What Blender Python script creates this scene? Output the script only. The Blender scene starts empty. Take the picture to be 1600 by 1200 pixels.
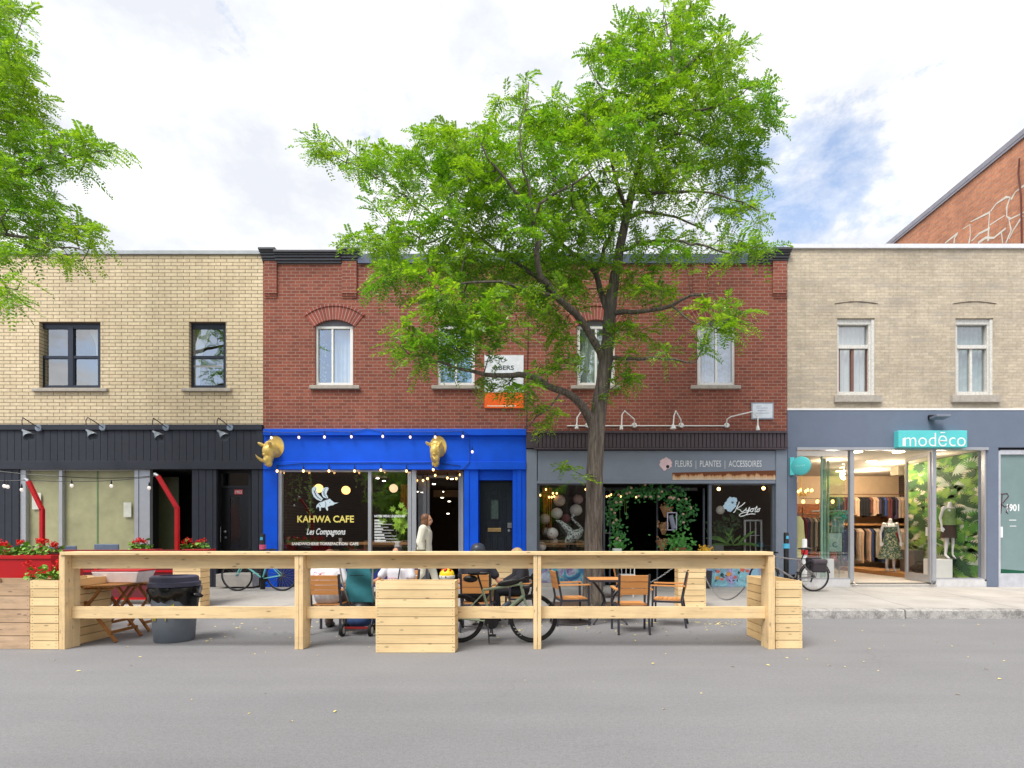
import bpy, bmesh, math, random
import numpy as np
from mathutils import Vector, Matrix
R = math.radians
random.seed(7); rng = np.random.default_rng(7)
SC = bpy.context.scene
COL = SC.collection
CX, CY, FOC, EYE = 838.0, 835.0, 850.0, 1.45     # principal point and focal length, measured in photograph pixels
F = 12.96                                         # distance of the row of facades from the camera

def X(px, d=F): return (px - CX) * d / FOC
def Z(py, d=F): return EYE + (CY - py) * d / FOC
def P(px, py, d): return Vector((X(px, d), d, Z(py, d)))

# ------------------------------------------------------------------ materials
_mc = {}
def s2l(c):
    return tuple((v/255/12.92) if v/255 <= .04045 else ((v/255+.055)/1.055)**2.4 for v in c)
def nn(nt, t, **kw):
    n = nt.nodes.new(t)
    for k, v in kw.items():
        if k in n.inputs: n.inputs[k].default_value = v
        else: setattr(n, k, v)
    return n
def base_mat(name):
    m = bpy.data.materials.new(name); m.use_nodes = True
    nt = m.node_tree; b = nt.nodes['Principled BSDF']
    return m, nt, b
def mixc(nt, fac, a, b, blend='MIX'):
    n = nt.nodes.new('ShaderNodeMix'); n.data_type = 'RGBA'; n.blend_type = blend
    for i, v in ((0, fac), (6, a), (7, b)):
        if hasattr(v, 'links'): nt.links.new(v, n.inputs[i])
        else: n.inputs[i].default_value = v if i == 0 else (*v[:3], 1)
    return n.outputs[2]
def ramp(nt, src, stops):
    n = nt.nodes.new('ShaderNodeValToRGB'); e = n.color_ramp.elements
    while len(e) < len(stops): e.new(.5)
    for i, (p, c) in enumerate(stops):
        e[i].position = p; e[i].color = (*c, 1) if len(c) == 3 else c
    nt.links.new(src, n.inputs[0]); return n.outputs[0]
def objco(nt, scale=(1, 1, 1), kind='Object', rot=(0, 0, 0)):
    t = nt.nodes.new('ShaderNodeTexCoord'); mp = nt.nodes.new('ShaderNodeMapping')
    mp.inputs['Scale'].default_value = scale; mp.inputs['Rotation'].default_value = rot
    nt.links.new(t.outputs[kind], mp.inputs[0]); return mp.outputs[0]
def noise(nt, vec, scale, detail=4, rough=.6, dist=0):
    n = nn(nt, 'ShaderNodeTexNoise', Scale=scale, Detail=detail, Roughness=rough, Distortion=dist)
    nt.links.new(vec, n.inputs['Vector']); return n.outputs[0]
def bump(nt, b, h, strength=.3, dist=.01):
    n = nn(nt, 'ShaderNodeBump', Strength=strength, Distance=dist)
    nt.links.new(h, n.inputs['Height']); nt.links.new(n.outputs[0], b.inputs['Normal'])
G1, G0 = (1, 1, 1), (0, 0, 0)

def M(name, col, rough=.55, metal=0, var=.12, vs=6, bmp=0, bs=60, spec=.5, lin=False):
    """plain painted / plastic / metal surface with a little uneven tone"""
    if name in _mc: return _mc[name]
    m, nt, b = base_mat(name)
    c = col if lin else s2l(col)
    v = objco(nt)
    n = noise(nt, v, vs, 5)
    lo = tuple(x*(1-var) for x in c); hi = tuple(min(1, x*(1+var)) for x in c)
    nt.links.new(ramp(nt, n, [(.3, lo), (.7, hi)]), b.inputs['Base Color'])
    b.inputs['Roughness'].default_value = rough; b.inputs['Metallic'].default_value = metal
    b.inputs['Specular IOR Level'].default_value = spec
    if bmp: bump(nt, b, noise(nt, v, bs, 4), bmp, .004)
    _mc[name] = m; return m

def emit(name, col, st):
    if name in _mc: return _mc[name]
    m, nt, b = base_mat(name)
    b.inputs['Base Color'].default_value = (*s2l(col), 1)
    b.inputs['Emission Color'].default_value = (*s2l(col), 1); b.inputs['Emission Strength'].default_value = st
    _mc[name] = m; return m

def brick(name, c1, c2, mortar, bw, rh, ms, axis='x', bump_s=.5, weather=.25, smear=None):
    if name in _mc: return _mc[name]
    m, nt, b = base_mat(name)
    t = nt.nodes.new('ShaderNodeTexCoord'); sx = nt.nodes.new('ShaderNodeSeparateXYZ'); cb = nt.nodes.new('ShaderNodeCombineXYZ')
    if axis == 'uv':
        vec = t.outputs['UV']
    else:
        nt.links.new(t.outputs['Object'], sx.inputs[0])
        nt.links.new(sx.outputs['X' if axis == 'x' else 'Y'], cb.inputs[0]); nt.links.new(sx.outputs['Z'], cb.inputs[1])
        vec = cb.outputs[0]
    br = nn(nt, 'ShaderNodeTexBrick', Scale=1.0)
    br.inputs['Brick Width'].default_value = bw; br.inputs['Row Height'].default_value = rh
    br.inputs['Mortar Size'].default_value = ms; br.inputs['Mortar Smooth'].default_value = .2
    br.inputs['Bias'].default_value = 0
    br.inputs['Color1'].default_value = (*c1, 1); br.inputs['Color2'].default_value = (*c2, 1); br.inputs['Mortar'].default_value = (*mortar, 1)
    wob = noise(nt, vec, 2.5, 3)
    nt.links.new(vec, br.inputs['Vector'])
    v2 = vec
    n1 = noise(nt, v2, .7, 6, .65); n2 = noise(nt, v2, 14, 4)
    col = mixc(nt, 1, br.outputs[0], ramp(nt, n1, [(.3, (1-weather,)*3), (.65, (1.06,)*3)]), 'MULTIPLY')
    col = mixc(nt, 1, col, ramp(nt, n2, [(.25, (.8,)*3), (.75, (1.1,)*3)]), 'MULTIPLY')
    n4 = noise(nt, objco(nt, (3.5, 3.5, .22)), 2.2, 5, .65); col = mixc(nt, 1, col, ramp(nt, n4, [(.32, (.925, .92, .91)), (.55, (1.01,)*3)]), 'MULTIPLY')
    if smear:
        n3 = noise(nt, objco(nt, (.35, .35, 2.2)), 3.2, 6, .7)
        col = mixc(nt, ramp(nt, n3, [(.5, G0), (.72, (.75,)*3)]), col, smear)
    nt.links.new(col, b.inputs['Base Color']); b.inputs['Roughness'].default_value = .9
    inv = nn(nt, 'ShaderNodeMath', operation='SUBTRACT'); inv.inputs[0].default_value = 1; nt.links.new(br.outputs['Fac'], inv.inputs[1])
    ad = nn(nt, 'ShaderNodeMath', operation='MULTIPLY_ADD'); nt.links.new(n2, ad.inputs[0]); ad.inputs[1].default_value = .35; nt.links.new(inv.outputs[0], ad.inputs[2])
    bump(nt, b, ad.outputs[0], bump_s, .008)
    _mc[name] = m; return m

def wood(name, col, axis='x', dark=.72, knots=True, rough=.6, wear=0):
    """sawn timber, grain along one axis, darker knots here and there"""
    if name in _mc: return _mc[name]
    m, nt, b = base_mat(name)
    sc = {'x': (1.2, 22, 22), 'y': (22, 1.2, 22), 'z': (22, 22, 1.2)}[axis]
    c = s2l(col)
    g = noise(nt, objco(nt, sc), 1.6, 6, .65, .4)
    colr = ramp(nt, g, [(.25, tuple(x*dark for x in c)), (.5, c), (.8, tuple(min(1, x*1.1) for x in c))])
    big = noise(nt, objco(nt, (1, 1, 1)), 1.7, 3)
    colr = mixc(nt, 1, colr, ramp(nt, big, [(.3, (.86, .84, .80)), (.7, (1.05, 1.04, 1.02))]), 'MULTIPLY')
    isl = nt.nodes.new('ShaderNodeNewGeometry')
    colr = mixc(nt, 1, colr, ramp(nt, isl.outputs['Random Per Island'], [(0, (.86, .83, .78)), (1, (1.06, 1.06, 1.05))]), 'MULTIPLY')
    if knots:
        ks = {'x': (4.2, 13, 13), 'y': (13, 4.2, 13), 'z': (13, 13, 4.2)}[axis]
        vo = nn(nt, 'ShaderNodeTexVoronoi', Scale=1.0); nt.links.new(objco(nt, tuple(k*.95 for k in ks)), vo.inputs['Vector'])
        kf = ramp(nt, vo.outputs['Distance'], [(.05, (.85,)*3), (.16, G0)])
        colr = mixc(nt, kf, colr, tuple(x*.28 for x in c))
    if wear:
        w = noise(nt, objco(nt, (1, 1, 3)), 3, 6, .7)
        colr = mixc(nt, ramp(nt, w, [(.5, G0), (.75, (wear,)*3)]), colr, (.10, .08, .07))
    nt.links.new(colr, b.inputs['Base Color']); b.inputs['Roughness'].default_value = rough
    b.inputs['Specular IOR Level'].default_value = .25
    bump(nt, b, g, .15, .003)
    _mc[name] = m; return m

def glass(name, refl=.08, tint=(1, 1, 1), rough=0.0, wav=0.0):
    """thin pane: see-through with a mirror-like share of reflection"""
    if name in _mc: return _mc[name]
    m = bpy.data.materials.new(name); m.use_nodes = True; nt = m.node_tree; nt.nodes.clear()
    o = nt.nodes.new('ShaderNodeOutputMaterial'); mx = nt.nodes.new('ShaderNodeMixShader')
    tr = nt.nodes.new('ShaderNodeBsdfTransparent'); tr.inputs[0].default_value = (*tint, 1)
    gl = nt.nodes.new('ShaderNodeBsdfGlossy'); gl.inputs['Roughness'].default_value = rough; gl.inputs[0].default_value = (.95, .97, 1, 1)
    lw = nn(nt, 'ShaderNodeLayerWeight', Blend=.5); fr = nn(nt, 'ShaderNodeMath', operation='POWER'); nt.links.new(lw.outputs['Facing'], fr.inputs[0]); fr.inputs[1].default_value = 5
    ad = nn(nt, 'ShaderNodeMath', operation='ADD'); ad.use_clamp = True; ad.inputs[1].default_value = refl; nt.links.new(fr.outputs[0], ad.inputs[0])
    if wav:
        bp = nn(nt, 'ShaderNodeBump', Strength=wav, Distance=.02); nt.links.new(noise(nt, objco(nt), 1.1, 2), bp.inputs['Height']); nt.links.new(bp.outputs[0], gl.inputs['Normal'])
    nt.links.new(ad.outputs[0], mx.inputs[0]); nt.links.new(tr.outputs[0], mx.inputs[1]); nt.links.new(gl.outputs[0], mx.inputs[2])
    nt.links.new(mx.outputs[0], o.inputs[0])
    _mc[name] = m; return m

# ------------------------------------------------------------------ mesh builder
class MB:
    def __init__(s): s.v = []; s.f = []; s.mi = []; s.cur = 0
    def add(s, vs, fs):
        o = len(s.v); s.v.extend(tuple(x) for x in vs)
        for f in fs: s.f.append(tuple(i+o for i in f)); s.mi.append(s.cur)
        return s
    def box(s, x0, x1, y0, y1, z0, z1):
        return s.add([(x0,y0,z0),(x1,y0,z0),(x1,y1,z0),(x0,y1,z0),(x0,y0,z1),(x1,y0,z1),(x1,y1,z1),(x0,y1,z1)],
                     [(0,3,2,1),(4,5,6,7),(0,1,5,4),(1,2,6,5),(2,3,7,6),(3,0,4,7)])
    def pbox(s, px0, px1, py0, py1, d0, d1):
        """box whose front face (at distance d0) covers that pixel rectangle"""
        return s.box(X(px0, d0), X(px1, d0), d0, d1, Z(py1, d0), Z(py0, d0))
    def obox(s, c, size, rot=None):
        c = Vector(c); h = Vector(size)/2; m = rot or Matrix.Identity(3)
        vs = [c + m @ Vector((sx*h.x, sy*h.y, sz*h.z)) for sz in (-1, 1) for sx, sy in ((-1,-1),(1,-1),(1,1),(-1,1))]
        return s.add(vs, [(0,3,2,1),(4,5,6,7),(0,1,5,4),(1,2,6,5),(2,3,7,6),(3,0,4,7)])
    def bar(s, a, b, w, h, up=(0, 0, 1)):
        a = Vector(a); b = Vector(b); t = (b-a).normalized(); u = Vector(up)
        if abs(t.dot(u)) > .98: u = Vector((0, 1, 0))
        sd = t.cross(u).normalized(); u = sd.cross(t)
        return s.obox((a+b)/2, ((b-a).length, w, h), Matrix((t, sd, u)).transposed())
    def tube(s, pts, r, n=8, cap=True, closed=False):
        pts = [Vector(p) for p in pts]; k = len(pts)
        rs = [r]*k if isinstance(r, (int, float)) else list(r)
        o = len(s.v); up = None; vs = []
        for i, p in enumerate(pts):
            if closed: t = pts[(i+1) % k] - pts[i-1]
            else: t = pts[min(i+1, k-1)] - pts[max(i-1, 0)]
            t = t.normalized() if t.length > 1e-9 else Vector((0, 0, 1))
            if up is None:
                up = Vector((0, 0, 1)) if abs(t.z) < .9 else Vector((0, 1, 0))
            sd = t.cross(up)
            if sd.length < 1e-6: sd = t.cross(Vector((1, 0, 0)))
            sd.normalize(); up = sd.cross(t)
            for j in range(n):
                a = 2*math.pi*j/n
                vs.append(p + (sd*math.cos(a) + up*math.sin(a))*rs[i])
        fs = []
        for i in range(k if closed else k-1):
            i2 = (i+1) % k
            for j in range(n):
                j2 = (j+1) % n
                fs.append((i*n+j, i*n+j2, i2*n+j2, i2*n+j))
        if cap and not closed:
            fs.append(tuple(range(n-1, -1, -1))); fs.append(tuple((k-1)*n+j for j in range(n)))
        return s.add(vs, fs)
    def lathe(s, prof, c=(0, 0, 0), n=20, axis='z', arc=None):
        c = Vector(c); vs = []; fs = []; k = len(prof)
        for r, h in prof:
            for j in range(n):
                a = 2*math.pi*j/n; x, y = r*math.cos(a), r*math.sin(a)
                vs.append(c + Vector({'z': (x, y, h), 'y': (x, h, y), 'x': (h, x, y)}[axis]))
        for i in range(k-1):
            for j in range(n):
                j2 = (j+1) % n; fs.append((i*n+j, i*n+j2, (i+1)*n+j2, (i+1)*n+j))
        if prof[0][0] > 1e-5: fs.append(tuple(range(n-1, -1, -1)))
        if prof[-1][0] > 1e-5: fs.append(tuple((k-1)*n+j for j in range(n)))
        return s.add(vs, fs)
    def ell(s, c, r, nu=14, nv=9, rot=None):
        c = Vector(c); r = (r, r, r) if isinstance(r, (int, float)) else r; m = rot or Matrix.Identity(3)
        vs = [c + m @ Vector((0, 0, -r[2]))]; fs = []
        for i in range(1, nv):
            t = -math.pi/2 + math.pi*i/nv
            for j in range(nu):
                a = 2*math.pi*j/nu
                vs.append(c + m @ Vector((r[0]*math.cos(t)*math.cos(a), r[1]*math.cos(t)*math.sin(a), r[2]*math.sin(t))))
        vs.append(c + m @ Vector((0, 0, r[2]))); L = len(vs)-1
        for j in range(nu):
            j2 = (j+1) % nu
            fs.append((0, 1+j2, 1+j)); fs.append((L, L-nu+j, L-nu+j2))
            for i in range(nv-2): fs.append((1+i*nu+j, 1+i*nu+j2, 1+(i+1)*nu+j2, 1+(i+1)*nu+j))
        return s.add(vs, fs)
    def prism(s, poly, y0, y1):
        """polygon given in x, z, extruded from y0 to y1"""
        n = len(poly); vs = [(x, y0, z) for x, z in poly] + [(x, y1, z) for x, z in poly]
        fs = [tuple(range(n)), tuple(range(2*n-1, n-1, -1))] + [(i, i+n, (i+1) % n+n, (i+1) % n) for i in range(n)]
        return s.add(vs, fs)
    def pprism(s, poly, d0, d1): return s.prism([(X(a, d0), Z(b, d0)) for a, b in poly], d0, d1)
    def wall(s, x0, x1, z0, z1, yf, yb, holes=()):
        """upright slab with rectangular openings and their reveals"""
        xs = sorted({x0, x1, *[h[0] for h in holes], *[h[1] for h in holes]}); zs = sorted({z0, z1, *[h[2] for h in holes], *[h[3] for h in holes]})
        xs = [x for x in xs if x0 <= x <= x1]; zs = [z for z in zs if z0 <= z <= z1]
        for i in range(len(xs)-1):
            for j in range(len(zs)-1):
                mx, mz = (xs[i]+xs[i+1])/2, (zs[j]+zs[j+1])/2
                if any(h[0] < mx < h[1] and h[2] < mz < h[3] for h in holes): continue
                a, b, c, d = xs[i], xs[i+1], zs[j], zs[j+1]
                s.add([(a,yf,c),(b,yf,c),(b,yf,d),(a,yf,d)], [(0,1,2,3)]); s.add([(a,yb,c),(b,yb,c),(b,yb,d),(a,yb,d)], [(3,2,1,0)])
        def q(a, b): s.add([(a[0],yf,a[1]),(b[0],yf,b[1]),(b[0],yb,b[1]),(a[0],yb,a[1])], [(0,1,2,3)])
        for a, b, c, d in holes:
            q((a,c),(a,d)); q((b,d),(b,c)); q((a,d),(b,d)); q((b,c),(a,c))
        q((x0,z1),(x0,z0)); q((x1,z0),(x1,z1)); q((x1,z1),(x0,z1)); q((x0,z0),(x1,z0))
        return s
    def build(s, name, mats, parent=None, smooth=False, bevel=0, fixn=True, loc=None):
        me = bpy.data.meshes.new(name); me.from_pydata(s.v, [], s.f)
        if not isinstance(mats, (list, tuple)): mats = [mats]
        for m in mats: me.materials.append(m)
        if len(mats) > 1: me.polygons.foreach_set('material_index', s.mi)
        if fixn:
            bm = bmesh.new(); bm.from_mesh(me); bmesh.ops.remove_doubles(bm, verts=bm.verts, dist=1e-5); bmesh.ops.recalc_face_normals(bm, faces=bm.faces); bm.to_mesh(me); bm.free()
        if smooth:
            me.polygons.foreach_set('use_smooth', [True]*len(me.polygons))
            try: me.set_sharp_from_angle(angle=R(42))
            except Exception: pass
        o = bpy.data.objects.new(name, me); COL.objects.link(o)
        attach(o, parent)
        if bevel:
            b = o.modifiers.new('bevel', 'BEVEL'); b.width = bevel; b.segments = 2; b.limit_method = 'ANGLE'
        if loc: o.location = loc
        return o

WORLD = set()
def attach(o, parent):
    if parent is None: return
    o.parent = parent
    if parent.name in WORLD: o.matrix_parent_inverse = parent.matrix_basis.inverted()   # parts of these are modelled in place

def tag(o, label, cat, group=None):
    o['label'] = label; o['category'] = cat
    if group: o['group'] = group
    return o
def thing(name, label, cat, loc=(0, 0, 0), rz=0, group=None, world=False):
    o = bpy.data.objects.new(name, None); COL.objects.link(o); o.empty_display_size = .1
    o.location = loc; o.rotation_euler = (0, 0, rz)
    if world: WORLD.add(o.name)
    return tag(o, label, cat, group)
def struct(o): o['kind'] = 'structure'; return o
def stuff(o): o['kind'] = 'stuff'; return o
def dup(root, loc=None, rz=None, label=None, group=None):
    def cp(o, par):
        c = o.copy(); COL.objects.link(c)
        if par: c.parent = par
        for k in list(o.children): cp(k, c)
        return c
    r = cp(root, None)
    if loc is not None: r.location = loc
    if rz is not None: r.rotation_euler = (0, 0, rz)
    if label: r['label'] = label
    if group: r['group'] = group
    return r
def text(s, px0, px1, py0, py1, d, mat, parent, name, shear=0, bold=0, ext=.002):
    """lettering fitted into that pixel rectangle at distance d, facing the street"""
    cu = bpy.data.curves.new('lettering', 'FONT'); cu.body = s; cu.shear = shear; cu.offset = bold; cu.extrude = 0; cu.resolution_u = 3
    t = bpy.data.objects.new('lettering', cu); COL.objects.link(t)
    dg = bpy.context.evaluated_depsgraph_get(); me = bpy.data.meshes.new_from_object(t.evaluated_get(dg))
    bpy.data.objects.remove(t)
    co = np.array([v.co[:] for v in me.vertices]); lo, hi = co.min(0), co.max(0)
    x0, x1, z0, z1 = X(px0, d), X(px1, d), Z(py1, d), Z(py0, d)
    for v in me.vertices:
        a, b = v.co.x, v.co.y
        v.co = (x0 + (a-lo[0])/(hi[0]-lo[0])*(x1-x0), d, z0 + (b-lo[1])/(hi[1]-lo[1])*(z1-z0))
    me.name = name; me.materials.clear(); me.materials.append(mat)
    o = bpy.data.objects.new(name, me); COL.objects.link(o)
    attach(o, parent)
    return o
def remeshed(mb, name, mat, parent, voxel=.014, smooth=4, disp=0):
    """melt overlapping pieces into one continuous skin"""
    me = bpy.data.meshes.new('tmp'); me.from_pydata(mb.v, [], mb.f)
    bm = bmesh.new(); bm.from_mesh(me); bmesh.ops.recalc_face_normals(bm, faces=bm.faces); bm.to_mesh(me); bm.free()
    t = bpy.data.objects.new('tmp', me); COL.objects.link(t)
    r = t.modifiers.new('r', 'REMESH'); r.mode = 'VOXEL'; r.voxel_size = voxel
    if smooth: q = t.modifiers.new('s', 'SMOOTH'); q.iterations = smooth; q.factor = .5
    dg = bpy.context.evaluated_depsgraph_get(); me2 = bpy.data.meshes.new_from_object(t.evaluated_get(dg))
    bpy.data.objects.remove(t)
    me2.name = name; me2.materials.clear(); me2.materials.append(mat)
    me2.polygons.foreach_set('use_smooth', [True]*len(me2.polygons))
    o = bpy.data.objects.new(name, me2); COL.objects.link(o)
    attach(o, parent)
    return o

# shared materials
PX = wood('pine_along', (253, 224, 178), 'x', wear=.16); PZ = wood('pine_upright', (253, 223, 176), 'z', wear=.2); PY = wood('pine_deep', (250, 216, 165), 'y')
TEAK = wood('brown_slat', (220, 156, 96), 'x', knots=False); TEAKY = wood('brown_slat_deep', (220, 156, 96), 'y', knots=False); TEAKZ = wood('brown_slat_up', (212, 150, 92), 'z', knots=False)
OLDW = wood('weathered_wood', (214, 184, 156), 'x', dark=.7, wear=.35)
ALU = M('aluminium', (182, 184, 190), .38, .5, .05); DARKM = M('dark_grey_metal', (66, 66, 74), .45, .4, .1)
NAVY = M('black_navy_paint', (36, 40, 52), .6, 0, .14, 8, .12, 30); BLACK = M('black_plastic', (22, 22, 24), .45, 0, .1)
RUBBER = M('rubber', (28, 28, 30), .8, 0, .1); STEEL = M('steel', (175, 175, 178), .3, .9, .05); WHITE = M('white_paint', (236, 236, 234), .5, 0, .04)
RED = M('red_paint', (186, 16, 24), .4, 0, .1); BLUE = M('cobalt_paint', (0, 88, 228), .55, 0, .10, 3, .2, 26, .3)
GREY = M('grey_paint', (130, 139, 153), .55, 0, .06, 3, .06, 40); STUCCO = M('blue_grey_stucco', (108, 119, 138), .9, 0, .05, 3, .5, 160)
CONC = M('concrete', (182, 176, 168), .9, 0, .14, 5, .3, 60); STONE = M('sill_stone', (172, 164, 154), .9, 0, .15, 12, .3, 50)
DARK = M('dark_room', (46, 40, 36), .9, 0, .2, 2); LEAFG = M('house_plant_green', (58, 120, 44), .5, 0, .4, 14)
GL = glass('shop_glass', .24, wav=.05); GU = glass('upper_glass', .32, (.85, .9, .92), wav=.12); GD = glass('door_glass', .015)
# ------------------------------------------------------------------ camera, light, sky
cam = bpy.data.objects.new('camera', bpy.data.cameras.new('camera')); COL.objects.link(cam); SC.camera = cam
cam.location = (0, 0, EYE); cam.rotation_euler = (R(90), 0, 0)
cam.data.sensor_width = 36; cam.data.lens = 36*FOC/1600
cam.data.shift_x = -(CX-800)/1600; cam.data.shift_y = (CY-600)/1600
cam.data.clip_end = 2000; cam.data.clip_start = .05
SUN_EL, SUN_AZ = R(59), R(214)          # high behind the camera, a little to its left
sun = bpy.data.objects.new('sun', bpy.data.lights.new('sun', 'SUN')); COL.objects.link(sun)
sun.data.energy = 2.3; sun.data.angle = R(30); sun.data.color = (1, .96, .9)
sd = Vector((math.sin(SUN_AZ)*math.cos(SUN_EL), math.cos(SUN_AZ)*math.cos(SUN_EL), math.sin(SUN_EL)))
sun.rotation_euler = sd.to_track_quat('Z', 'Y').to_euler(); sun.location = sd*60
w = bpy.data.worlds.new('World'); SC.world = w; w.use_nodes = True; nt = w.node_tree; nt.nodes.clear()
out = nt.nodes.new('ShaderNodeOutputWorld')
sky = nt.nodes.new('ShaderNodeTexSky'); sky.sky_type = 'NISHITA'; sky.sun_disc = False; sky.sun_elevation = SUN_EL; sky.sun_rotation = SUN_AZ
bg1 = nt.nodes.new('ShaderNodeBackground'); bg1.inputs[1].default_value = .15; SKYCOL = 1; nt.links.new(sky.outputs[0], bg1.inputs[0])
tc = nt.nodes.new('ShaderNodeTexCoord')
mp = nt.nodes.new('ShaderNodeMapping'); mp.inputs['Scale'].default_value = (1, 1, 1.7); nt.links.new(tc.outputs['Generated'], mp.inputs[0])
cn = noise(nt, mp.outputs[0], 7.0, 10, .66, .2)
bg2 = nt.nodes.new('ShaderNodeBackground'); bg2.inputs[1].default_value = .75
nt.links.new(ramp(nt, noise(nt, mp.outputs[0], 4.4, 7, .6), [(.36, (.62, .64, .69)), (.48, (.74, .755, .785)), (.62, (1.0, 1.0, 1.0))]), bg2.inputs[0])
def gap(px, py, r0, r1):
    """an opening in the cloud cover around one direction of the sky, ragged by the noise"""
    d = px.normalized() if py is None else Vector((px-CX, FOC, CY-py)).normalized()
    dp = nn(nt, 'ShaderNodeVectorMath', operation='DISTANCE'); nt.links.new(tc.outputs['Generated'], dp.inputs[0]); dp.inputs[1].default_value = d
    mr = nn(nt, 'ShaderNodeMapRange'); nt.links.new(dp.outputs['Value'], mr.inputs[0])
    mr.inputs[1].default_value = r0; mr.inputs[2].default_value = r1; mr.inputs[3].default_value = 1; mr.inputs[4].default_value = 0
    return mr.outputs[0]
tot = None
for g in ((1245, 335, .0, .22), (1305, 290, .0, .14), (1195, 320, 0, .2), (Vector((-.40, -.85, .26)), None, .1, .62)):
    o_ = gap(*g)
    if tot is None: tot = o_
    else:
        mxn = nn(nt, 'ShaderNodeMath', operation='MAXIMUM'); nt.links.new(tot, mxn.inputs[0]); nt.links.new(o_, mxn.inputs[1]); tot = mxn.outputs[0]
ma = nn(nt, 'ShaderNodeMath', operation='MULTIPLY_ADD'); nt.links.new(tot, ma.inputs[0]); ma.inputs[1].default_value = .31; nt.links.new(cn, ma.inputs[2])
fac = ramp(nt, ma.outputs[0], [(.62, G0), (.70, (.4,)*3), (.84, (.8,)*3)])
mx = nt.nodes.new('ShaderNodeMixShader'); nt.links.new(fac, mx.inputs[0]); nt.links.new(bg2.outputs[0], mx.inputs[1]); nt.links.new(bg1.outputs[0], mx.inputs[2])
nt.links.new(mx.outputs[0], out.inputs[0])
SC.view_settings.view_transform = 'Standard'; SC.view_settings.look = 'None'; SC.view_settings.exposure = .90; SC.view_settings.gamma = 1
SC.render.engine = 'CYCLES'; SC.cycles.use_denoising = True; SC.cycles.max_bounces = 8; SC.cycles.transparent_max_bounces = 24
SC.cycles.diffuse_bounces = 3; SC.cycles.glossy_bounces = 3; SC.cycles.transmission_bounces = 4; SC.cycles.caustics_reflective = False; SC.cycles.caustics_refractive = False
SC.cycles.sample_clamp_indirect = 6

# ------------------------------------------------------------------ ground
def asphalt():
    m, nt, b = base_mat('asphalt'); v = objco(nt)
    fine = noise(nt, v, 90, 3, .7); mid = noise(nt, v, 1.1, 6, .6); streak = noise(nt, objco(nt, (.12, 1.4, 1)), 1.3, 5, .6)
    c = ramp(nt, fine, [(.25, (.17, .168, .174)), (.55, (.23, .228, .236)), (.85, (.32, .317, .322))])
    c = mixc(nt, 1, c, ramp(nt, mid, [(.3, (.95,)*3), (.7, (1.03,)*3)]), 'MULTIPLY')
    spk = noise(nt, v, 28, 2, .8); c = mixc(nt, 1, c, ramp(nt, spk, [(.3, (.91,)*3), (.5, (1, 1, 1)), (.72, (1.08,)*3)]), 'MULTIPLY')
    c = mixc(nt, 1, c, ramp(nt, streak, [(.3, (.94, .94, .95)), (.65, (1.03,)*3)]), 'MULTIPLY')
    # fine cracks
    vo = nn(nt, 'ShaderNodeTexVoronoi', Scale=.45, feature='DISTANCE_TO_EDGE'); 
    wv = nt.nodes.new('ShaderNodeVectorMath'); wv.operation = 'ADD'; nn_ = nn(nt, 'ShaderNodeTexNoise', Scale=1.5, Detail=6); nt.links.new(v, nn_.inputs['Vector']); nt.links.new(v, wv.inputs[0]); nt.links.new(nn_.outputs[1], wv.inputs[1]); nt.links.new(wv.outputs[0], vo.inputs['Vector'])
    msk = noise(nt, v, .35, 2)
    cf = nn(nt, 'ShaderNodeMath', operation='MULTIPLY'); nt.links.new(ramp(nt, vo.outputs[0], [(.002, (.3,)*3), (.005, G0)]), cf.inputs[0]); nt.links.new(ramp(nt, msk, [(.52, G0), (.6, G1)]), cf.inputs[1])
    c = mixc(nt, cf.outputs[0], c, (.11, .11, .11))
    nt.links.new(c, b.inputs['Base Color']); b.inputs['Roughness'].default_value = .88; b.inputs['Specular IOR Level'].default_value = .3
    bump(nt, b, fine, .5, .006); return m
ASPH = asphalt()
def pave():
    m, nt, b = base_mat('sidewalk_concrete'); v = objco(nt)
    a = noise(nt, v, 1.2, 7, .65); f = noise(nt, v, 60, 3, .7)
    c = ramp(nt, a, [(.3, (.38, .35, .32)), (.7, (.52, .49, .455))])
    c = mixc(nt, 1, c, ramp(nt, f, [(.3, (.85,)*3), (.7, (1.05,)*3)]), 'MULTIPLY')
    br = nn(nt, 'ShaderNodeTexBrick', Scale=1.0); br.offset = 0
    for k_, q in (('Brick Width', 1.85), ('Row Height', 3.4), ('Mortar Size', .009)): br.inputs[k_].default_value = q
    mp2 = nt.nodes.new('ShaderNodeMapping'); mp2.inputs['Rotation'].default_value = (0, 0, R(9)); mp2.inputs['Location'].default_value = (.5, 1.2, 0); nt.links.new(v, mp2.inputs[0]); nt.links.new(mp2.outputs[0], br.inputs['Vector'])
    c = mixc(nt, br.outputs['Fac'], c, (.20, .18, .16))
    nt.links.new(c, b.inputs['Base Color']); b.inputs['Roughness'].default_value = .92; bump(nt, b, f, .3, .004); return m
def curbm():
    m, nt, b = base_mat('curb_concrete'); v = objco(nt)
    a = noise(nt, v, 5, 7, .7); f = noise(nt, v, 40, 4, .7)
    c = ramp(nt, a, [(.35, (.23, .22, .21)), (.6, (.50, .48, .455))]); c = mixc(nt, 1, c, ramp(nt, f, [(.3, (.7,)*3), (.7, (1.08,)*3)]), 'MULTIPLY')
    nt.links.new(c, b.inputs['Base Color']); b.inputs['Roughness'].default_value = .95; bump(nt, b, f, .8, .012); return m
CURB = 9.34
def grid(name, xs, ys, zf, mat):
    vs = [(x, y, zf(x, y)) for y in ys for x in xs]; n = len(xs)
    fs = [(j*n+i, j*n+i+1, (j+1)*n+i+1, (j+1)*n+i) for j in range(len(ys)-1) for i in range(n-1)]
    return struct(MB().add(vs, fs).build(name, mat, fixn=False))
grid('road', np.linspace(-60, 60, 61), np.linspace(-11.5, CURB+.02, 40), lambda x, y: 0, ASPH)
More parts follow.
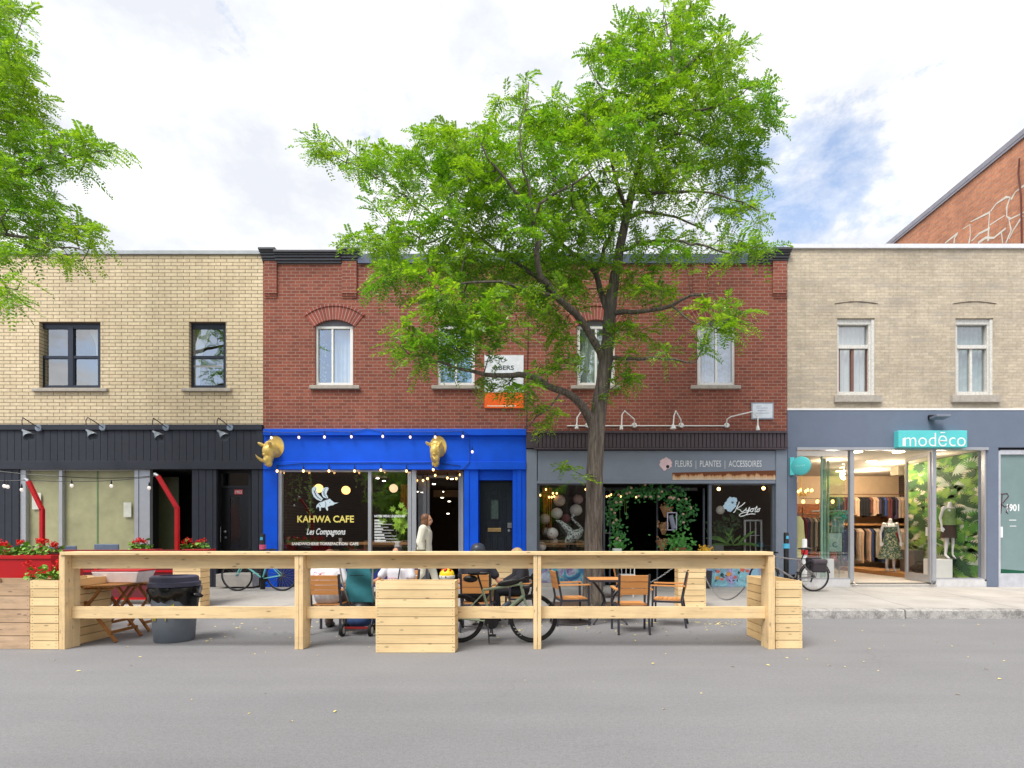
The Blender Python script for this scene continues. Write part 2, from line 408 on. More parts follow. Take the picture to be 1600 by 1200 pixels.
grid('ground', [-900, 900], [-900, 900], lambda x, y: -.02, M('far_ground', (120, 118, 112), .95))
SW = lambda y: .153 + (y-CURB-.22)*.013
grid('sidewalk', np.linspace(-60, 60, 41), np.linspace(CURB+.21, F+.4, 8), lambda x, y: SW(y), pave())
cb = MB()
for i in range(-16, 17):                       # cast kerb lengths with joints
    x0 = i*2.9+.55; j = random.uniform(-.006, .006)
    cb.add([(x0+.012, CURB+j, -.02), (x0+2.885, CURB+j, -.02), (x0+2.885, CURB+j+.02, .13), (x0+.012, CURB+j+.02, .13), (x0+.012, CURB+.05, .153), (x0+2.885, CURB+.05, .153), (x0+2.885, CURB+.23, .156), (x0+.012, CURB+.23, .156)],
           [(0, 1, 2, 3), (3, 2, 5, 4), (4, 5, 6, 7), (0, 3, 4, 7), (1, 6, 5, 2)])
struct(cb.build('curb', curbm(), fixn=False))
grid('opposite_sidewalk', [-60, 60], [-16, -11.48], lambda x, y: .12, _mc.get('x') or M('opposite_concrete', (170, 165, 158), .9))
pit = MB().box(X(862, 9.8), X(985, 9.8), CURB+.24, 10.35, .1, .172); struct(pit.build('tree_pit', M('pit_soil', (92, 74, 58), .95, 0, .35, 9, .8, 30)))
# fallen yellow leaflets on the road
fl = MB()
for k in range(330):
    if k < 190: x, y = random.uniform(X(330, 8), X(1200, 8)), random.triangular(7.0, 9.3, 8.9)
    else: x, y = random.uniform(-6, 8.5), random.uniform(4.2, 9.2)
    if 250 < k < 300: x, y = X(random.gauss(1120, 30), 8.9), random.gauss(8.85, .12)
    s_ = random.uniform(.012, .03); a = random.uniform(0, 6.3); ca, sa = math.cos(a), math.sin(a); e = random.uniform(.3, .6)
    y = min(y, CURB-.03)
    fl.add([(x+ca*s_, y+sa*s_, .006), (x-sa*s_*e, y+ca*s_*e, .012), (x-ca*s_, y-sa*s_, .006), (x+sa*s_*e, y-ca*s_*e, .007)], [(0, 1, 2, 3)])
stuff(fl.build('fallen_leaves', M('dry_leaflet', (226, 208, 130), .7, 0, .3, 3), fixn=False))
# manhole lid of the tree grate left of the trunk, set in the asphalt
mh = MB().lathe([(.34, .004), (.34, .012), (.30, .012), (.29, .008), (.0, .008)], (X(892, 8.85), 8.95, 0), 28)
tag(mh.build('manhole_cover', M('cast_iron', (74, 70, 68), .7, .4, .2, 20)), 'round cast iron manhole cover in the road left of the tree trunk', 'manhole cover')
# ------------------------------------------------------------------ helpers for openings
def hole(px0, px1, py0, py1): return (X(px0), X(px1), Z(py1), Z(py0))
def frame_boxes(mb, px0, px1, py0, py1, w, d0, d1, wt=None, wb=None):
    wt = w if wt is None else wt; wb = w if wb is None else wb
    mb.pbox(px0, px0+w, py0, py1, d0, d1); mb.pbox(px1-w, px1, py0, py1, d0, d1)
    mb.pbox(px0+w, px1-w, py0, py0+wt, d0+.001, d1); mb.pbox(px0+w, px1-w, py1-wb, py1, d0+.001, d1)
def pane(parent, px0, px1, py0, py1, d, mat=None, name='pane'):
    return MB().add([(X(px0, d), d, Z(py1, d)), (X(px1, d), d, Z(py1, d)), (X(px1, d), d, Z(py0, d)), (X(px0, d), d, Z(py0, d))], [(0, 1, 2, 3)]).build(name, mat or GL, parent, fixn=False)
def room(parent, px0, px1, py0, py1, d0, depth, mat, name='room_interior'):
    x0, x1, z0, z1 = X(px0, d0), X(px1, d0), Z(py1, d0), Z(py0, d0); y1 = d0+depth
    return MB().add([(x0,d0,z0),(x1,d0,z0),(x1,d0,z1),(x0,d0,z1),(x0,y1,z0),(x1,y1,z0),(x1,y1,z1),(x0,y1,z1)], [(4,5,6,7),(0,1,5,4),(3,7,6,2),(0,4,7,3),(1,2,6,5)]).build(name, mat, parent, fixn=False)
def drape(parent, px0, px1, py0, py1, d, mat, folds=6, amp=.02, name='curtain', pull=0):
    """hanging cloth with folds; pull gathers the lower end towards one side"""
    n = folds*6; vs = []; fs = []; rows = 7
    for j in range(rows):
        t = j/(rows-1)
        for i in range(n+1):
            u = i/n; a, b = px0, px1
            if pull > 0: b = px1-(px1-px0)*pull*math.sin(min(1, t*1.3)*math.pi/2)
            elif pull < 0: a = px0-(px1-px0)*pull*math.sin(min(1, t*1.3)*math.pi/2)
            vs.append((X(a+(b-a)*u, d), d+amp*math.sin(u*folds*6.283), Z(py0+(py1-py0)*t, d)))
    for j in range(rows-1):
        for i in range(n): fs.append((j*(n+1)+i, j*(n+1)+i+1, (j+1)*(n+1)+i+1, (j+1)*(n+1)+i))
    return MB().add(vs, fs).build(name, mat, parent, True, fixn=False)
CURT = M('pale_curtain', (226, 226, 220), .9, 0, .06); PAPER = M('paper_and_reflection', (178, 176, 138), .8, 0, .16, 2.5); GREENC = M('green_paper', (124, 156, 110), .8, 0, .2, 2.5)  # paper tone also stands in for the street's grey-green reflection in the pane
BRT = brick('tan_brick', (.80, .66, .445), (.72, .58, .38), (.24, .18, .125), .295, .0835, .0075, bump_s=.7, weather=.16)
BRR = brick('red_brick', (.33, .092, .056), (.225, .062, .040), (.37, .245, .195), .205, .0765, .007, bump_s=.5, weather=.22)
BRB = brick('beige_brick', (.67, .57, .43), (.54, .455, .34), (.50, .43, .34), .21, .068, .006, bump_s=.6, weather=.25, smear=(.36, .32, .28))
BRO = brick('orange_brick', (.84, .33, .155), (.62, .23, .11), (.44, .36, .32), .21, .072, .008, 'y', .5, .3)
BRK = brick('dark_brick', (.10, .06, .05), (.08, .05, .045), (.13, .11, .10), .21, .075, .008)  # plain dark brick for the rear walls

# ------------------------------------------------------------------ tan brick building (left)
A = thing('tan_brick_building', 'two storey tan brick building with black board shopfront on the left', 'building', (X(205), F, .18), world=True)
xa0, xa1 = X(-190), X(411)-.003
wins = [hole(61, 157, 503, 606), hole(295, 353, 503, 606)]
MB().wall(xa0, xa1, Z(664), Z(398), F, F+.22, wins).build('wall', BRT, A)
MB().box(xa0, xa1, F+9, F+9.2, 0, Z(398)).box(xa0, xa0+.2, F+.23, F+8.99, 0, Z(398)).box(xa1-.2, xa1, F+.23, F+8.99, 0, Z(398)).build('rear_walls', BRK, A)
MB().box(xa0+.2, xa1-.2, F+.23, F+8.99, Z(400), Z(398)-.02).build('roof', M('roof_felt', (70, 70, 72), .9), A)
MB().box(xa0, xa1, F-.04, F+.3, Z(398)+.002, Z(392.5)).build('coping', M('coping_metal', (168, 172, 176), .5, .2, .1), A)
for px0, px1, dbl in ((61, 157, True), (295, 353, False)):
    wf = MB(); frame_boxes(wf, px0, px1, 503, 606, 4, F+.09, F+.16, 8, 4)
    if dbl: wf.pbox(106, 114, 511, 602, F+.085, F+.16)
    for a, b in (((65, 106), (114, 153)) if dbl else ((299, 349),)):
        wf.pbox(a, b, 556, 560, F+.095, F+.15); wf.pbox(a, a+2, 560, 602, F+.096, F+.15); wf.pbox(a, b, 511, 513.5, F+.096, F+.15)
    o = wf.build('window', M('navy_frame', (34, 40, 56), .4, 0, .1), A)
    for a, b in (((65, 106), (114, 153)) if dbl else ((299, 349),)):
        pane(o, a, b, 512, 603, F+.13, GU)
        if not dbl: MB().pbox(a+1, b-1, 571, 574, F+.128, F+.14).build('sash_rail', M('sash_grey', (150, 150, 150)), o)
    room(o, px0, px1, 500, 608, F+.221, 1.6, DARK)
    if dbl: drape(o, 134, 156, 508, 560, F+.3, CURT, 4, .02, pull=-.75)
    else: drape(o, 298, 334, 508, 606, F+.3, CURT, 5, .02, pull=.6)
    MB().pbox(px0-12, px1+9 if dbl else px1+7, 606, 611, F-.06, F+.1).build('sill', STONE, o, bevel=.006)
# shopfront boards
MB().pbox(-190, 409, 663, 671.5, F-.10, F+.02).pbox(-190, 411, 720, 733, F-.08, F+.02).pbox(400, 411, 671.5, 720, F-.075, F+.02).build('fascia_trim', NAVY, A, bevel=.006)
fb = MB(); x = -190
while x < 400:
    fb.pbox(x, min(x+10.6, 400), 671.5, 720, F-.055+random.uniform(-.003, .003), F+.02); x += 11.2
fb.pbox(-190, 400, 671.5, 720, F-.035, F+.019); fb.build('fascia_boards', NAVY, A)
def boards(px0, px1, name='board_siding', d=F-.03, top=733, bot=917):
    m = MB(); x = px0
    while x < px1-1:
        m.pbox(x, min(x+10.2, px1), top, bot, d, F+.05); x += 11
    m.pbox(px0, px1, top, bot, d+.02, F+.049); return m.build(name, NAVY, A)
boards(-190, 30); boards(300, 338); boards(393, 411)
wf = MB(); wf.pbox(30, 40, 730, 890, F, F+.1).pbox(92, 97, 735, 890, F+.005, F+.1).pbox(210, 216, 735, 890, F+.005, F+.1).pbox(217, 228, 735, 890, F+.02, F+.1).pbox(40, 228, 730, 735, F+.003, F+.1).pbox(30, 228, 884, 890, F-.01, F+.1)
o = wf.build('shop_window', ALU, A)
pane(o, 40, 92, 735, 884, F+.05, glass('papered_glass', .10, wav=.05)); pane(o, 97, 210, 735, 884, F+.05, _mc['papered_glass'])
MB().pbox(97, 210, 735, 884, F+.10, F+.115).pbox(40, 92, 735, 884, F+.10, F+.115).build('window_paper', PAPER, o)
MB().pbox(151, 152.6, 735, 884, F+.085, F+.099).pbox(97, 100, 735, 884, F+.085, F+.099).pbox(40, 44, 735, 884, F+.085, F+.099).build('window_curtain', GREENC, o)
for q in ((193, 205, 785, 808), (50, 64, 770, 796)): MB().pbox(*q, F+.06, F+.065).build('notice', M('notice_paper', (226, 228, 216), .7), o)
MB().pbox(28, 232, 890, 917, F-.02, F+.2).build('bulkhead', NAVY, A)
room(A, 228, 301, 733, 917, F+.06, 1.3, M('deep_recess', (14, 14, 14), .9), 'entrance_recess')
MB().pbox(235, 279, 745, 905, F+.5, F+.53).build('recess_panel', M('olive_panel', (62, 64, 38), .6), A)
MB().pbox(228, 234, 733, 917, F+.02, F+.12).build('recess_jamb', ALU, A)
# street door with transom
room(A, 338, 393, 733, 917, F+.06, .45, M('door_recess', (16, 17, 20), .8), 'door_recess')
df = MB(); frame_boxes(df, 341, 392, 735, 905, 4, F+.2, F+.3); df.pbox(345, 390, 759, 762, F+.195, F+.3)
o = df.build('door_frame', M('frame_black', (30, 31, 36), .5), A); pane(o, 347, 389, 738, 759, F+.26, GL, 'transom_pane')
dd = MB(); frame_boxes(dd, 345, 390, 762, 904, 14, F+.23, F+.28, 13, 48); o = dd.build('door', M('black_door', (20, 20, 23), .35), A)
pane(o, 358, 390, 774, 857, F+.25, glass('dusty_glass', .2, (.5, .5, .48), .15))
MB().lathe([(.0, -.06), (.03, -.05), (.035, -.02), (.02, 0)], (X(353, F+.22), F+.22, Z(831)), 12, 'y').build('door_knob', STEEL, o, True)
MB().lathe([(.0, -.03), (.028, -.025), (.028, 0)], (X(353, F+.22), F+.22, Z(840)), 12, 'y').build('deadbolt', STEEL, o, True)
MB().tube([P(345.5, 822, F+.2), P(344.5, 824, F+.13), P(344.5, 846, F+.13), P(345.5, 848, F+.2)], .009).build('door_handle', STEEL, o, True)
pl = MB().pbox(366, 379, 765, 772.5, F+.215, F+.229).build('number_plate', M('plate_red', (196, 60, 64), .5), o)
text('1903', 367.4, 377.6, 766.4, 771.2, F+.213, WHITE, pl, 'house_number')
MB().pbox(337, 394, 897, 917, F-.35, F+.2).build('step', CONC, A, bevel=.01)

# ------------------------------------------------------------------ red brick building with two shops
B = thing('red_brick_building', 'two storey red brick building with blue cafe front and grey flower shop front', 'building', (X(820), F, .19), world=True)
xb0, xb1 = X(411), X(1230)-.003
W4 = [(492, 552), (683, 742), (901, 961), (1089, 1149)]
MB().wall(xb0, xb1, Z(676), Z(412), F, F+.22, [hole(a, b, 499, 602) for a, b in W4]).build('wall', BRR, B)
MB().box(xb0, xb1, F+9, F+9.2, 0, Z(412)).box(xb0, xb0+.2, F+.23, F+8.99, 0, Z(412)).box(xb1-.2, xb1, F+.23, F+8.99, 0, Z(412)).build('rear_walls', BRK, B)
MB().box(xb0+.2, xb1-.2, F+.23, F+8.99, Z(414), Z(412)-.02).build('roof', _mc['roof_felt'], B)
BRA = brick('arch_brick', (.36, .090, .064), (.26, .064, .048), (.46, .34, .29), .076, .5, .007, 'uv', .5, .2)
for k, (a, b) in enumerate(W4):
    cx = (a+b)/2; hw = (b-a)/2
    # brick in the corners left and right of the segmental arch
    rise = 9.5; rad = (hw*hw+rise*rise)/(2*rise); cyp = 499+rad
    arc = lambda t, r: (cx+r*math.sin(t), cyp-r*math.cos(t))
    ta = math.asin(hw/rad)
    for sgn in (-1, 1):
        pts = [(cx+sgn*hw, 499)]+[arc(sgn*ta*q, rad) for q in (1, .8, .6, .4, .2, .03)]
        MB().pprism(pts, F+.001, F+.21).build('arch_corner', BRR, B)
    # voussoir ring, a finger proud of the wall, with its own radial joints
    r0, r1, r2 = rad, rad+21, rad+25; tb = ta*1.09; n = 20
    me = MB(); uv = []
    for (ra, rb, dd) in ((r0, r1, F-.012), (r1+.4, r2, F-.03)):
        for i in range(n):
            t0, t1 = -tb+2*tb*i/n, -tb+2*tb*(i+1)/n
            q = [arc(t0, ra), arc(t1, ra), arc(t1, rb), arc(t0, rb)]
            me.pprism(q, dd, F+.05)
    o = me.build('window_arch', BRA, B, fixn=False)
    u = o.data.uv_layers.new(name='UVMap')
    for lp in o.data.loops:
        v = o.data.vertices[lp.vertex_index].co
        px_, py_ = CX+v.x*FOC/v.y, CY-(v.z-EYE)*FOC/v.y
        u.data[lp.index].uv = (math.atan2(px_-cx, cyp-py_)*(rad+10)/65.6, .25)
    wf = MB(); frame_boxes(wf, a+.5, b-.5, 510, 602, 4.5, F+.06, F+.15, 3.5, 4)
    wf.pbox(cx-4 if k == 0 else cx-1.5, cx-1.2 if k == 0 else cx+1.5, 513.5, 598, F+.07, F+.15)
    o = wf.build('window', WHITE, B)
    pane(o, a+5, b-5, 513.5, 598, F+.11, GU)
    hp = [(a+.5, 509.8)]+[arc(-ta*.98+2*ta*.98*i/10, rad-.6) for i in range(11)]+[(b-.5, 509.8)]
    MB().pprism(hp, F+.07, F+.14).build('arch_panel', M('grey_panel', (120, 118, 126), .6), o)
    room(o, a, b, 499, 604, F+.221, 1.5, DARK)
    if k == 0: drape(o, cx+1, b-3, 512, 600, F+.25, CURT, 4, .02)
    if k == 2: drape(o, a+3, b-3, 512, 600, F+.25, M('pale_green_curtain', (200, 214, 200), .9), 7, .02)
    if k == 3:
        drape(o, a+8, b-6, 512, 600, F+.25, M('blue_white_curtain', (150, 186, 226), .9, 0, .35, 9), 8, .025)
    if k == 1: drape(o, a+3, b-3, 560, 600, F+.25, M('blue_blind', (120, 170, 226), .9), 2, .01)
    MB().pbox(a-9, b+9, 601.5, 607, F-.07, F+.1).build('sill', STONE, o, bevel=.006)
vine = MB()
for k in range(46):
    q = P(501+random.gauss(4, 3.5), 520+random.random()*76, F+.24)
    vine.ell(q, (.03, .012, .02), 6, 4, Matrix.Rotation(random.uniform(0, 3), 3, 'Y'))
vine.tube([P(500, 515, F+.24), P(504, 550, F+.24), P(499, 598, F+.24)], .008, 5)
tag(vine.build('climbing_plant', M('pale_vine', (150, 160, 96), .6, 0, .3), None), 'pale leafy vine climbing inside the arched window nearest the tan building', 'plant')
# brick piers with corbelled feet
for a, b, e in ((413, 432, .05), (534, 557, .05), (810, 832, .05), (1083, 1105, .03), (1208, 1229.5, .05)):
    m = MB().pbox(a, b, 408, 458, F-e, F+.05)
    m.pbox(a, b, 458, 462, F-e*.66, F+.05).pbox(a, b, 462, 466, F-e*.33, F+.05)
    m.build('brick_pier', BRR, B)
KB = M('black_cornice', (70, 70, 76), .4, 0, .1)
def cornice(px0, px1, top=391, name='cornice', ends=.0):
    m = MB()
    for (t, b_, e) in ((top, top+4, .16), (top+4, top+6.5, .13), (top+6.5, top+10, .10), (top+10, top+14, .07), (top+14, top+17.5, .04)):
        m.box(X(px0)-e*ends, X(px1)+e*ends, F-e, F+.24, Z(b_), Z(t))
    return m.build(name, KB, B, bevel=.012)
cornice(411, 431, 391, 'cornice_block', .3); cornice(431.6, 534, 395); cornice(534.5, 559, 391, 'cornice_block', .5)
cornice(1206, 1230, 391, 'cornice_block', .4); cornice(1168, 1205.4, 395)
MB().box(X(560), X(1167), F-.05, F+.24, Z(412.5), Z(398)).build('parapet_flashing', M('slate_flashing', (84, 94, 116), .5, .1, .08), B)
# thin dark cable down the wall beside the sale sign
MB().tube([P(824, 412, F-.012), P(825, 520, F-.012), P(823, 670, F-.012)], .009, 5).build('wall_cable', BLACK, B)

# --- blue cafe front
MB().pbox(411, 822, 670, 680, F-.13, F+.02).pbox(411, 822, 721, 733.5, F-.085, F+.02).build('cafe_fascia_trim', BLUE, B, bevel=.008)
MB().pbox(411, 822, 680, 721, F-.05, F+.02).build('cafe_fascia', BLUE, B)
for q in ((411, 433, 733.5, 917, F-.05, F+.05), (725, 733, 733.5, 917, F-.05, F+.3), (733.01, 747, 733.5, 917, F-.03, F+.3), (801, 808, 733.5, 917, F-.03, F+.3), (808.01, 815, 733.5, 917, F-.05, F+.05), (815.01, 822, 733.5, 917, F-.035, F+.05)): MB().pbox(*q).build('cafe_pilaster', BLUE, B, bevel=.006)
MB().pbox(747, 801, 733.5, 750, F+.06, F+.3).build('door_lintel', BLUE, B, bevel=.006)
MB().pbox(431, 651, 888, 917, F-.02, F+.2).build('cafe_bulkhead', M('bulkhead_blue', (14, 40, 110), .6), B)
wf = MB(); wf.pbox(433, 440, 733.5, 888, F+.0, F+.1).pbox(575, 580, 737, 888, F+.005, F+.1).pbox(637, 642.5, 737, 888, F+.0, F+.1).pbox(643.2, 650, 733.5, 917, F+.01, F+.12).pbox(440, 637, 733.5, 737, F+.004, F+.1).pbox(440, 637, 885, 888, F+.004, F+.1)
o = wf.build('shop_window', ALU, B); CW = o
pane(o, 440, 575, 737, 885, F+.05); pane(o, 580, 637, 737, 885, F+.05)
# recessed cafe entrance
rd = F+.9
MB().add([(X(650), F+.1, .2), (X(650), rd, .2), (X(650), rd, Z(733)), (X(650), F+.1, Z(733))], [(0, 1, 2, 3)]).build('entrance_side_pane', GL, B, fixn=False)
ef = MB(); ef.pbox(667, 671, 746, 910, rd, rd+.07).pbox(661, 666, 746, 910, rd-.05, rd+.05).pbox(719, 724, 737, 912, F+.25, F+.33).pbox(716.5, 718.5, 745, 905, F+.26, F+.32)
ef.pbox(650, 722, 743, 746.5, rd-.01, rd+.06); ef.build('cafe_door_frame', ALU, B)
MB().box(X(650), X(725), F+.06, rd, Z(734.5), Z(733)).build('entrance_soffit', M('soffit_brown', (84, 52, 34), .7), B)
MB().box(X(650), X(725), F-.02, F+1.4, .1, SW(F)+.05).build('cafe_threshold', CONC, B)
# dark panelled street door in its blue surround
DOORM = M('slate_door', (32, 38, 48), .3, 0, .08)
dr = MB().pbox(747, 801, 750, 752, F+.2, F+.3).pbox(747, 801, 750, 903, F+.27, F+.3)
for a, b, c, d in ((754, 762, 766, 776), (766, 779, 764, 776), (783, 791, 766, 776), (755, 762, 781, 811), (783, 791, 781, 811), (755, 762, 816, 824), (767, 779, 816, 824), (783, 791, 816, 824), (755, 769, 836, 890), (776, 791, 836, 890)):
    frame_boxes(dr, a, b, c, d, 1.3, F+.252, F+.275); dr.pbox(a+2.6, b-2.6, c+2.6, d-2.6, F+.258, F+.275)
o = dr.build('street_door', DOORM, B); 
wf = MB(); frame_boxes(wf, 765.5, 780, 779, 812, 1.5, F+.245, F+.276); pw = wf.build('door_light', DOORM, o); MB().pbox(767, 778.5, 780.5, 810.5, F+.262, F+.268).build('pane', M('frosted_pane', (78, 92, 88), .15, 0, .35, 14), pw)
MB().pbox(762, 783, 825, 831, F+.24, F+.272).build('letter_slot', M('brass', (176, 146, 96), .4, .6), o, bevel=.008)
MB().pbox(793, 800, 817, 825, F+.24, F+.272).build('lock_plate', STEEL, o, bevel=.006)
MB().lathe([(0, -.07), (.03, -.06), (.034, -.03), (.015, 0)], (X(795.5, F+.25), F+.25, Z(829)), 12, 'y').build('door_knob', STEEL, o, True)
# cafe interior
INC = M('cafe_wall', (70, 52, 38), .8, 0, .3, 2)
room(B, 412, 746, 733, 917, F+.31, 6.2, INC, 'cafe_interior')
MB().box(X(440), X(640), F+.25, F+.6, Z(851, F+.3), Z(847, F+.3)).build('window_counter', wood('counter_wood', (170, 128, 84), 'x', knots=False), B)
MB().box(X(640), X(780), F+3, F+3.2, 2.55, 2.75).build('ceiling_beam', M('beam_tan', (140, 110, 78), .7), B)
cl = MB()
for px_, py_, d in ((678, 757, 15), (693, 769, 16), (691, 778, 17), (702, 784, 18), (652, 769, 16), (660, 770, 17), (700, 803, 18.5), (668, 769, 15.2), (706, 749, 14.4), (590, 748, 15), (600, 752, 15.2)): cl.lathe([(0, 0), (.045, 0), (.045, .02)], P(px_, py_, d), 10)
cl.build('ceiling_spots', emit('spot_glow', (255, 240, 220), 5), B)
# window lettering and emblem
GOLDT = M('pale_gold_letter', (232, 214, 112), .5, 0, .04); WT = M('white_letter', (236, 240, 240), .6, 0, .03)
text('KAHWA CAFE', 464.5, 553, 805.5, 816.5, F+.046, GOLDT, CW, 'cafe_lettering', bold=.022)
text('Les Compagnons', 479, 540, 825.5, 838.5, F+.046, WT, CW, 'script_lettering', shear=.35, bold=.012)
text('SANDWICHERIE TORREFACTION  CAFE', 456, 560, 847.3, 852, F+.046, WT, CW, 'strip_lettering', bold=.02)
text('NOTRE MENU LEGENDAIRE', 585, 633, 804.5, 808.3, F+.046, WT, CW, 'menu_heading', bold=.02)
ml = MB()
for i, wd in enumerate((17, 28, 22, 30, 26, 34, 36, 40)):
    y = 812+i*4.6; ml.pbox(585, 585+wd*.45, y, y+1.5, F+.045, F+.047); ml.pbox(585, 585+wd, y+2.3, y+2.8, F+.045, F+.047)
ml.build('menu_lines', WT, CW)
LOGOW = M('emblem_pale', (206, 224, 236), .6, 0, .05); LOGOD = M('emblem_ink', (26, 38, 52), .6)
def lp(a): return [(430+x/6.957, 720+y/6.957) for x, y in a]
em = MB()
em.pprism(lp([(462,470),(480,455),(510,445),(540,430),(575,420),(595,412),(605,425),(622,438),(640,455),(690,455),(645,470),(630,482),(605,485),(588,492),(570,500),(575,530),(565,545),(555,530),(545,505),(515,508),(498,505),(495,540),(482,545),(480,510),(466,498),(455,505),(450,525),(446,500),(452,482)]), F+.044, F+.047)
em.pprism(lp([(500,440),(450,420),(418,390),(400,345),(398,305),(415,282),(440,278),(455,292),(450,320),(462,352),(490,385),(520,412)]), F+.0435, F+.0465)
em.pprism(lp([(520,395),(505,360),(502,325),(520,298),(548,288),(574,288),(580,305),(566,330),(556,360),(572,392),(576,408),(548,405)]), F+.0432, F+.0462)
em.build('emblem', LOGOW, CW)
em = MB()
for pts in ([(440,300),(430,340),(452,385),(500,425)], [(420,320),(436,370),(470,408)], [(520,330),(530,370),(560,400)], [(545,300),(530,330),(545,375)], [(590,450),(600,452)], [(500,440),(540,425),(575,415)], [(540,440),(552,470),(545,500)], [(478,470),(492,490)]):
    em.tube([P(430+x/6.957, 720+y/6.957, F+.043) for x, y in pts], .006, 4)
em.build('emblem_lines', LOGOD, CW)

# --- grey flower shop front
RIB = M('brown_rib_cladding', (74, 62, 68), .5, 0, .1)
m = MB().pbox(834, 1230, 673, 676.5, F-.16, F+.02).pbox(822, 1230, 676.5, 700, F-.10, F+.02); x = 836
while x < 1229: m.pbox(x, x+4.6, 677, 699, F-.125, F-.09); x += 6.1
m.pbox(834, 1230, 699.5, 702, F-.14, F+.02); m.build('ribbed_cladding', RIB, B)
MB().pbox(840, 1212, 704, 751, F-.04, F+.02).pbox(822.5, 839, 702, 917, F-.06, F+.1).pbox(1212.6, 1230, 702, 917, F-.06, F+.1).pbox(839, 1212, 751, 755.5, F-.055, F+.1).pbox(1050, 1050.8, 716, 751, F-.043, F).build('flower_shop_fascia', GREY, B, bevel=.005)
text('FLEURS  |  PLANTES  |  ACCESSOIRES', 1055, 1190, 719.5, 732.5, F-.043, M('sign_white', (232, 234, 238), .6), B, 'fascia_lettering', bold=.004)
fm = MB(); PINK = M('pink_flower', (232, 200, 206), .7, 0, .08)
for a, r_ in ((-.4, 8), (.5, 8.5), (1.4, 8), (2.5, 7.5), (3.4, 7.5), (4.4, 8)):
    c_ = (1040+5.2*math.cos(a), 725-5.2*math.sin(a))
    fm.pprism([(c_[0]+(r_*.62+.9*math.sin(5*t+a))*math.cos(t), c_[1]+(r_*.62+.9*math.cos(4*t))*math.sin(t)) for t in np.linspace(0, 6.283, 15)[:-1]], F-.045-.0006*a, F-.041)
o = fm.build('painted_flower', PINK, B); MB().lathe([(0, -.003), (.04, -.003), (.04, 0)], (X(1042.5), F-.048, Z(729.5)), 14, 'y').build('flower_eye', BLACK, o)
# rusty strip where a sign came off
def rust():
    m, nt, b = base_mat('rusty_strip'); v = objco(nt)
    n1 = noise(nt, objco(nt, (9, 1, 1.2)), 1.5, 4); sx = nt.nodes.new('ShaderNodeSeparateXYZ'); nt.links.new(v, sx.inputs[0])
    mr = nn(nt, 'ShaderNodeMapRange'); nt.links.new(sx.outputs['Z'], mr.inputs[0]); mr.inputs[1].default_value = Z(750); mr.inputs[2].default_value = Z(735)
    ad = nn(nt, 'ShaderNodeMath', operation='ADD'); nt.links.new(n1, ad.inputs[0]); nt.links.new(mr.outputs[0], ad.inputs[1])
    c = ramp(nt, ad.outputs[0], [(.55, (.62, .50, .38)), (.85, (.60, .34, .17)), (1.05, (.33, .11, .035)), (1.3, (.16, .05, .02))])
    nt.links.new(c, b.inputs['Base Color']); b.inputs['Roughness'].default_value = .9; return m
MB().pprism([(1050.8, 738.5), (1212, 735), (1212, 749.5), (1050.8, 750)], F-.047, F-.03).build('rusty_strip', rust(), B)
fwf = MB(); FR = M('grey_frame', (96, 102, 112), .5)
for a, b in ((839, 843), (936, 940.5), (1107.5, 1112), (1207, 1212)): fwf.pbox(a, b, 755.5, 888, F, F+.1)
for a, b in ((843, 936), (1112, 1207)): fwf.pbox(a, b, 755.5, 757.5, F+.003, F+.1); fwf.pbox(a, b, 884, 888, F+.003, F+.1)
o = fwf.build('shop_window', FR, B); KW = o
pane(o, 843, 936, 757.5, 884, F+.05); pane(o, 1112, 1207, 757.5, 884, F+.05)
def mural(name, seed):
    m, nt, b = base_mat(name); v = objco(nt)
    wv = nt.nodes.new('ShaderNodeVectorMath'); wv.operation = 'MULTIPLY_ADD'; nz = nn(nt, 'ShaderNodeTexNoise', Scale=3.0, Detail=3); nt.links.new(v, nz.inputs['Vector']); nt.links.new(nz.outputs[1], wv.inputs[0]); wv.inputs[1].default_value = (.5, .5, .5); nt.links.new(v, wv.inputs[2])
    vo = nn(nt, 'ShaderNodeTexVoronoi', Scale=5.5, feature='SMOOTH_F1'); nt.links.new(wv.outputs[0], vo.inputs['Vector'])
    hs = nt.nodes.new('ShaderNodeSeparateColor'); nt.links.new(vo.outputs['Color'], hs.inputs[0])
    c = ramp(nt, hs.outputs[0], [(.1, (.05, .16, .35)), (.3, (.09, .42, .55)), (.45, (.45, .55, .62)), (.6, (.33, .19, .5)), (.75, (.16, .5, .5)), (.9, (.55, .3, .45))] if seed else [(.1, (.25, .6, .72)), (.4, (.35, .68, .78)), (.6, (.3, .55, .75)), (.8, (.5, .4, .7))])
    n2 = noise(nt, wv.outputs[0], 9, 4); c = mixc(nt, 1, c, ramp(nt, n2, [(.3, (.5,)*3), (.7, (1.2,)*3)]), 'MULTIPLY')
    nt.links.new(c, b.inputs['Base Color']); b.inputs['Roughness'].default_value = .6; return m
MB().pbox(839, 937, 888, 910, F-.02, F+.2).build('mural_panel', mural('purple_mural', 1), B)
mo = MB().pbox(1102, 1212, 888, 917, F-.02, F+.2).build('mural_panel', mural('aqua_mural', 0), B)
mf = MB()
for px_, py_, r_ in ((1122, 893, 3), (1139, 897, 4), (1160, 890, 4), (1168, 892, 3), (1121, 903, 3.4), (1149, 902, 2.6), (1128, 905, 2.6)):
    mf.cur = random.choice([0, 0, 1])
    mf.pprism([(px_+r_*(1+.25*math.cos(5*t))*math.cos(t), py_+r_*(1+.25*math.cos(5*t))*math.sin(t)*.85) for t in np.linspace(0, 6.283, 21)[:-1]], F-.023, F-.0205)
mf.cur = 2
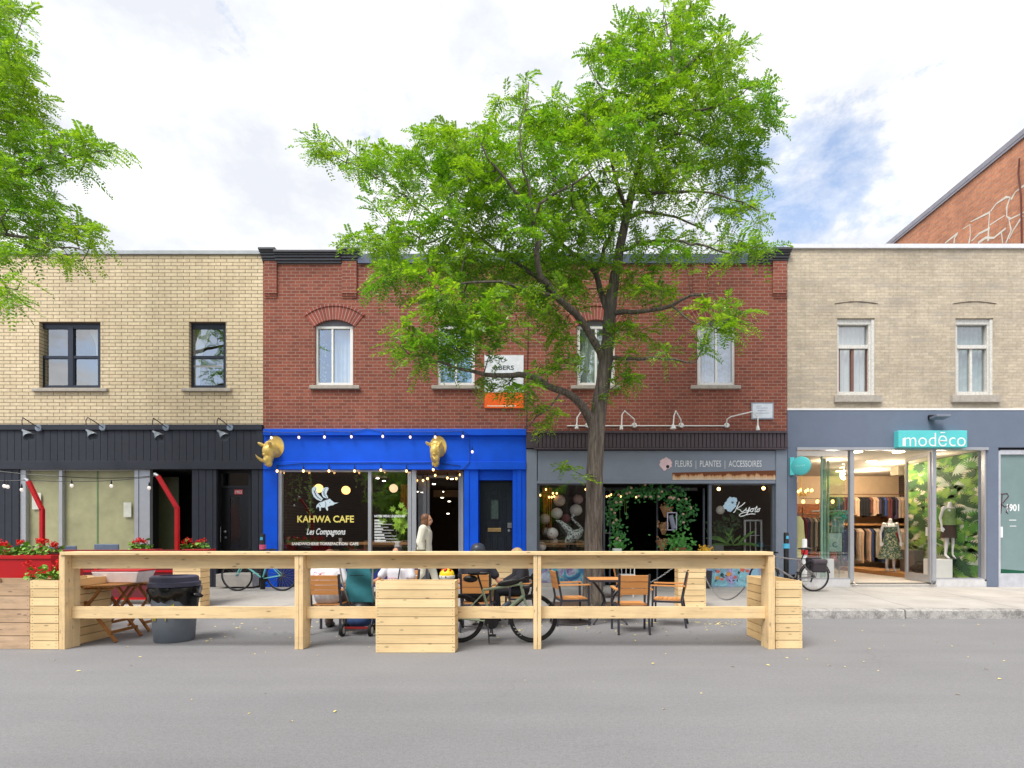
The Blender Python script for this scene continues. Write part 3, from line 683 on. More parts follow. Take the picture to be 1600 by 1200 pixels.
for k in range(16):
    a, b = random.uniform(1108, 1182), random.uniform(890, 908); t = random.uniform(0, 3.1); mf.pprism([(a-3*math.cos(t), b-3*math.sin(t)), (a+math.sin(t), b-math.cos(t)), (a+3*math.cos(t), b+3*math.sin(t)), (a-math.sin(t), b+math.cos(t))], F-.0225, F-.0205)
mf.build('painted_flowers', [M('mural_coral', (226, 110, 96), .6), M('mural_orange', (232, 160, 70), .6), M('mural_leaf', (24, 60, 50), .6)], mo)
MB().pbox(839, 937, 910.6, 917, F-.03, F+.2).build('base_strip', CONC, B)
# recessed entrance: side panes, folded door frames, dark shop
m = MB()
for px_, d in ((944, F+.15), (953, F+.7), (1027, F+.9), (1100, F+.5)): m.box(X(px_, d)-.02, X(px_, d)+.02, d, d+.05, .2, Z(760))
m.box(X(943), X(1107), F+.9, F+.96, Z(762), Z(757)); m.build('entrance_frame', FR, B)
pane(B, 946, 1104, 760, 912, F+.97, glass('entrance_glass', .02), 'entrance_pane') if 0 else None
MB().tube([P(945, 833, F+.2), P(955, 833, F+.2)], .008, 6).build('door_pull', STEEL, B)
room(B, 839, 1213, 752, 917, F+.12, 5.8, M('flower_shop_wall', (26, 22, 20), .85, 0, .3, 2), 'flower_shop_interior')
MB().box(X(843), X(936), F+.14, F+.9, Z(851, F+.14), Z(849, F+.14)).box(X(1112), X(1207), F+.14, F+.9, Z(866, F+.14), Z(864, F+.14)).build('display_shelf', wood('shelf_wood', (150, 116, 80), 'x', knots=False), B)
# window script
m = MB()
def stroke(pts, w):
    q = []
    P_ = [pts[0]]+pts+[pts[-1]]
    for i in range(1, len(P_)-2):
        for t in np.linspace(0, 1, 7)[:-1]:
            a, b, c, d = (np.array(P_[j], float) for j in (i-1, i, i+1, i+2))
            q.append(.5*(2*b+(c-a)*t+(2*a-5*b+4*c-d)*t*t+(3*b-a-3*c+d)*t**3))
    q.append(np.array(pts[-1], float))
    m.tube([P(1020+x/7.06, 700+y/7.06, F+.044) for x, y in q], w, 5)
for pts in ([(955,595),(930,650),(905,700),(888,712)], [(1018,600),(980,635),(930,668),(960,680),(985,705),(1010,690),(1030,670)], [(1032,660),(1028,690),(1050,688),(1068,655),(1058,690),(1030,735),(985,752),(955,748),(975,722),(1040,706),(1075,690)],
            [(1098,668),(1080,680),(1082,702),(1100,700),(1108,680),(1098,668),(1120,672)], [(1150,640),(1128,690),(1132,706),(1150,695)], [(1122,664),(1155,660)], [(1165,672),(1150,688),(1155,704),(1172,696),(1175,676),(1165,672),(1186,668)], [(1030,738),(1080,728),(1130,730)]):
    stroke(pts, .0105)
m.build('script_lettering', WT, KW)
m = MB(); 
for a, b, r_ in ((860, 580, 40), (900, 575, 32), (835, 620, 42), (880, 630, 40), (810, 645, 32), (850, 670, 34), (885, 600, 36)):
    m.pprism([(1020+(a+r_*(1+.12*math.sin(6*t))*math.cos(t))/7.06, 700+(b+r_*(1+.12*math.sin(6*t))*math.sin(t))/7.06) for t in np.linspace(0, 6.283, 19)[:-1]], F+.043-r_*.00003, F+.047)
m.build('flower_decal', M('pale_blue_decal', (178, 208, 228), .6, 0, .12, 20), KW)

# ------------------------------------------------------------------ beige building with boutique (right)
C = thing('beige_brick_building', 'two storey weathered beige brick building with blue grey boutique front', 'building', (X(1500), F, .19), world=True)
xc0, xc1 = X(1230)+.003, X(1690)
MB().wall(xc0, xc1, Z(639), Z(389), F, F+.22, [hole(1308, 1367, 497, 617), hole(1493, 1552, 497, 617)]).build('wall', BRB, C)
MB().box(xc0, xc1, F+9, F+9.2, 0, Z(389)).box(xc0, xc0+.2, F+.23, F+8.99, 0, Z(389)).box(xc1-.2, xc1, F+.23, F+8.99, 0, Z(389)).build('rear_walls', BRK, C)
MB().box(xc0+.2, xc1-.2, F+.23, F+8.99, Z(391), Z(389)-.02).build('roof', _mc['roof_felt'], C)
MB().box(xc0, xc1, F-.05, F+.3, Z(389)+.002, Z(382.5)).build('coping', M('white_coping', (226, 228, 234), .5), C)
OLDWHITE = M('flaking_white_paint', (214, 212, 206), .7, 0, .16, 26, .4, 40)
for k, (a, b) in enumerate(((1308, 1367), (1493, 1552))):
    wf = MB(); wf.pbox(a, a+2.5, 505, 617, F+.08, F+.18).pbox(b-5.5, b, 499, 617, F+.02, F+.18).pbox(b-10, b-6, 507, 617, F+.06, F+.18).pbox(a, b-6, 499, 507, F+.05, F+.18)
    wf.pbox(a+2, b-10, 539, 544.5, F+.07, F+.18).pbox(a+2, b-10, 612, 617, F+.07, F+.18)
    o = wf.build('window', OLDWHITE, C)
    MB().pbox(a+22, a+26, 545, 612, F+.1, F+.16).pbox(a+2.5, a+4.5, 545, 612, F+.11, F+.16).pbox(b-13, b-10, 545, 612, F+.11, F+.16).build('sash_stile', M('brown_stile', (120, 84, 74), .6) if k == 0 else OLDWHITE, o)
    pane(o, a+2, b-10, 507, 612, F+.14, GU)
    room(o, a, b, 496, 618, F+.221, 1.5, DARK)
    drape(o, a+2, b-8, 506, 615, F+.26, CURT if k == 0 else M('sage_curtain', (176, 196, 190), .9, 0, .2), 6, .025)
    MB().pbox(a-3 if k == 0 else a-4, b+12, 617, 628, F-.07, F+.1).build('sill', STONE, o, bevel=.008)
    arc_ = [(a-4+(b-a+9)*t, 474.5-3.2*math.sin(math.pi*t)) for t in np.linspace(0, 1, 9)]
    MB().tube([P(x, y, F-.006) for x, y in arc_], [.006, .009, .007, .011, .006, .010, .007, .010, .006], 5).build('arch_crack', M('crack_shadow', (92, 80, 68), .9), o)
MB().pbox(1230.5, 1690, 638, 640.8, F-.03, F+.02).build('white_band', WHITE, C)
MB().pbox(1230.5, 1690, 640.8, 699, F-.02, F+.2).pbox(1230.5, 1245.5, 699, 917, F-.02, F+.25).pbox(1542.5, 1560, 699, 917, F-.02, F+.25).build('stucco_front', STUCCO, C, bevel=.004)
MB().pbox(1245.5, 1545, 698.8, 703, F-.05, F+.1).build('header_strip', ALU, C)
o = MB().pbox(1328.5, 1334.5, 703, 908, F+.0, F+.1).pbox(1245.6, 1328.5, 903, 905.5, F+.02, F+.08).build('shop_window', ALU, C)
pane(o, 1245.6, 1328.5, 703, 903, F+.05)
o = MB().pbox(1457, 1463, 703, 908, F+.0, F+.1).pbox(1538.5, 1542.3, 703, 908, F+.0, F+.1).pbox(1463, 1538.5, 903, 905.5, F+.02, F+.08).build('shop_window', ALU, C)
pane(o, 1463, 1538.5, 703, 903, F+.05, glass('clear_glass', .02))
for a, b in ((1245.6, 1328.5), (1463, 1542.4)): MB().pbox(a, b, 905.5, 917, F+.0, F+.3).build('base_sill', M('pale_sill', (206, 205, 206), .7), C)
MB().box(X(1328.5), X(1463), F-.02, F+1.5, .1, SW(F)+.06).build('threshold', M('entry_terrazzo', (176, 172, 166), .8, 0, .1, 20), C)
# door standing open into the shop
hx, hy, fx, fy = X(1457), F+.05, X(1415, 14.2), 14.2
dm = MB(); dv = Vector((fx-hx, fy-hy, 0)); L = dv.length; u = dv.normalized(); up = Vector((0, 0, 1)); sd = u.cross(up)
RM = Matrix((u, sd, up)).transposed(); zb, zt = .30, Z(705)
for c, s_ in (((.05, 0, (zb+zt)/2), (.1, .045, zt-zb)), ((L-.05, 0, (zb+zt)/2), (.1, .045, zt-zb)), ((L/2, 0, zb+.09), (L-.2, .044, .18)), ((L/2, 0, zt-.05), (L-.2, .044, .1))):
    dm.obox(Vector((hx, hy, 0))+RM @ Vector(c), s_, RM)
o = dm.build('shop_door', ALU, C)
q = [Vector((hx, hy, 0))+u*a+up*b for a, b in ((.1, zb+.18), (L-.1, zb+.18), (L-.1, zt-.1), (.1, zt-.1))]
MB().add(q, [(0, 1, 2, 3)]).build('pane', GD, o, fixn=False)
hb = Vector((hx, hy, 0))+u*.14; MB().tube([hb+sd*.03+up*1.27, hb+sd*.1+up*1.27, hb+u*.18+sd*.1+up*1.27, hb+u*.18+sd*.1+up*1.02, hb+sd*.1+up*1.02, hb+sd*.03+up*1.02], .012, 6).build('door_handle', WHITE, o)
hb = Vector((hx, hy, 0))+u*.16+sd*.03; MB().obox(hb+u*.07+up*1.52, (.14, .005, .22), RM).build('notice', WHITE, o)
for px_ in (1331, 1460): MB().tube([P(px_, 908, F-.0), P(px_+(8 if px_ < 1400 else -8), 915, F-.25)], .012, 6).build('door_stop', STEEL, C)
# vestibule glass with its green edges
gm = MB(); 
for a, b, d in ((1283, 1283.8, F+.12), (1287, 1289, F+.5), (1293, 1294, F+.9)): gm.box(X(a, d), X(b, d)+.03, d, d+.03, .35, Z(712))
gm.build('vestibule_edge', M('glass_edge_green', (150, 196, 176), .2, 0, .1), C)
q = [(X(1283, F+.12), F+.14, .35), (X(1320, F+1.5), F+1.5, .35), (X(1320, F+1.5), F+1.5, Z(712)), (X(1283, F+.12), F+.14, Z(712))]
MB().add(q, [(0, 1, 2, 3)]).build('vestibule_pane', glass('green_glass', .04, (.86, .95, .9)), C, fixn=False)
# boutique interior shell
CREAM = M('cream_wall', (226, 196, 160), .9, 0, .05); rx1 = X(1543, F+.1); rx0 = X(1232, F); zc = 3.5; yb = 19.2; zf = .28
MB().add([(rx0, yb, zf), (rx1+3, yb, zf), (rx1+3, yb, zc), (rx0, yb, zc), (rx0, F+.26, zf), (rx0, F+.26, zc)], [(0, 1, 2, 3), (4, 0, 3, 5)]).build('shop_walls', CREAM, C, fixn=False)
MB().add([(rx0, F+.2, zc), (rx1+3, F+.2, zc), (rx1+3, yb, zc), (rx0, yb, zc)], [(0, 3, 2, 1)]).build('shop_ceiling', M('ceiling_white', (190, 180, 166), .9), C, fixn=False)
MB().add([(rx0, F+.2, zf), (rx1+3, F+.2, zf), (rx1+3, yb, zf), (rx0, yb, zf)], [(0, 1, 2, 3)]).build('shop_floor', M('shop_floor_stone', (186, 176, 166), .6, 0, .08), C, fixn=False)
MB().box(X(1360, 16.2), rx1-.02, 14.6, 18, zf+.001, zf+.11).build('display_platform', wood('platform_wood', (196, 146, 96), 'x', knots=False), C, bevel=.006)
wy1 = 16.0
wp = MB().box(rx1, rx1+.08, F+.2, wy1, zf+.0, zc-.02).build('palm_wallpaper_wall', M('wallpaper_base', (206, 200, 180), .8, 0, .2, 5), C)
fans = MB()
for k in range(520):
    c_y, c_z = random.uniform(F+.2, wy1), random.uniform(zf-.1, zc); s_ = random.uniform(.12, .24); a0 = random.uniform(-.9, 4.0)
    fans.cur = random.choice([0, 0, 1, 1, 2, 2, 3, 4]); nb = random.randint(8, 12); xx = rx1-.002-k*.00002
    for i in range(nb):
        a = a0+(i-(nb-1)/2)*(.28 if fans.cur != 3 else .1); l = s_*(1-.25*abs(i-(nb-1)/2)/nb*2); wv_ = .08*l
        t = [(c_y, c_z), (c_y+.55*l*math.cos(a)-wv_*math.sin(a), c_z+.55*l*math.sin(a)+wv_*math.cos(a)), (c_y+l*math.cos(a), c_z+l*math.sin(a)), (c_y+.55*l*math.cos(a)+wv_*math.sin(a), c_z+.55*l*math.sin(a)-wv_*math.cos(a))]
        fans.add([(xx, min(max(c_y+(p[0]-c_y)*2.2, F+.2), wy1), min(max(p[1], zf), zc-.02)) for p in t], [(0, 1, 2, 3)])
fans.build('printed_palm_leaves', [M('palm_mid', (74, 128, 52), .7, 0, .2), M('palm_dark', (36, 76, 42), .7, 0, .2), M('palm_lime', (122, 158, 70), .7, 0, .2), M('palm_stem', (60, 92, 48), .7), M('palm_grey', (166, 178, 164), .7)], wp, fixn=False)
lm = MB()
for px_, py_, d in ((1338, 707, 13.4), (1404, 706, 13.4), (1362, 718, 15.2), (1363, 729, 16.8), (1313, 738, 17.5), (1395, 723, 15.6)): lm.lathe([(0, 0), (.13, 0), (.13, .02)], (X(px_, d), d, zc-.03), 14)
lm.build('ceiling_lights', emit('downlight_glow', (255, 226, 180), 7), C)
MB().obox(P(1402, 735, 16.5), (.26, .25, .32), Matrix.Rotation(.3, 3, 'Z')).build('wall_speaker', M('beige_speaker', (176, 164, 140), .6), C, bevel=.02)
for x_, y_, e_ in ((X(1300, 15), 15, 34), (X(1395, 15.5), 15.6, 44), (X(1360, 17.4), 17.4, 56), (X(1490, 13.4), 13.9, 7)):     # the boutique's own lit downlights
    l = bpy.data.objects.new('downlight', bpy.data.lights.new('downlight', 'POINT')); COL.objects.link(l); l.data.energy = e_; l.data.color = (1, .84, .62); l.data.shadow_soft_size = .15; l.location = (x_, y_, zc-.25)
# neighbouring frosted door with its number
wf = MB(); wf.pbox(1560.2, 1563.5, 704, 917, F+.02, F+.1).pbox(1563.5, 1690, 703, 710, F+.02, F+.1).pbox(1563.5, 1690, 896, 917, F+.02, F+.1); o = wf.build('frosted_door_frame', M('pale_frame', (190, 192, 200), .5), C)
MB().pbox(1563.5, 1690, 710, 896, F+.06, F+.07).build('frosted_pane', M('frosted_green', (128, 150, 150), .12, 0, .1, 1.5), o)
MB().pprism([(1563.5, 889), (1600, 892), (1690, 895), (1690, 896), (1563.5, 896)], F+.057, F+.06).build('green_edge', M('bottle_green', (16, 84, 62), .3), o)
text('1901', 1573, 1592.5, 787.5, 799, F+.056, WT, o, 'house_number', bold=.03)
for q in ((1577, 1588, 812, 813.4), (1578, 1588, 821.5, 822.6), (1563.5, 1567, 823, 840)): MB().pbox(*q, F+.055, F+.058).build('door_notice', WT, o)
m = MB()
for pts in ([(1564, 772), (1574, 771), (1576, 775), (1567, 786)], [(1566, 772), (1565, 790), (1563.8, 803)], [(1564, 787), (1570, 792), (1577, 789), (1572, 800), (1575, 802)]): m.tube([P(a, b, F+.054) for a, b in pts], .009, 5)
m.build('marker_scrawl', M('maroon_marker', (84, 26, 44), .5), o)

# ------------------------------------------------------------------ taller brick building beyond, its flank with graffiti
D = thing('tall_brick_building', 'taller orange brick building with graffiti flank behind the beige roof', 'building', (16, F+4, 0), world=True)
dx = X(1600, 14.5); zr = Z(212, 14.5)
MB().box(dx, dx+9, F, F+22, 0, zr).build('wall', BRO, D)
MB().box(dx-.06, dx+9.1, F-.1, F+22.1, zr+.002, zr+.15).box(dx-.05, dx+9.05, F-.05, F+22.05, zr-.07, zr).build('coping', M('grey_coping', (150, 148, 158), .5, .1), D)
gm = MB()
def gz(zx, zy):
    px_, py_ = 1380+zx/6, 200+zy/6; d = FOC*dx/(px_-CX); return Vector((dx-.012, d, Z(py_, d)))
for pts in ([(580, 1080), (700, 985), (670, 1030), (665, 1080)], [(750, 945), (815, 905), (818, 1000), (805, 1080)], [(820, 880), (1000, 790), (990, 900), (985, 1060)], [(1010, 780), (1060, 710), (1150, 650), (1190, 650), (1160, 740), (1160, 830), (1190, 850)],
            [(1200, 670), (1240, 600), (1320, 540)], [(1000, 910), (1140, 820)], [(830, 1060), (900, 990), (1000, 940)], [(890, 1080), (960, 1030), (1040, 1030), (1150, 940)], [(1320, 790), (1180, 860), (1200, 960), (1150, 1080)], [(1310, 820), (1220, 960), (1180, 1040)], [(1110, 980), (1120, 1080)]):
    gm.tube([gz(*p) for p in pts], [random.uniform(.012, .04) for p in pts], 5)
gm.v = [(dx-.004+(v[0]-dx+.012)*.06, v[1], v[2]) for v in gm.v]
gm.build('graffiti', M('graffiti_white', (226, 220, 206), .8, 0, .12), D)
dp = [gz(1295, 285), gz(1285, 420), gz(1310, 640), gz(1318, 1080)]; MB().tube([p+Vector((-.04, 0, 0)) for p in dp], .022, 6).build('drain_pipe', M('dark_pipe', (96, 52, 44), .7), D)

# ------------------------------------------------------------------ across the street (seen only as reflections in the glass)
E = thing('opposite_building', 'dark brick row building on the near side of the street', 'building', (0, -17, 0), world=True)
MB().box(-40, 40, -23, -16, 0, 7.5).build('wall', M('opposite_wall', (74, 62, 52), .9), E)
om = MB()
for k in range(16): om.box(-38+k*5, -36.3+k*5, -16.03, -16.005, 4.4, 6.2).box(-38.4+k*5, -34.8+k*5, -16.03, -16.005, .6, 3)
om.build('windows', M('opposite_glass', (60, 66, 74), .1), E)
# ------------------------------------------------------------------ pine bar counter along the parking lane
DC = 6.85
K = thing('bar_counter', 'long pale pine bar counter with open bays in the parking lane', 'counter', (0, DC+.12, 0), world=True)
MB().pbox(93, 1208.5, 862.3, 867.4, DC-.015, DC+.27).build('counter_top', PX, K, bevel=.003)
for a, b in ((92, 101), (1201, 1211)): MB().box(X(a, DC), X(b, DC), DC, DC+.235, 0, Z(867.6, DC)).build('end_board', PZ, K, bevel=.003)
for a, b in ((460, 466.3), (466.8, 473.2), (833.5, 839.3), (839.9, 845.6)): MB().box(X(a, DC), X(b, DC), DC+random.uniform(0, .006), DC+.235, 0, Z(867.6, DC)).build('post', PZ, K, bevel=.003)
bays = ((101.2, 459.8), (473.4, 833.3), (845.8, 1200.8))
for a, b in bays:
    MB().box(X(a, DC), X(b, DC), DC+.10, DC+.14, Z(888.3, DC+.1), Z(867.8, DC)).build('apron_board', PX, K, bevel=.002)
    MB().box(X(a, DC), X(b, DC), DC+.10, DC+.14, Z(966.4, DC+.1), Z(948, DC+.1)).build('rail', PX, K, bevel=.003)

SOIL = M('potting_soil', (52, 40, 32), .95, 0, .3, 20, .6, 40)
PX2 = wood('planter_pine', (253, 224, 176), 'x', .82, knots=True); PY2 = wood('planter_pine_deep', (249, 213, 158), 'y', .82, knots=False)
def planter(label, px0, px1, py0, d, depth, zb=0, n=8, mats=None, cap=True):
    """slatted wooden planter box with soil inside"""
    x0, x1, z1 = X(px0, d), X(px1, d), Z(py0, d); w = x1-x0; h = z1-zb
    t = thing('planter_box', label, 'planter', ((x0+x1)/2, d+depth/2, zb))
    s = MB(); sh = h/n
    for i in range(n):
        a, b = zb-zb+i*sh+.004, (i+1)*sh-.004; jx = random.uniform(-.003, .003)
        s.cur = 0
        s.box(-w/2+jx, w/2+jx, -depth/2, -depth/2+.022, a, b); s.box(-w/2, w/2, depth/2-.022, depth/2, a, b)
        s.cur = 1
        for q in (-1, 1): s.box(q*w/2-(.022 if q > 0 else 0), q*w/2+(.022 if q < 0 else 0), -depth/2+.024, depth/2-.024, a, b)
    for k in range(len(s.v)):
        pass
    s.cur = 2
    for i in range(n):
        for q in (-1, 1):
            for zz in (.3, .7): s.box(q*(w/2-.028)-.0035, q*(w/2-.028)+.0035, -depth/2-.0015, -depth/2+.004, (i+zz)*sh-.0035, (i+zz)*sh+.0035)
    o = s.build('slats', (mats or [PX2, PY2])+[M('screw_head', (96, 84, 66), .5, .3)], t)
    MB().box(-w/2+.023, w/2-.023, -depth/2+.023, depth/2-.023, .02, h-.10).build('soil', SOIL, t)
    return t
GP = 'slatted pine planters around the patio'
planter('wide pale slatted pine planter in front of the middle of the counter', 587, 710.8, 907.6, 6.66, .27)['group'] = GP
planter('narrow pale pine planter beyond the right end of the counter, nearest the road', 1212, 1253.5, 907.5, 6.9, .95)['group'] = GP
planter('narrow pale pine planter between the weathered box and the left end of the counter', 47, 91, 906.5, 6.86, .86)['group'] = GP
planter('pale pine planter on the kerb behind the garbage bin', 270, 313, 875, 9.62, .28, SW(9.62))['group'] = GP
planter('pale pine planter on the kerb in front of the aqua floral mural', 1060, 1103, 876, 9.62, .26, SW(9.62))['group'] = GP
planter('pale pine planter half hidden behind the seated cyclist', 768, 800, 876, 9.62, .26, SW(9.62))['group'] = GP
planter('weathered brown wooden planter at the left edge under the red geraniums', -95, 46.5, 910.5, 6.88, .8, 0, 5, [OLDW, OLDW])

# ------------------------------------------------------------------ geraniums, red planter and patio fence
GLEAF = M('geranium_leaf', (120, 168, 62), .55, 0, .4, 30); GRED = M('geranium_red', (226, 26, 24), .55, 0, .25, 30)
def geraniums(label, pxs, py, d, h=.16, dy=.18, name='geranium'):
    """leafy clump with red flower heads along a row of pixel columns"""
    x0, x1, z0 = X(pxs[0], d), X(pxs[1], d), Z(py, d)
    t = thing(name, label, 'flowers', ((x0+x1)/2, d, z0), world=True)
    m = MB(); f = MB(); st = MB(); n = max(30, int((x1-x0)*190))
    for k in range(n):
        x, y, z = random.uniform(x0, x1), d+random.uniform(-dy, dy), z0+abs(random.gauss(0, h*.5))
        r_ = random.uniform(.022, .042); nrm = Matrix.Rotation(random.uniform(-.9, .9), 3, 'X') @ Matrix.Rotation(random.uniform(-.9, .9), 3, 'Y')
        ring = [Vector((x, y, z))+nrm @ Vector((r_*(1+.2*math.cos(3*a))*math.cos(a), r_*(1+.2*math.cos(3*a))*math.sin(a), .25*r_*math.cos(2*a))) for a in np.linspace(0, 6.283, 9)[:-1]]
        c = Vector((x, y, z-.006)); m.add([c]+ring, [(0, 1+i, 1+(i+1) % 8) for i in range(8)])
    for k in range(max(4, int((x1-x0)*15))):
        x, y, z = random.uniform(x0+.02, x1-.02), d+random.uniform(-dy, dy)*.8, z0+h*random.uniform(.75, 1.5)
        st.tube([(x, y, z0), (x+random.uniform(-.02, .02), y, (z+z0)/2), (x, y, z)], .003, 4)
        for q in range(26):
            v = Vector((random.gauss(0, 1), random.gauss(0, 1), random.gauss(0, .8))).normalized()*random.uniform(.022, .05)
            a = random.uniform(0, 3); s_ = .016; tn = v.orthogonal().normalized(); bn = v.cross(tn).normalized(); c = Vector((x, y, z))+v
            f.add([c+tn*s_, c+bn*s_+v*.3, c-tn*s_, c-bn*s_+v*.2], [(0, 1, 2, 3)])
    m.build('leaves', GLEAF, t, fixn=False); f.build('flower_heads', GRED, t, fixn=False); st.build('stems', M('geranium_stem', (92, 128, 56), .6), t)
    return t
# big red box standing behind the weathered planter
t = thing('red_planter', 'large red metal planter trough at the left edge full of red geraniums', 'planter', (X(0, 7.75), 8.0, 0), world=True)
x0, x1 = X(-120, 7.75), X(80, 7.75); zt = Z(868, 7.75)
MB().box(x0, x1, 7.75, 7.77, 0, zt).box(x0, x1, 8.28, 8.3, 0, zt).box(x0, x0+.02, 7.77, 8.28, 0, zt).box(x1-.02, x1, 7.77, 8.28, 0, zt).box(x0-.012, x1+.012, 7.735, 7.749, zt-.05, zt).build('trough', RED, t, bevel=.004)
MB().box(x0+.02, x1-.02, 7.77, 8.28, zt-.1, zt-.06).build('soil', SOIL, t)
geraniums('thick row of red geraniums in the large red trough at the left edge', (-110, 84), 866, 7.95, .14, .2)
geraniums('low red geraniums in the narrow pine planter at the left end of the counter', (50, 96), 906, 7.15, .15, .12)
FD = 10.0
t = thing('patio_fence', 'dark red mesh patio fence with two bent red lamp poles', 'fence', (X(180, FD), FD, SW(FD)), world=True)
def fpost(px_): MB().box(X(px_, FD)-.03, X(px_, FD)+.03, FD-.03, FD+.03, SW(FD), Z(862, FD)).build('post', RED, t, bevel=.004)
for px_ in (-60, 66, 151, 277): fpost(px_)
MB().box(X(-60, FD), X(326, FD), FD-.045, FD+.045, Z(861.9, FD), Z(859, FD)).build('top_rail', M('dark_red_paint', (140, 16, 26), .45), t, bevel=.004)
MB().box(X(-60, FD), X(326, FD), FD-.025, FD+.025, .25, .29).box(X(-60, FD), X(326, FD), FD-.025, FD+.025, Z(894, FD), Z(891, FD)).build('lower_rail', RED, t)
def mesh_panel():
    m, nt, b = base_mat('red_mesh'); b.inputs['Base Color'].default_value = (.12, .012, .02, 1); b.inputs['Roughness'].default_value = .5
    br = nn(nt, 'ShaderNodeTexBrick', Scale=1.0); br.offset = 0
    for k_, q in (('Brick Width', .028), ('Row Height', .028), ('Mortar Size', .0085)): br.inputs[k_].default_value = q
    tcx = nt.nodes.new('ShaderNodeTexCoord'); sx = nt.nodes.new('ShaderNodeSeparateXYZ'); cbx = nt.nodes.new('ShaderNodeCombineXYZ')
    nt.links.new(tcx.outputs['Object'], sx.inputs[0]); nt.links.new(sx.outputs['X'], cbx.inputs[0]); nt.links.new(sx.outputs['Z'], cbx.inputs[1]); nt.links.new(cbx.outputs[0], br.inputs['Vector'])
    br.inputs['Mortar'].default_value = (.16, .018, .026, 1); br.inputs['Color1'].default_value = (.035, .012, .016, 1); br.inputs['Color2'].default_value = (.045, .014, .018, 1)
    nt.links.new(br.outputs[0], b.inputs['Base Color']); return m
MB().box(X(-60, FD), X(326, FD), FD-.006, FD+.006, .29, Z(862, FD)).build('mesh_panel', mesh_panel(), t)
for pts in (((66, 860), (66, 797), (44.5, 752)), ((277, 860), (277, 794), (247, 744))):
    m = MB(); p = [P(a, b, FD) for a, b in pts]
    m.bar(p[0], p[1]+Vector((0, 0, .02)), .062, .062); m.bar(p[1], p[2], .062, .062); m.build('lamp_pole', RED, t, bevel=.005)
    MB().tube([p[2], p[2]+(p[2]-p[1]).normalized()*.07+Vector((-.03, 0, -.02))], .03, 8).build('pole_bracket', STEEL, t)
for a, b, lab in ((203, 239, 'small red geranium box on the fence rail behind the grey chairs'), (283, 325, 'small red geranium box at the right end of the fence rail')):
    bx = thing('flower_box', lab, 'flower box', (X((a+b)/2, FD), FD+.12, Z(858, FD)), world=True)
    MB().box(X(a, FD), X(b, FD), FD+.05, FD+.26, Z(875, FD), Z(858, FD)).build('box', RED, bx, bevel=.006)
    MB().box(X(a, FD)+.02, X(b, FD)-.02, FD+.07, FD+.24, Z(858, FD), Z(857.6, FD)+.001).build('soil', SOIL, bx)
    geraniums('red geraniums in the box '+('behind the grey chairs' if a < 250 else 'at the right end of the red fence'), (a+1, b-2), 857.5, FD+.15, .11, .08)
# string of bulbs between the poles
def bulb(m, p, r=.026):
    m.ell(p+Vector((0, 0, -.075)), (r, r, r*1.3), 10, 7)
def string_lights(label, cable_pts, bulbs, glow, thick=.006, drop=.04, group=None, r=.028):
    t = thing('string_lights', label, 'string lights', cable_pts[len(cable_pts)//2], group=group, world=True)
    m = MB(); m.tube(cable_pts, thick, 5); m.build('cable', BLACK, t)
    for p in bulbs:
        s = MB().tube([p+Vector((0, 0, drop)), p, p+Vector((0, 0, -.05))], [.004, .013, .015], 6).build('bulb_socket', BLACK, t)
        m = MB(); bulb(m, p, r); m.build('bulb', glow, s, True)
    return t
def sag(a, b, dip, n=12): return [a.lerp(b, i/n)+Vector((0, 0, -dip*4*(i/n)*(1-i/n))) for i in range(n+1)]
GLOWW = emit('bulb_warm', (255, 196, 120), 2.6); GLOWD = emit('bulb_pale', (236, 226, 216), .3); GLOWP = emit('bulb_pinkish', (255, 220, 206), .85)
cab = sag(P(-60, 742, 9.6), P(44, 750, FD), .05)+sag(P(44, 750, FD), P(247, 744, FD), .06)[1:]
string_lights('black string of clear bulbs slung between the two red poles', cab, [P(12, 754, 9.8), P(34, 759, FD), P(112, 752.5, FD), P(174, 753, FD), P(233, 756, FD), P(7, 753, 9.8)], GLOWD)
string_lights('upper black cable running in from the left over the red patio', sag(P(-80, 724, 8.0), P(90, 744, 8.4), .03)+sag(P(90, 744, 8.4), P(247, 743, FD), .04)[1:], [], GLOWD)

# ------------------------------------------------------------------ garbage bin
bn = thing('garbage_bin', 'round grey garbage bin with black bag and yellow paint smears', 'bin', (X(265, 7.35), 7.45, 0))
BINM = M('bin_grey', (112, 120, 130), .5, 0, .1, 4); m = MB().lathe([(.255, 0), (.27, .02), (.295, .35), (.31, .70), (.325, .705), (.325, .74), (.30, .74)], n=36); o = m.build('body', BINM, bn, True)
sm = MB()
for k in range(13):
    a = -math.pi/2+random.uniform(-.75, .9); z = random.uniform(.30, .44); l = random.uniform(.05, .14); rr = .27+.07*z+.028
    sm.tube([((rr-.015)*math.cos(a+q*.02), (rr-.015)*math.sin(a+q*.02), z+l*q) for q in (0, .5, 1)], [.006, .014, .008], 5)
sm.build('paint_smear', M('yellow_smear', (206, 190, 60), .7), o)
bg = MB(); n = 40; vs = []; fs = []
for j, (r_, z) in enumerate(((.318, .60), (.338, .645), (.35, .69), (.348, .735), (.33, .742))):
    for i in range(n):
        a = 6.283*i/n; k = 1+.045*math.sin(a*9+j)+random.uniform(-.02, .03); vs.append((r_*k*math.cos(a), r_*k*math.sin(a), z-(.12*max(0, math.cos(a-.1))**4+.05*math.sin(a*3.)**2+random.uniform(0, .03))*(1 if j == 0 else .3 if j == 1 else 0)))
for j in range(4):
    for i in range(n): fs.append((j*n+i, j*n+(i+1) % n, (j+1)*n+(i+1) % n, (j+1)*n+i))
bg.add(vs, fs); bg.ell((.37, -.05, .63), (.10, .07, .035), 12, 6, Matrix.Rotation(.25, 3, 'Y')); bg.build('bag', M('black_bag', (14, 14, 16), .22, 0, .2), bn, True)
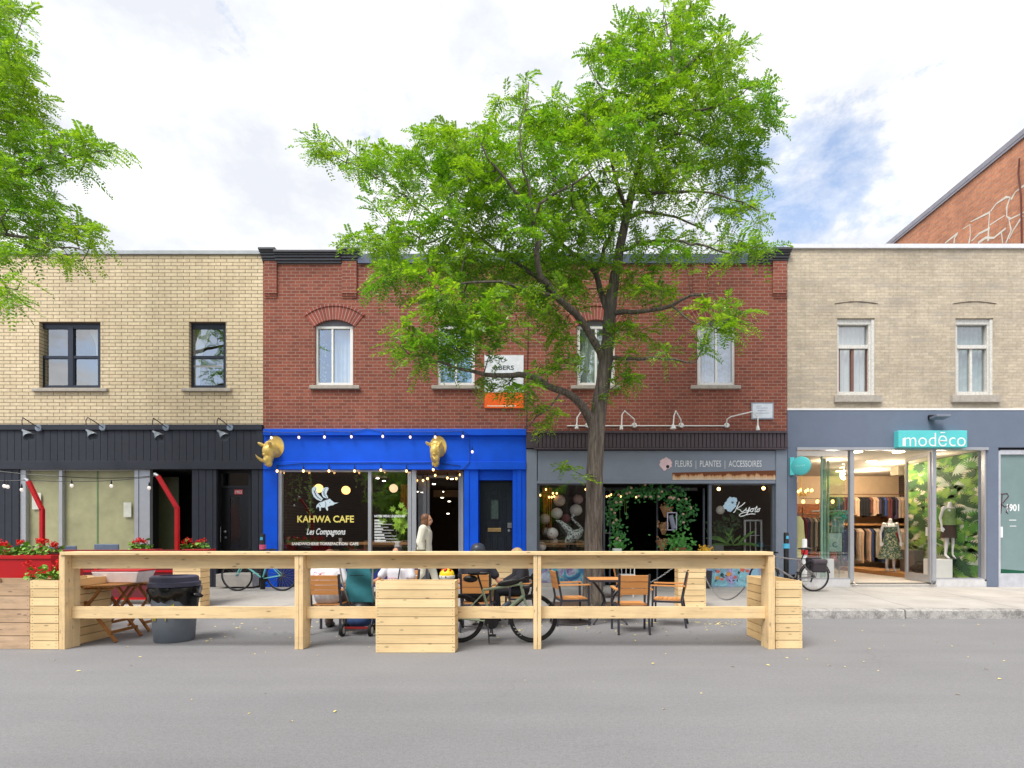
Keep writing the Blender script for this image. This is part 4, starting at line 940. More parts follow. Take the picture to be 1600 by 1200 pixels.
MB().lathe([(.345, .745), (.352, .76), (.352, .80), (.325, .815), (.32, .87), (.30, .885), (.20, .89), (.20, .80)], n=36).build('lid', M('lid_navy', (70, 72, 94), .5), bn, True); bn.scale = (.89, .89, 1)

# ------------------------------------------------------------------ folding wooden tables on the left
FOLDW = wood('folding_teak', (166, 116, 66), 'x', knots=False); FOLDZ = wood('folding_teak_leg', (160, 108, 62), 'z', knots=False)
def folding_table(label, x, y, w, dpt, h):
    t = thing('folding_table', label, 'table', (x, y, 0), group='slatted folding tables')
    m = MB(); n = 11
    for i in range(n): m.box(-w/2+i*w/n+.004, -w/2+(i+1)*w/n-.004, -dpt/2, dpt/2, h-.022, h)
    m.box(-w/2, w/2, -dpt/2+.06, -dpt/2+.09, h-.05, h-.023).box(-w/2, w/2, dpt/2-.09, dpt/2-.06, h-.05, h-.023); m.build('table_top', FOLDW, t)
    for y_, a, b in ((-dpt/2+.07, -1, 1), (-dpt/2+.03, 1, -1), (dpt/2-.07, -1, 1), (dpt/2-.03, 1, -1)):
        MB().bar((a*w*.30, y_, h-.03), (b*w*.56, y_, 0.015), .022, .045, (0, 1, 0)).build('leg', FOLDZ, t)
    MB().bar((w*.45, -dpt/2+.05, .14), (w*.45, dpt/2-.05, .14), .02, .04).bar((-w*.45, -dpt/2+.05, .14), (-w*.45, dpt/2-.05, .14), .02, .04).build('stretcher', FOLDW, t)
    return t
folding_table('slatted folding wooden table with crossed legs left of the garbage bin', X(160, 7.5), 7.5, .66, .6, .765)
folding_table('second crossed-leg folding wooden table further back behind the garbage bin', X(215, 8.3), 8.3, .58, .55, .74)
tb = thing('plastic_tub', 'white plastic tub with red rim standing on the folding tables', 'tub', (X(194, 7.78), 7.78, .768))
m = MB(); w_, d_ = .31, .16
m.add([(-w_*.9, -d_*.9, 0), (w_*.9, -d_*.9, 0), (w_*.9, d_*.9, 0), (-w_*.9, d_*.9, 0), (-w_*1.08, -d_*1.1, .16), (w_*1.08, -d_*1.1, .16), (w_*1.08, d_*1.1, .16), (-w_*1.08, d_*1.1, .16)], [(0, 3, 2, 1), (0, 1, 5, 4), (1, 2, 6, 5), (2, 3, 7, 6), (3, 0, 4, 7), (4, 5, 6, 7)])
m.build('tub', M('tub_white', (226, 214, 214), .5), tb, bevel=.012)
MB().box(-w_*1.08, w_*1.08, -d_*1.1, d_*1.1, .163, .18).build('rim', RED, tb, bevel=.005)
# grey woven bar chairs beyond the fence
WEAVE = M('grey_weave', (104, 118, 140), .6, 0, .2, 60, .5, 80)
bc = thing('bar_chair', 'grey woven high chair showing its backrest beside the geranium box', 'chair', (X(181, 10.6), 10.6, SW(10.6)), 0, 'grey high chairs beyond the fence')
m = MB(); m.box(-.235, .235, -.24, -.21, .78, 1.10).build('backrest', WEAVE, bc, bevel=.02)
MB().box(-.22, .22, -.2, .22, .70, .74).build('seat', WEAVE, bc, bevel=.012)
for sx, sy in ((-1, -1), (1, -1), (-1, 1), (1, 1)): MB().tube([(sx*.2, sy*.2, .70), (sx*.23, sy*.24, 0)], .014).build('leg', DARKM, bc)
MB().tube([(-.22, .22, .3), (.22, .22, .3), (.22, -.22, .3), (-.22, -.22, .3)], .01, 6, closed=True).build('foot_rest', DARKM, bc)
b2 = dup(bc, (X(115, 10.55), 10.5, SW(10.5)), R(8), 'grey woven high chair above the left end of the counter')
for c in b2.children:
    if c.name.startswith('backrest'): c.location.z -= .03

# ------------------------------------------------------------------ patio chairs and table
def patio_chair(label, x, y, rz, slats=3, z=0, group='brown slat patio chairs'):
    t = thing('patio_chair', label, 'chair', (x, y, z), rz, group)
    s = MB()
    for i in range(6): s.box(-.20, .20, -.2+i*.07, -.2+i*.07+.064, .415, .432)
    s.build('seat', TEAK, t)
    b = MB(); hh = .29/slats
    for i in range(slats):
        z0 = .575+i*hh; yy = -.235-(z0-.43)*.17
        b.obox((0, yy-hh*.08, z0+hh/2), (.395, .016, hh-.008), Matrix.Rotation(.165, 3, 'X'))
    b.build('backrest', TEAK, t)
    for q in (-1, 1):
        MB().bar((q*.215, -.215, .43), (q*.215, -.30, .875), .03, .03).bar((q*.215, -.215, .43), (q*.225, -.29, 0), .03, .03).build('rear_leg', DARKM, t)
        MB().bar((q*.25, .215, .64), (q*.25, .23, 0), .03, .03).build('front_leg', DARKM, t)
        MB().box(q*.25-.025, q*.25+.025, -.27, .25, .642, .662).build('armrest', TEAKY, t)
        MB().bar((q*.22, -.215, .40), (q*.24, .215, .40), .025, .03).build('side_bar', DARKM, t)
    MB().box(-.215, .215, -.225, -.2, .385, .412).box(-.235, .235, .2, .225, .385, .412).build('seat_frame', DARKM, t)
    return t
patio_chair('empty brown slat armchair seen from behind, in front of the small table', X(986, 8.1), 8.12, 0)
patio_chair('empty brown slat armchair facing right at the left of the small table', X(893, 8.75), 8.85, R(-78))
patio_chair('empty brown slat armchair facing left in front of the kerb planter', X(1043, 8.75), 8.7, R(72))
tt = thing('bistro_table', 'square brown slat table on curved dark legs between the patio chairs', 'table', (X(951, 8.9), 8.95, 0))
s = MB()
for i in range(8): s.box(-.33, .33, -.33+i*.083, -.33+i*.083+.078, .705, .725)
s.build('table_top', TEAK, tt); MB().box(-.35, .35, -.35, -.331, .695, .728).box(-.35, .35, .331, .35, .695, .728).box(-.35, -.331, -.33, .33, .695, .728).box(.331, .35, -.33, .33, .695, .728).build('rim', DARKM, tt)
for q, w_ in ((-1, -1), (1, -1), (-1, 1), (1, 1)):
    MB().tube([(q*.28, w_*.25, .695), (q*.2, w_*.2, .62), (q*.08, w_*.1, .45), (q*.06, w_*.08, .35), (q*.12, w_*.14, .2), (q*.27, w_*.27, .012)], .014, 7).build('leg', DARKM, tt)
MB().tube([(-.09, -.1, .42), (.09, -.1, .42), (.09, .1, .42), (-.09, .1, .42)], .009, 6, closed=True).build('stretcher', DARKM, tt)
# chains between the planters
CH = M('chain_steel', (132, 132, 134), .4, .7)
def chain(label, a, b, dip):
    t = thing('chain', label, 'chain', a.lerp(b, .5), world=True); n = int((b-a).length*1.08/.034)
    m = MB(); pts = sag(a, b, dip, n)
    for i in range(n):
        p, q = pts[i], pts[i+1]; u = (q-p).normalized(); sdv = u.cross(Vector((0, 0, 1))).normalized() if i % 2 else u.cross(u.cross(Vector((0, 0, 1)))).normalized()
        c = (p+q)/2; L = (q-p).length*.62; m.tube([c+u*L*math.cos(a_)+sdv*.011*math.sin(a_) for a_ in np.linspace(0, 6.283, 9)[:-1]], .0038, 4, closed=True)
    m.build('links', CH, t); return t
chain('steel chain sagging from the mural planter to the right end planter', P(1100, 897, 9.7), P(1164, 917, 7.52), .30)
chain('steel chain between the kerb planters above the bistro table', P(872, 897, 9.75), P(1060, 880, 9.7), .42)

# ------------------------------------------------------------------ stroller
st = thing('stroller', 'teal baby stroller with black basket beside the seated man', 'stroller', (X(566, 8.0), 8.05, 0))
TEAL = M('teal_fabric', (52, 128, 140), .75, 0, .15, 5, .3, 14); NAVYF = M('denim_fabric', (40, 66, 112), .8, 0, .25, 7)
m = MB(); n = 12; vs = []; fs = []
for j in range(9):
    t_ = j/8; wv = .155+.035*math.sin(t_*3.14)+.02*(1-t_)
    for i in range(n+1):
        u = -1+2*i/n; vs.append((u*wv, -.22+.10*(1-t_)-.05*(1-u*u)-.02*math.sin(t_*9+u*2), .47+.50*t_+(.03*(1-u*u) if j == 8 else 0)))
for j in range(8):
    for i in range(n): fs.append((j*(n+1)+i, j*(n+1)+i+1, (j+1)*(n+1)+i+1, (j+1)*(n+1)+i))
m.add(vs, fs); m.box(-.15, .15, -.05, .30, .44, .49); o = m.build('seat', TEAL, st, True)
MB().box(-.10, .10, -.285, -.28, .86, .868).build('pocket_seam', BLACK, o)
MB().lathe([(.01, 0), (.16, .02), (.215, .10), (.225, .2), (.2, .22)], (0, .06, .86), 20).build('canopy', TEAL, st, True)
for q in (-1, 1):
    MB().tube([(q*.235, -.32, 1.0), (q*.21, -.25, .72), (q*.19, -.1, .5), (q*.20, .32, .1)], .012, 7).build('frame_tube', M('pale_frame_tube', (186, 190, 188), .4, .4), st)
    MB().tube([(q*.19, .1, .62), (q*.2, -.3, .1)], .012, 7).build('rear_tube', BLACK, st)
    for y_, r_ in ((-.3, .085), (.33, .075)):
        wl = MB().lathe([(r_*.6, -.02), (r_, -.018), (r_, .018), (r_*.6, .02)], (q*.2, y_, r_), 20, 'x').build('wheel', RUBBER, st, True)
        MB().lathe([(.0, -.024), (r_*.62, -.022), (r_*.62, .022), (0, .024)], (q*.2, y_, r_), 16, 'x').build('wheel_hub', M('hub_pale', (190, 188, 180), .5), wl)
MB().tube([(-.235, -.32, 1.0), (-.22, -.36, 1.03), (.22, -.36, 1.03), (.235, -.32, 1.0)], .016, 8).build('handle', BLACK, st)
m = MB(); m.ell((0, -.02, .37), (.17, .24, .13), 14, 8); m.build('under_seat', BLACK, st, True)
m = MB(); m.ell((-.03, -.12, .2), (.17, .16, .11), 14, 8); m.ell((.06, .05, .19), (.12, .2, .1), 12, 7); m.build('basket_bag', NAVYF, st, True)
MB().box(-.19, .19, -.29, -.27, .10, .13).build('rear_axle', M('axle_red', (150, 40, 40), .5), st)

# ------------------------------------------------------------------ bicycles
def bicycle(label, loc, rz, col, wb=1.0, r=.335, lean=0, drop=False, bag=None, deep=False, fender=False, seat_h=.93, bottle=False, kickstand=False):
    t = thing('bicycle', label, 'bicycle', loc, rz); t.rotation_euler = (0, 0, rz); 
    lm = Matrix.Rotation(lean, 4, 'X')
    FM = M('frame_'+'_'.join(str(c) for c in col), col, .35, .1, .08)
    def B_(m, name, mat, par=None, smooth=False):
        if lean: m.v = [tuple(lm @ Vector(v)) for v in m.v]
        return m.build(name, mat, par or t, smooth)
    bb = Vector((.43, 0, .28)); st_ = Vector((.30, 0, .70)); ht = Vector((wb-.165, 0, .78)); hb = Vector((wb-.125, 0, .62)); rh = Vector((0, 0, r)); fh = Vector((wb, 0, r))
    m = MB(); tr = .019
    m.tube([bb, st_], .018).tube([bb, hb], .029 if drop else .021).tube([st_, ht], tr*.9).tube([hb+Vector((.004, 0, -.03)), ht+Vector((-.006, 0, .03))], .022)
    for q in (-1, 1):
        m.tube([bb+Vector((0, q*.03, 0)), rh+Vector((0, q*.06, 0))], .011); m.tube([st_+Vector((.01, q*.02, -.05)), rh+Vector((0, q*.06, 0))], .009)
    B_(m, 'frame', FM, None, True)
    m = MB()
    for q in (-1, 1): m.tube([hb+Vector((.006, q*.03, -.03)), hb+Vector((.02, q*.05, -.09)), fh+Vector((0, q*.05, 0))], [.016, .014, .010])
    m.tube([hb+Vector((.006, -.03, -.03)), hb+Vector((.006, .03, -.03))], .016); B_(m, 'fork', FM, None, True)
    for c in (rh, fh):
        m = MB(); m.tube([c+Vector((r-.018, 0, 0)) if 0 else c+Vector(((r-.018)*math.cos(a), 0, (r-.018)*math.sin(a))) for a in np.linspace(0, 6.283, 41)[:-1]], .0185, 8, closed=True)
        wl = B_(m, 'wheel', RUBBER, None, True)
        m = MB(); ri = r-.04 if not deep else r-.058
        vs = []; fs = []; n = 40
        for rr, y_ in ((r-.03, .011), (r-.03, -.011), (ri, -.009), (ri, .009)):
            for i in range(n): a = 6.283*i/n; vs.append(c+Vector((rr*math.cos(a), y_, rr*math.sin(a))))
        for k in range(4):
            for i in range(n): fs.append((k*n+i, k*n+(i+1) % n, ((k+1) % 4)*n+(i+1) % n, ((k+1) % 4)*n+i))
        m.add(vs, fs); B_(m, 'rim', BLACK if deep else M('rim_grey', (120, 120, 124), .35, .6), wl)
        m = MB()
        for i in range(24):
            a = 6.283*i/24; a2 = a+(.5 if i % 2 else -.5); y_ = .025 if i % 4 < 2 else -.025
            m.tube([c+Vector((.02*math.cos(a2), y_, .02*math.sin(a2))), c+Vector((ri*math.cos(a), 0, ri*math.sin(a)))], .0013, 3, False)
        m.tube([c+Vector((0, -.05, 0)), c+Vector((0, .05, 0))], .018, 10); B_(m, 'spokes', STEEL, wl)
        if deep and c is fh:
            m = MB()
            for a in (3.55, 3.72, 3.9, 4.05, .55, .7): m.bar(c+Vector(((r-.035)*math.cos(a), -.012, (r-.035)*math.sin(a))), c+Vector(((r-.055)*math.cos(a+.06), -.012, (r-.055)*math.sin(a+.06))), .003, .03, (0, 1, 0))
            B_(m, 'rim_marking', WHITE, wl)
        if fender:
            m = MB(); m.tube([c+Vector(((r+.018)*math.cos(a), 0, (r+.018)*math.sin(a))) for a in np.linspace(.15 if c is rh else 1.0, 3.0 if c is fh else 2.9, 16)], .014, 6); B_(m, 'mudguard', BLACK, None, True)
    sp = st_+(st_-bb).normalized()*(seat_h-.72)
    B_(MB().tube([st_, sp], .0135), 'seat_post', BLACK)
    m = MB(); m.ell(sp+Vector((-.05, 0, .025)), (.10, .07, .028), 12, 7); m.ell(sp+Vector((.07, 0, .025)), (.10, .028, .022), 12, 7); B_(m, 'saddle', BLACK, None, True)
    m = MB(); stem = ht+Vector((-.012, 0, .06))
    m.tube([ht+Vector((-.006, 0, .02)), stem, stem+Vector((.08, 0, .03))], .014); hc = stem+Vector((.08, 0, .03)); B_(m, 'stem', BLACK)
    m = MB()
    if drop:
        for q in (-1, 1):
            m.tube([hc, hc+Vector((0, q*.19, 0)), hc+Vector((.06, q*.205, 0)), hc+Vector((.10, q*.21, -.03)), hc+Vector((.09, q*.215, -.09)), hc+Vector((.03, q*.22, -.125)), hc+Vector((-.04, q*.225, -.125))], .015, 8)
            m.ell(hc+Vector((.10, q*.21, .02)), (.035, .02, .035), 8, 6); m.tube([hc+Vector((.12, q*.21, 0)), hc+Vector((.13, q*.21, -.06)), hc+Vector((.11, q*.21, -.11))], .008, 5)
    else:
        for q in (-1, 1): m.tube([hc, hc+Vector((0, q*.16, .02)), hc+Vector((-.05, q*.30, .03))], .012, 8); m.tube([hc+Vector((-.02, q*.2, .026)), hc+Vector((-.06, q*.31, .032))], .017, 8)
        m.tube([hc+Vector((.01, .15, .0)), hc+Vector((.04, .28, .0))], .006, 5); m.tube([hc+Vector((.01, -.15, .0)), hc+Vector((.04, -.28, .0))], .006, 5)
    B_(m, 'handlebar', BLACK, None, True)
    m = MB(); m.lathe([(.05, -.055), (.095, -.052), (.095, -.044), (.05, -.042)], bb, 26, 'y'); m.lathe([(.0, -.062), (.035, -.06), (.035, .06), (0, .062)], bb, 12, 'y')
    B_(m, 'chainring', BLACK, None, True)
    for q, a in ((-1, -1.45), (1, 1.69)):
        e = bb+Vector((.17*math.cos(a), q*.075, .17*math.sin(a))); m = MB().bar(bb+Vector((0, q*.068, 0)), e, .014, .024, (0, 1, 0)); cr = B_(m, 'crank', BLACK)
        B_(MB().obox(e+Vector((0, q*.055, 0)), (.09, .09, .022)), 'pedal', BLACK, cr)
    m = MB(); m.tube([bb+Vector((0, -.048, .092)), rh+Vector((0, -.045, .035)), rh+Vector((-.035, -.045, 0)), rh+Vector((.01, -.045, -.05)), rh+Vector((.05, -.045, -.1)), bb+Vector((0, -.048, -.092))], .0045, 4)
    B_(m, 'bike_chain', M('chain_dark', (70, 68, 66), .4, .6)); m = MB(); m.lathe([(.0, -.05), (.045, -.049), (.03, -.03), (0, -.03)], rh, 16, 'y'); m.bar(rh+Vector((.02, -.045, -.03)), rh+Vector((.05, -.045, -.13)), .012, .03); B_(m, 'derailleur', M('mech_grey', (60, 60, 62), .4, .4))
    if bottle:
        u = (hb-bb).normalized(); a = bb+u*.20+Vector((-.03, 0, .045)); B_(MB().tube([a, a+u*.12, a+u*.135, a+u*.16, a+u*.165], [.036, .036, .025, .024, .012], 14), 'bottle', M('bottle_smoke', (70, 78, 96), .3), None, True)
        m = MB(); m.ell(ht+Vector((-.16, 0, .02)), (.16, .035, .05), 12, 8, Matrix.Rotation(-.18, 3, 'Y')); B_(m, 'frame_bag', BLACK, None, True); m = MB(); m.ell(sp+Vector((-.10, 0, -.05)), (.10, .045, .05), 12, 8); B_(m, 'saddle_bag', BLACK, None, True)
    if kickstand: B_(MB().tube([bb+Vector((-.05, -.05, -.03)), bb+Vector((-.02, -.16, -.27))], .009, 6), 'kickstand', BLACK)
    if bag:
        m = MB()
        for q in (-1, 1):
            m.tube([rh+Vector((0, q*.07, 0)), rh+Vector((-.02, q*.07, .40)), rh+Vector((.28, q*.05, .40))], .006, 5); m.tube([rh+Vector((-.02, q*.07, .40)), rh+Vector((-.18, q*.07, .40))], .006, 5)
        B_(m, 'rear_rack', BLACK)
        for q in (-1, 1):
            m = MB(); c = rh+Vector((-.03, q*.13, .26)); m.obox(c, (.30, .12, .28)); o = B_(m, 'pannier', M('pannier_charcoal', (58, 52, 58), .8, 0, .15, 12)); b_ = o.modifiers.new('bevel', 'BEVEL'); b_.width = .035; b_.segments = 3
            m = MB(); m.obox(c+Vector((0, q*.006, .10)), (.305, .135, .10)); o2 = B_(m, 'pannier_flap', M('pannier_flap_grey', (78, 70, 78), .75), o); b_ = o2.modifiers.new('bevel', 'BEVEL'); b_.width = .03; b_.segments = 3
    return t
bicycle('sage green drop-bar bicycle standing behind the counter, right of the wide planter', (X(718, 7.28), 7.3, 0), 0, (150, 166, 140), .985, .325, R(-3), True, None, True, bottle=True, kickstand=True)
bicycle('turquoise city bicycle leaning by the black street door', (X(439.5, 12.1), 12.15, SW(12.1)), R(180), (120, 200, 196), 1.0, .352, R(-4))
bicycle('grey bicycle with black panniers leaning by the boutique', (X(1273, 12.0), 12.05, SW(12)), R(180), (136, 132, 134), 1.12, .33, R(-5), False, True, fender=True, seat_h=.96)

# ------------------------------------------------------------------ bollards and other small things on the sidewalk
def bollard(label, px_, py0, d, band, sticker, body=BLACK, h=None, r=.055):
    z0 = SW(d); zt = Z(py0, d); t = thing('bollard', label, 'bollard', (X(px_, d), d, z0)); h = zt-z0
    MB().lathe([(r, 0), (r, h-.02), (r*.8, h), (0, h)], n=18).build('post', body, t, True)
    MB().lathe([(r+.001, h-.36), (r+.016, h-.36), (r+.016, h-.25), (r+.001, h-.25)], n=18).build('band', band, t, True)
    if sticker: MB().obox((0, -r-.003, h-.11), (.055, .008, .07)).build('sticker', sticker, t)
    return t
LB = M('sky_blue_sticker', (86, 188, 226), .5)
bollard('black bollard with light blue band beside the boutique wall', 1228.5, 832, 12.3, LB, LB)
bollard('black bollard with pink band at the corner of the blue cafe', 410.5, 834, 12.5, M('pink_sticker', (226, 96, 136), .5), LB)
bollard('white post with red cap behind the grey bicycle', 1257, 842, 12.55, M('red_band', (210, 30, 40), .5), None, WHITE)
sb = thing('sandwich_board', 'wooden sandwich board on the sidewalk by the flower shop door', 'sign', (X(951, 11.3), 11.3, SW(11.3)), R(75))
for q in (-1, 1):
    MB().obox((0, q*.17, .43), (.55, .025, .88), Matrix.Rotation(q*.2, 3, 'X')).build('board', TEAKZ, sb); 
MB().obox((0, -.195, .45), (.44, .012, .7), Matrix.Rotation(-.2, 3, 'X')).build('chalk_panel', M('chalk_black', (30, 32, 34), .8), sb)
wc = thing('metal_chair', 'white slim metal chair on the sidewalk by the flower shop door', 'chair', (X(978, 11.2), 11.2, SW(11.2)), R(170))
MB().lathe([(0, .45), (.19, .45), (.2, .44), (.19, .43), (0, .43)], n=20).build('seat', WHITE, wc)
for a in (.8, 2.3, 3.9, 5.5): MB().tube([(.15*math.cos(a), .15*math.sin(a), .43), (.22*math.cos(a), .22*math.sin(a), 0)], .011, 6).build('leg', WHITE, wc)
MB().tube([(-.17, -.12, .44), (-.18, -.2, .8), (0, -.24, .9), (.18, -.2, .8), (.17, -.12, .44)], .011, 6).tube([(0, -.2, .45), (0, -.24, .9)], .008, 6).tube([(-.09, -.18, .45), (-.1, -.23, .86)], .008, 6).tube([(.09, -.18, .45), (.1, -.23, .86)], .008, 6).build('backrest', WHITE, wc)

# ------------------------------------------------------------------ things on the facades
SHADEG = M('lamp_smoke', (128, 138, 150), .25, .3, .2)
def barn_lamp(label, bx_, by_, sx_, sy_):
    t = thing('wall_lamp', label, 'lamp', P(bx_, by_, F-.1), 0, 'smoke grey gooseneck lamps over the black boards', world=True)
    MB().lathe([(.075, -.03), (.085, 0)], P(bx_, by_, F-.09), 18, 'y').build('wall_plate', SHADEG, t, True)
    a = P(bx_, by_, F-.12); e = P(sx_, sy_, F-.52)
    MB().tube([a, a+Vector((-.08, -.12, .10)), a.lerp(e, .6)+Vector((-.1, -.1, .30)), e+Vector((-.10, 0, .30)), e+Vector((-.09, 0, .16)), e+Vector((-.04, 0, .06))], .011, 6).build('gooseneck', DARKM, t, True)
    MB().tube([e+Vector((-.09, 0, .09)), e+Vector((-.03, 0, .05)), e+Vector((.03, -.02, 0)), e+Vector((.10, -.05, -.06)), e+Vector((.115, -.055, -.075))], [.02, .038, .072, .10, .105], 20, cap=False).build('shade', SHADEG, t, True)
for i, (a, b, c, d) in enumerate(((61, 669, 41, 678), (161, 668, 141, 678), (260, 668, 245, 680), (360, 668, 346, 679))):
    barn_lamp('smoke grey gooseneck lamp above '+('the board siding at the left edge', 'the middle of the papered window', 'the dark shop entrance', 'the black street door')[i], a, b, c, d)
def white_lamp(label, base, pts, cone):
    t = thing('sign_lamp', label, 'lamp', P(*base, F), 0, 'white gooseneck lamps on the red brick', world=True)
    MB().lathe([(.055, -.06), (.065, -.03), (.065, 0)], P(base[0], base[1], F-.003), 16, 'y').build('wall_plate', WHITE, t, True)
    n = len(pts)
    MB().tube([P(base[0], base[1]-.6, F-.06)]+[P(a, b, F-.08-.32*(i+1)/n) for i, (a, b) in enumerate(pts)], .015, 7).build('gooseneck', WHITE, t, True)
    e = P(*pts[-1], F-.4); MB().lathe([(.02, .05), (.03, .02), (.045 if not cone else .075, -.06), (.04, -.06)], e, 14).build('lamp_head', WHITE, t, True)
white_lamp('white gooseneck lamp partly hidden behind the tree trunk', (918, 665), [(917, 655), (908, 643), (902, 652), (901, 666)], 0)
white_lamp('white gooseneck lamp on brick just right of the tree trunk', (991, 665), [(991, 655), (976, 642), (972, 648), (971, 667)], 0)
white_lamp('white gooseneck lamp with cone head over the flower shop sign', (1064, 665), [(1064, 656), (1056, 642), (1053, 650), (1052, 666)], 1)
white_lamp('white gooseneck lamp stretching right beneath the white plaque', (1135, 665), [(1136, 655), (1142, 651), (1176, 643), (1184, 652), (1184, 668)], 0)
cd = MB().tube([P(886, 665.5, F-.015), P(1132, 665.5, F-.015)], .014, 6); tag(cd.build('conduit', WHITE), 'thin white electrical conduit along the brick above the flower shop', 'conduit')
fl_ = thing('flood_lamp', 'small dark flood lamp above the turquoise boutique sign', 'lamp', P(1466, 652, F-.05), world=True)
MB().pbox(1453, 1462, 648, 655, F-.1, F-.02).build('wall_box', BLACK, fl_, bevel=.01); MB().obox(P(1469, 651.5, F-.22), (.33, .24, .06), Matrix.Rotation(-.12, 3, 'X')).build('lamp_head', M('flood_grey', (126, 132, 146), .35, .3), fl_, bevel=.01)
TQ = M('turquoise_sign', (92, 204, 206), .45, 0, .05)
sg = thing('shop_sign', 'long flat turquoise boutique sign box with white lettering', 'sign', P(1458, 686, F-.1), world=True)
MB().pbox(1404, 1511.5, 672.5, 699, F-.2, F-.022).build('sign_box', TQ, sg, bevel=.012)
text('modēco', 1413, 1509, 675, 697.5, F-.203, WT, sg, 'sign_lettering', bold=-.006); MB().pbox(1410.5, 1414.5, 684.5, 697, F-.204, F-.199).build('letter_bar', WT, sg)
bs = thing('blade_sign', 'round turquoise projecting sign at the left edge of the boutique', 'sign', P(1240, 728, F-.1), world=True)
MB().pbox(1234.5, 1241.5, 714.5, 742.5, F-.06, F-.02).build('wall_plate', TQ, bs, bevel=.008)
c = P(1251.5, 728, F-.45); rot = Matrix.Rotation(R(-52), 3, 'Z')
m = MB().lathe([(0, -.045), (.20, -.045), (.215, -.035), (.215, .035), (.20, .045), (0, .045)], (0, 0, 0), 36, 'y'); m.v = [tuple(c+rot @ Vector(v)) for v in m.v]; o = m.build('sign_disc', TQ, bs, True)
m = MB()
for k in range(6): m.obox(c+rot @ Vector((-.10+.04*k, -.047, .005*(k % 2))), (.022, .004, .03), rot)
m.build('disc_lettering', M('pale_turquoise', (150, 226, 226), .5), o)
MB().tube([P(1241, 728, F-.06), c], .025, 8).build('bracket', TQ, bs)
pq = thing('wall_plaque', 'small white framed plaque on the red brick near the right pier', 'sign', P(1191, 642, F), world=True)
MB().pbox(1174, 1209, 629, 655, F-.03, F-.002).build('frame', M('plaque_frame', (150, 158, 170), .5), pq); o = MB().pbox(1176, 1207, 631, 653, F-.036, F-.02).build('panel', M('plaque_white', (216, 222, 230), .4), pq)
m = MB()
for a, b, y in ((1182, 1200, 637), (1184, 1198, 641), (1180, 1202, 645), (1182, 1190, 634)): m.pbox(a, b, y, y+1, F-.038, F-.035)
m.build('plaque_text', M('plaque_grey', (170, 178, 190), .5), o)
rs = thing('sale_sign', 'white and orange real estate sign behind the leaves on the brick wall', 'sign', P(788, 596, F-.03), world=True)
MB().pbox(757, 818, 555, 613, F-.03, F-.003).build('white_panel', M('sign_panel_white', (226, 230, 238), .5), rs); MB().pbox(757, 818, 613.2, 637.5, F-.03, F-.003).build('orange_panel', M('sign_orange', (255, 100, 10), .5), rs)
INK = M('sign_ink', (50, 60, 66), .6)
text('A  JU', 762, 790, 559.5, 568, F-.033, INK, rs, 'sign_lettering'); text('RBERS', 772, 803, 571, 578, F-.033, INK, rs, 'sign_lettering', bold=.02); text('75', 806, 815, 602, 609, F-.033, INK, rs, 'phone_number'); 
M('sign_cream', (248, 226, 200), .6); MB().pbox(761, 806, 633.5, 635, F-.033, F-.029).build('sign_rule', _mc['sign_cream'], rs)
# string lights of the cafe
up_ = [(411, 676), (424, 679), (467, 678), (507, 677), (549, 677), (575, 673), (598, 677), (641, 678), (680, 677), (723, 677), (733, 682)]
string_lights('upper row of bulbs on black cable across the blue cafe fascia', [P(a, b-2-(1.5 if i % 2 else 0), F-.15) for i, (a, b) in enumerate(up_)]+[P(734, 700, F-.08), P(734, 722, F-.1), P(724, 733, F-.1)], [P(a, b-1, F-.16) for a, b in ((424, 680), (467, 679.5), (507, 679), (549, 678.5), (598, 678), (641, 679), (680, 679), (723, 678), (738, 702))], GLOWP, drop=.05, r=.028)
lo_ = [(433, 728), (474, 724), (514, 724), (554, 724), (595, 723), (635, 724), (678, 723), (720, 728)]
string_lights('lower row of warm bulbs above the cafe window', [P(433, 731, F-.1)]+[P(a, b, F-.1) for a, b in lo_], [P(a, b, F-.12) for a, b in ((433, 731), (474, 731), (514, 731), (554, 731), (595, 729.5), (635, 731), (677, 729))], GLOWW, drop=.09, r=.026)
string_lights('warm bulbs hanging in the recessed cafe entrance', [P(a, b, F+.45) for a, b in ((655, 736), (662, 738), (680, 735), (700, 737), (718, 735))], [P(a, b-4, F+.45) for a, b in ((661, 750), (668, 747), (680, 742), (699, 746), (713, 747), (719, 741))], GLOWW, drop=.08, r=.026)
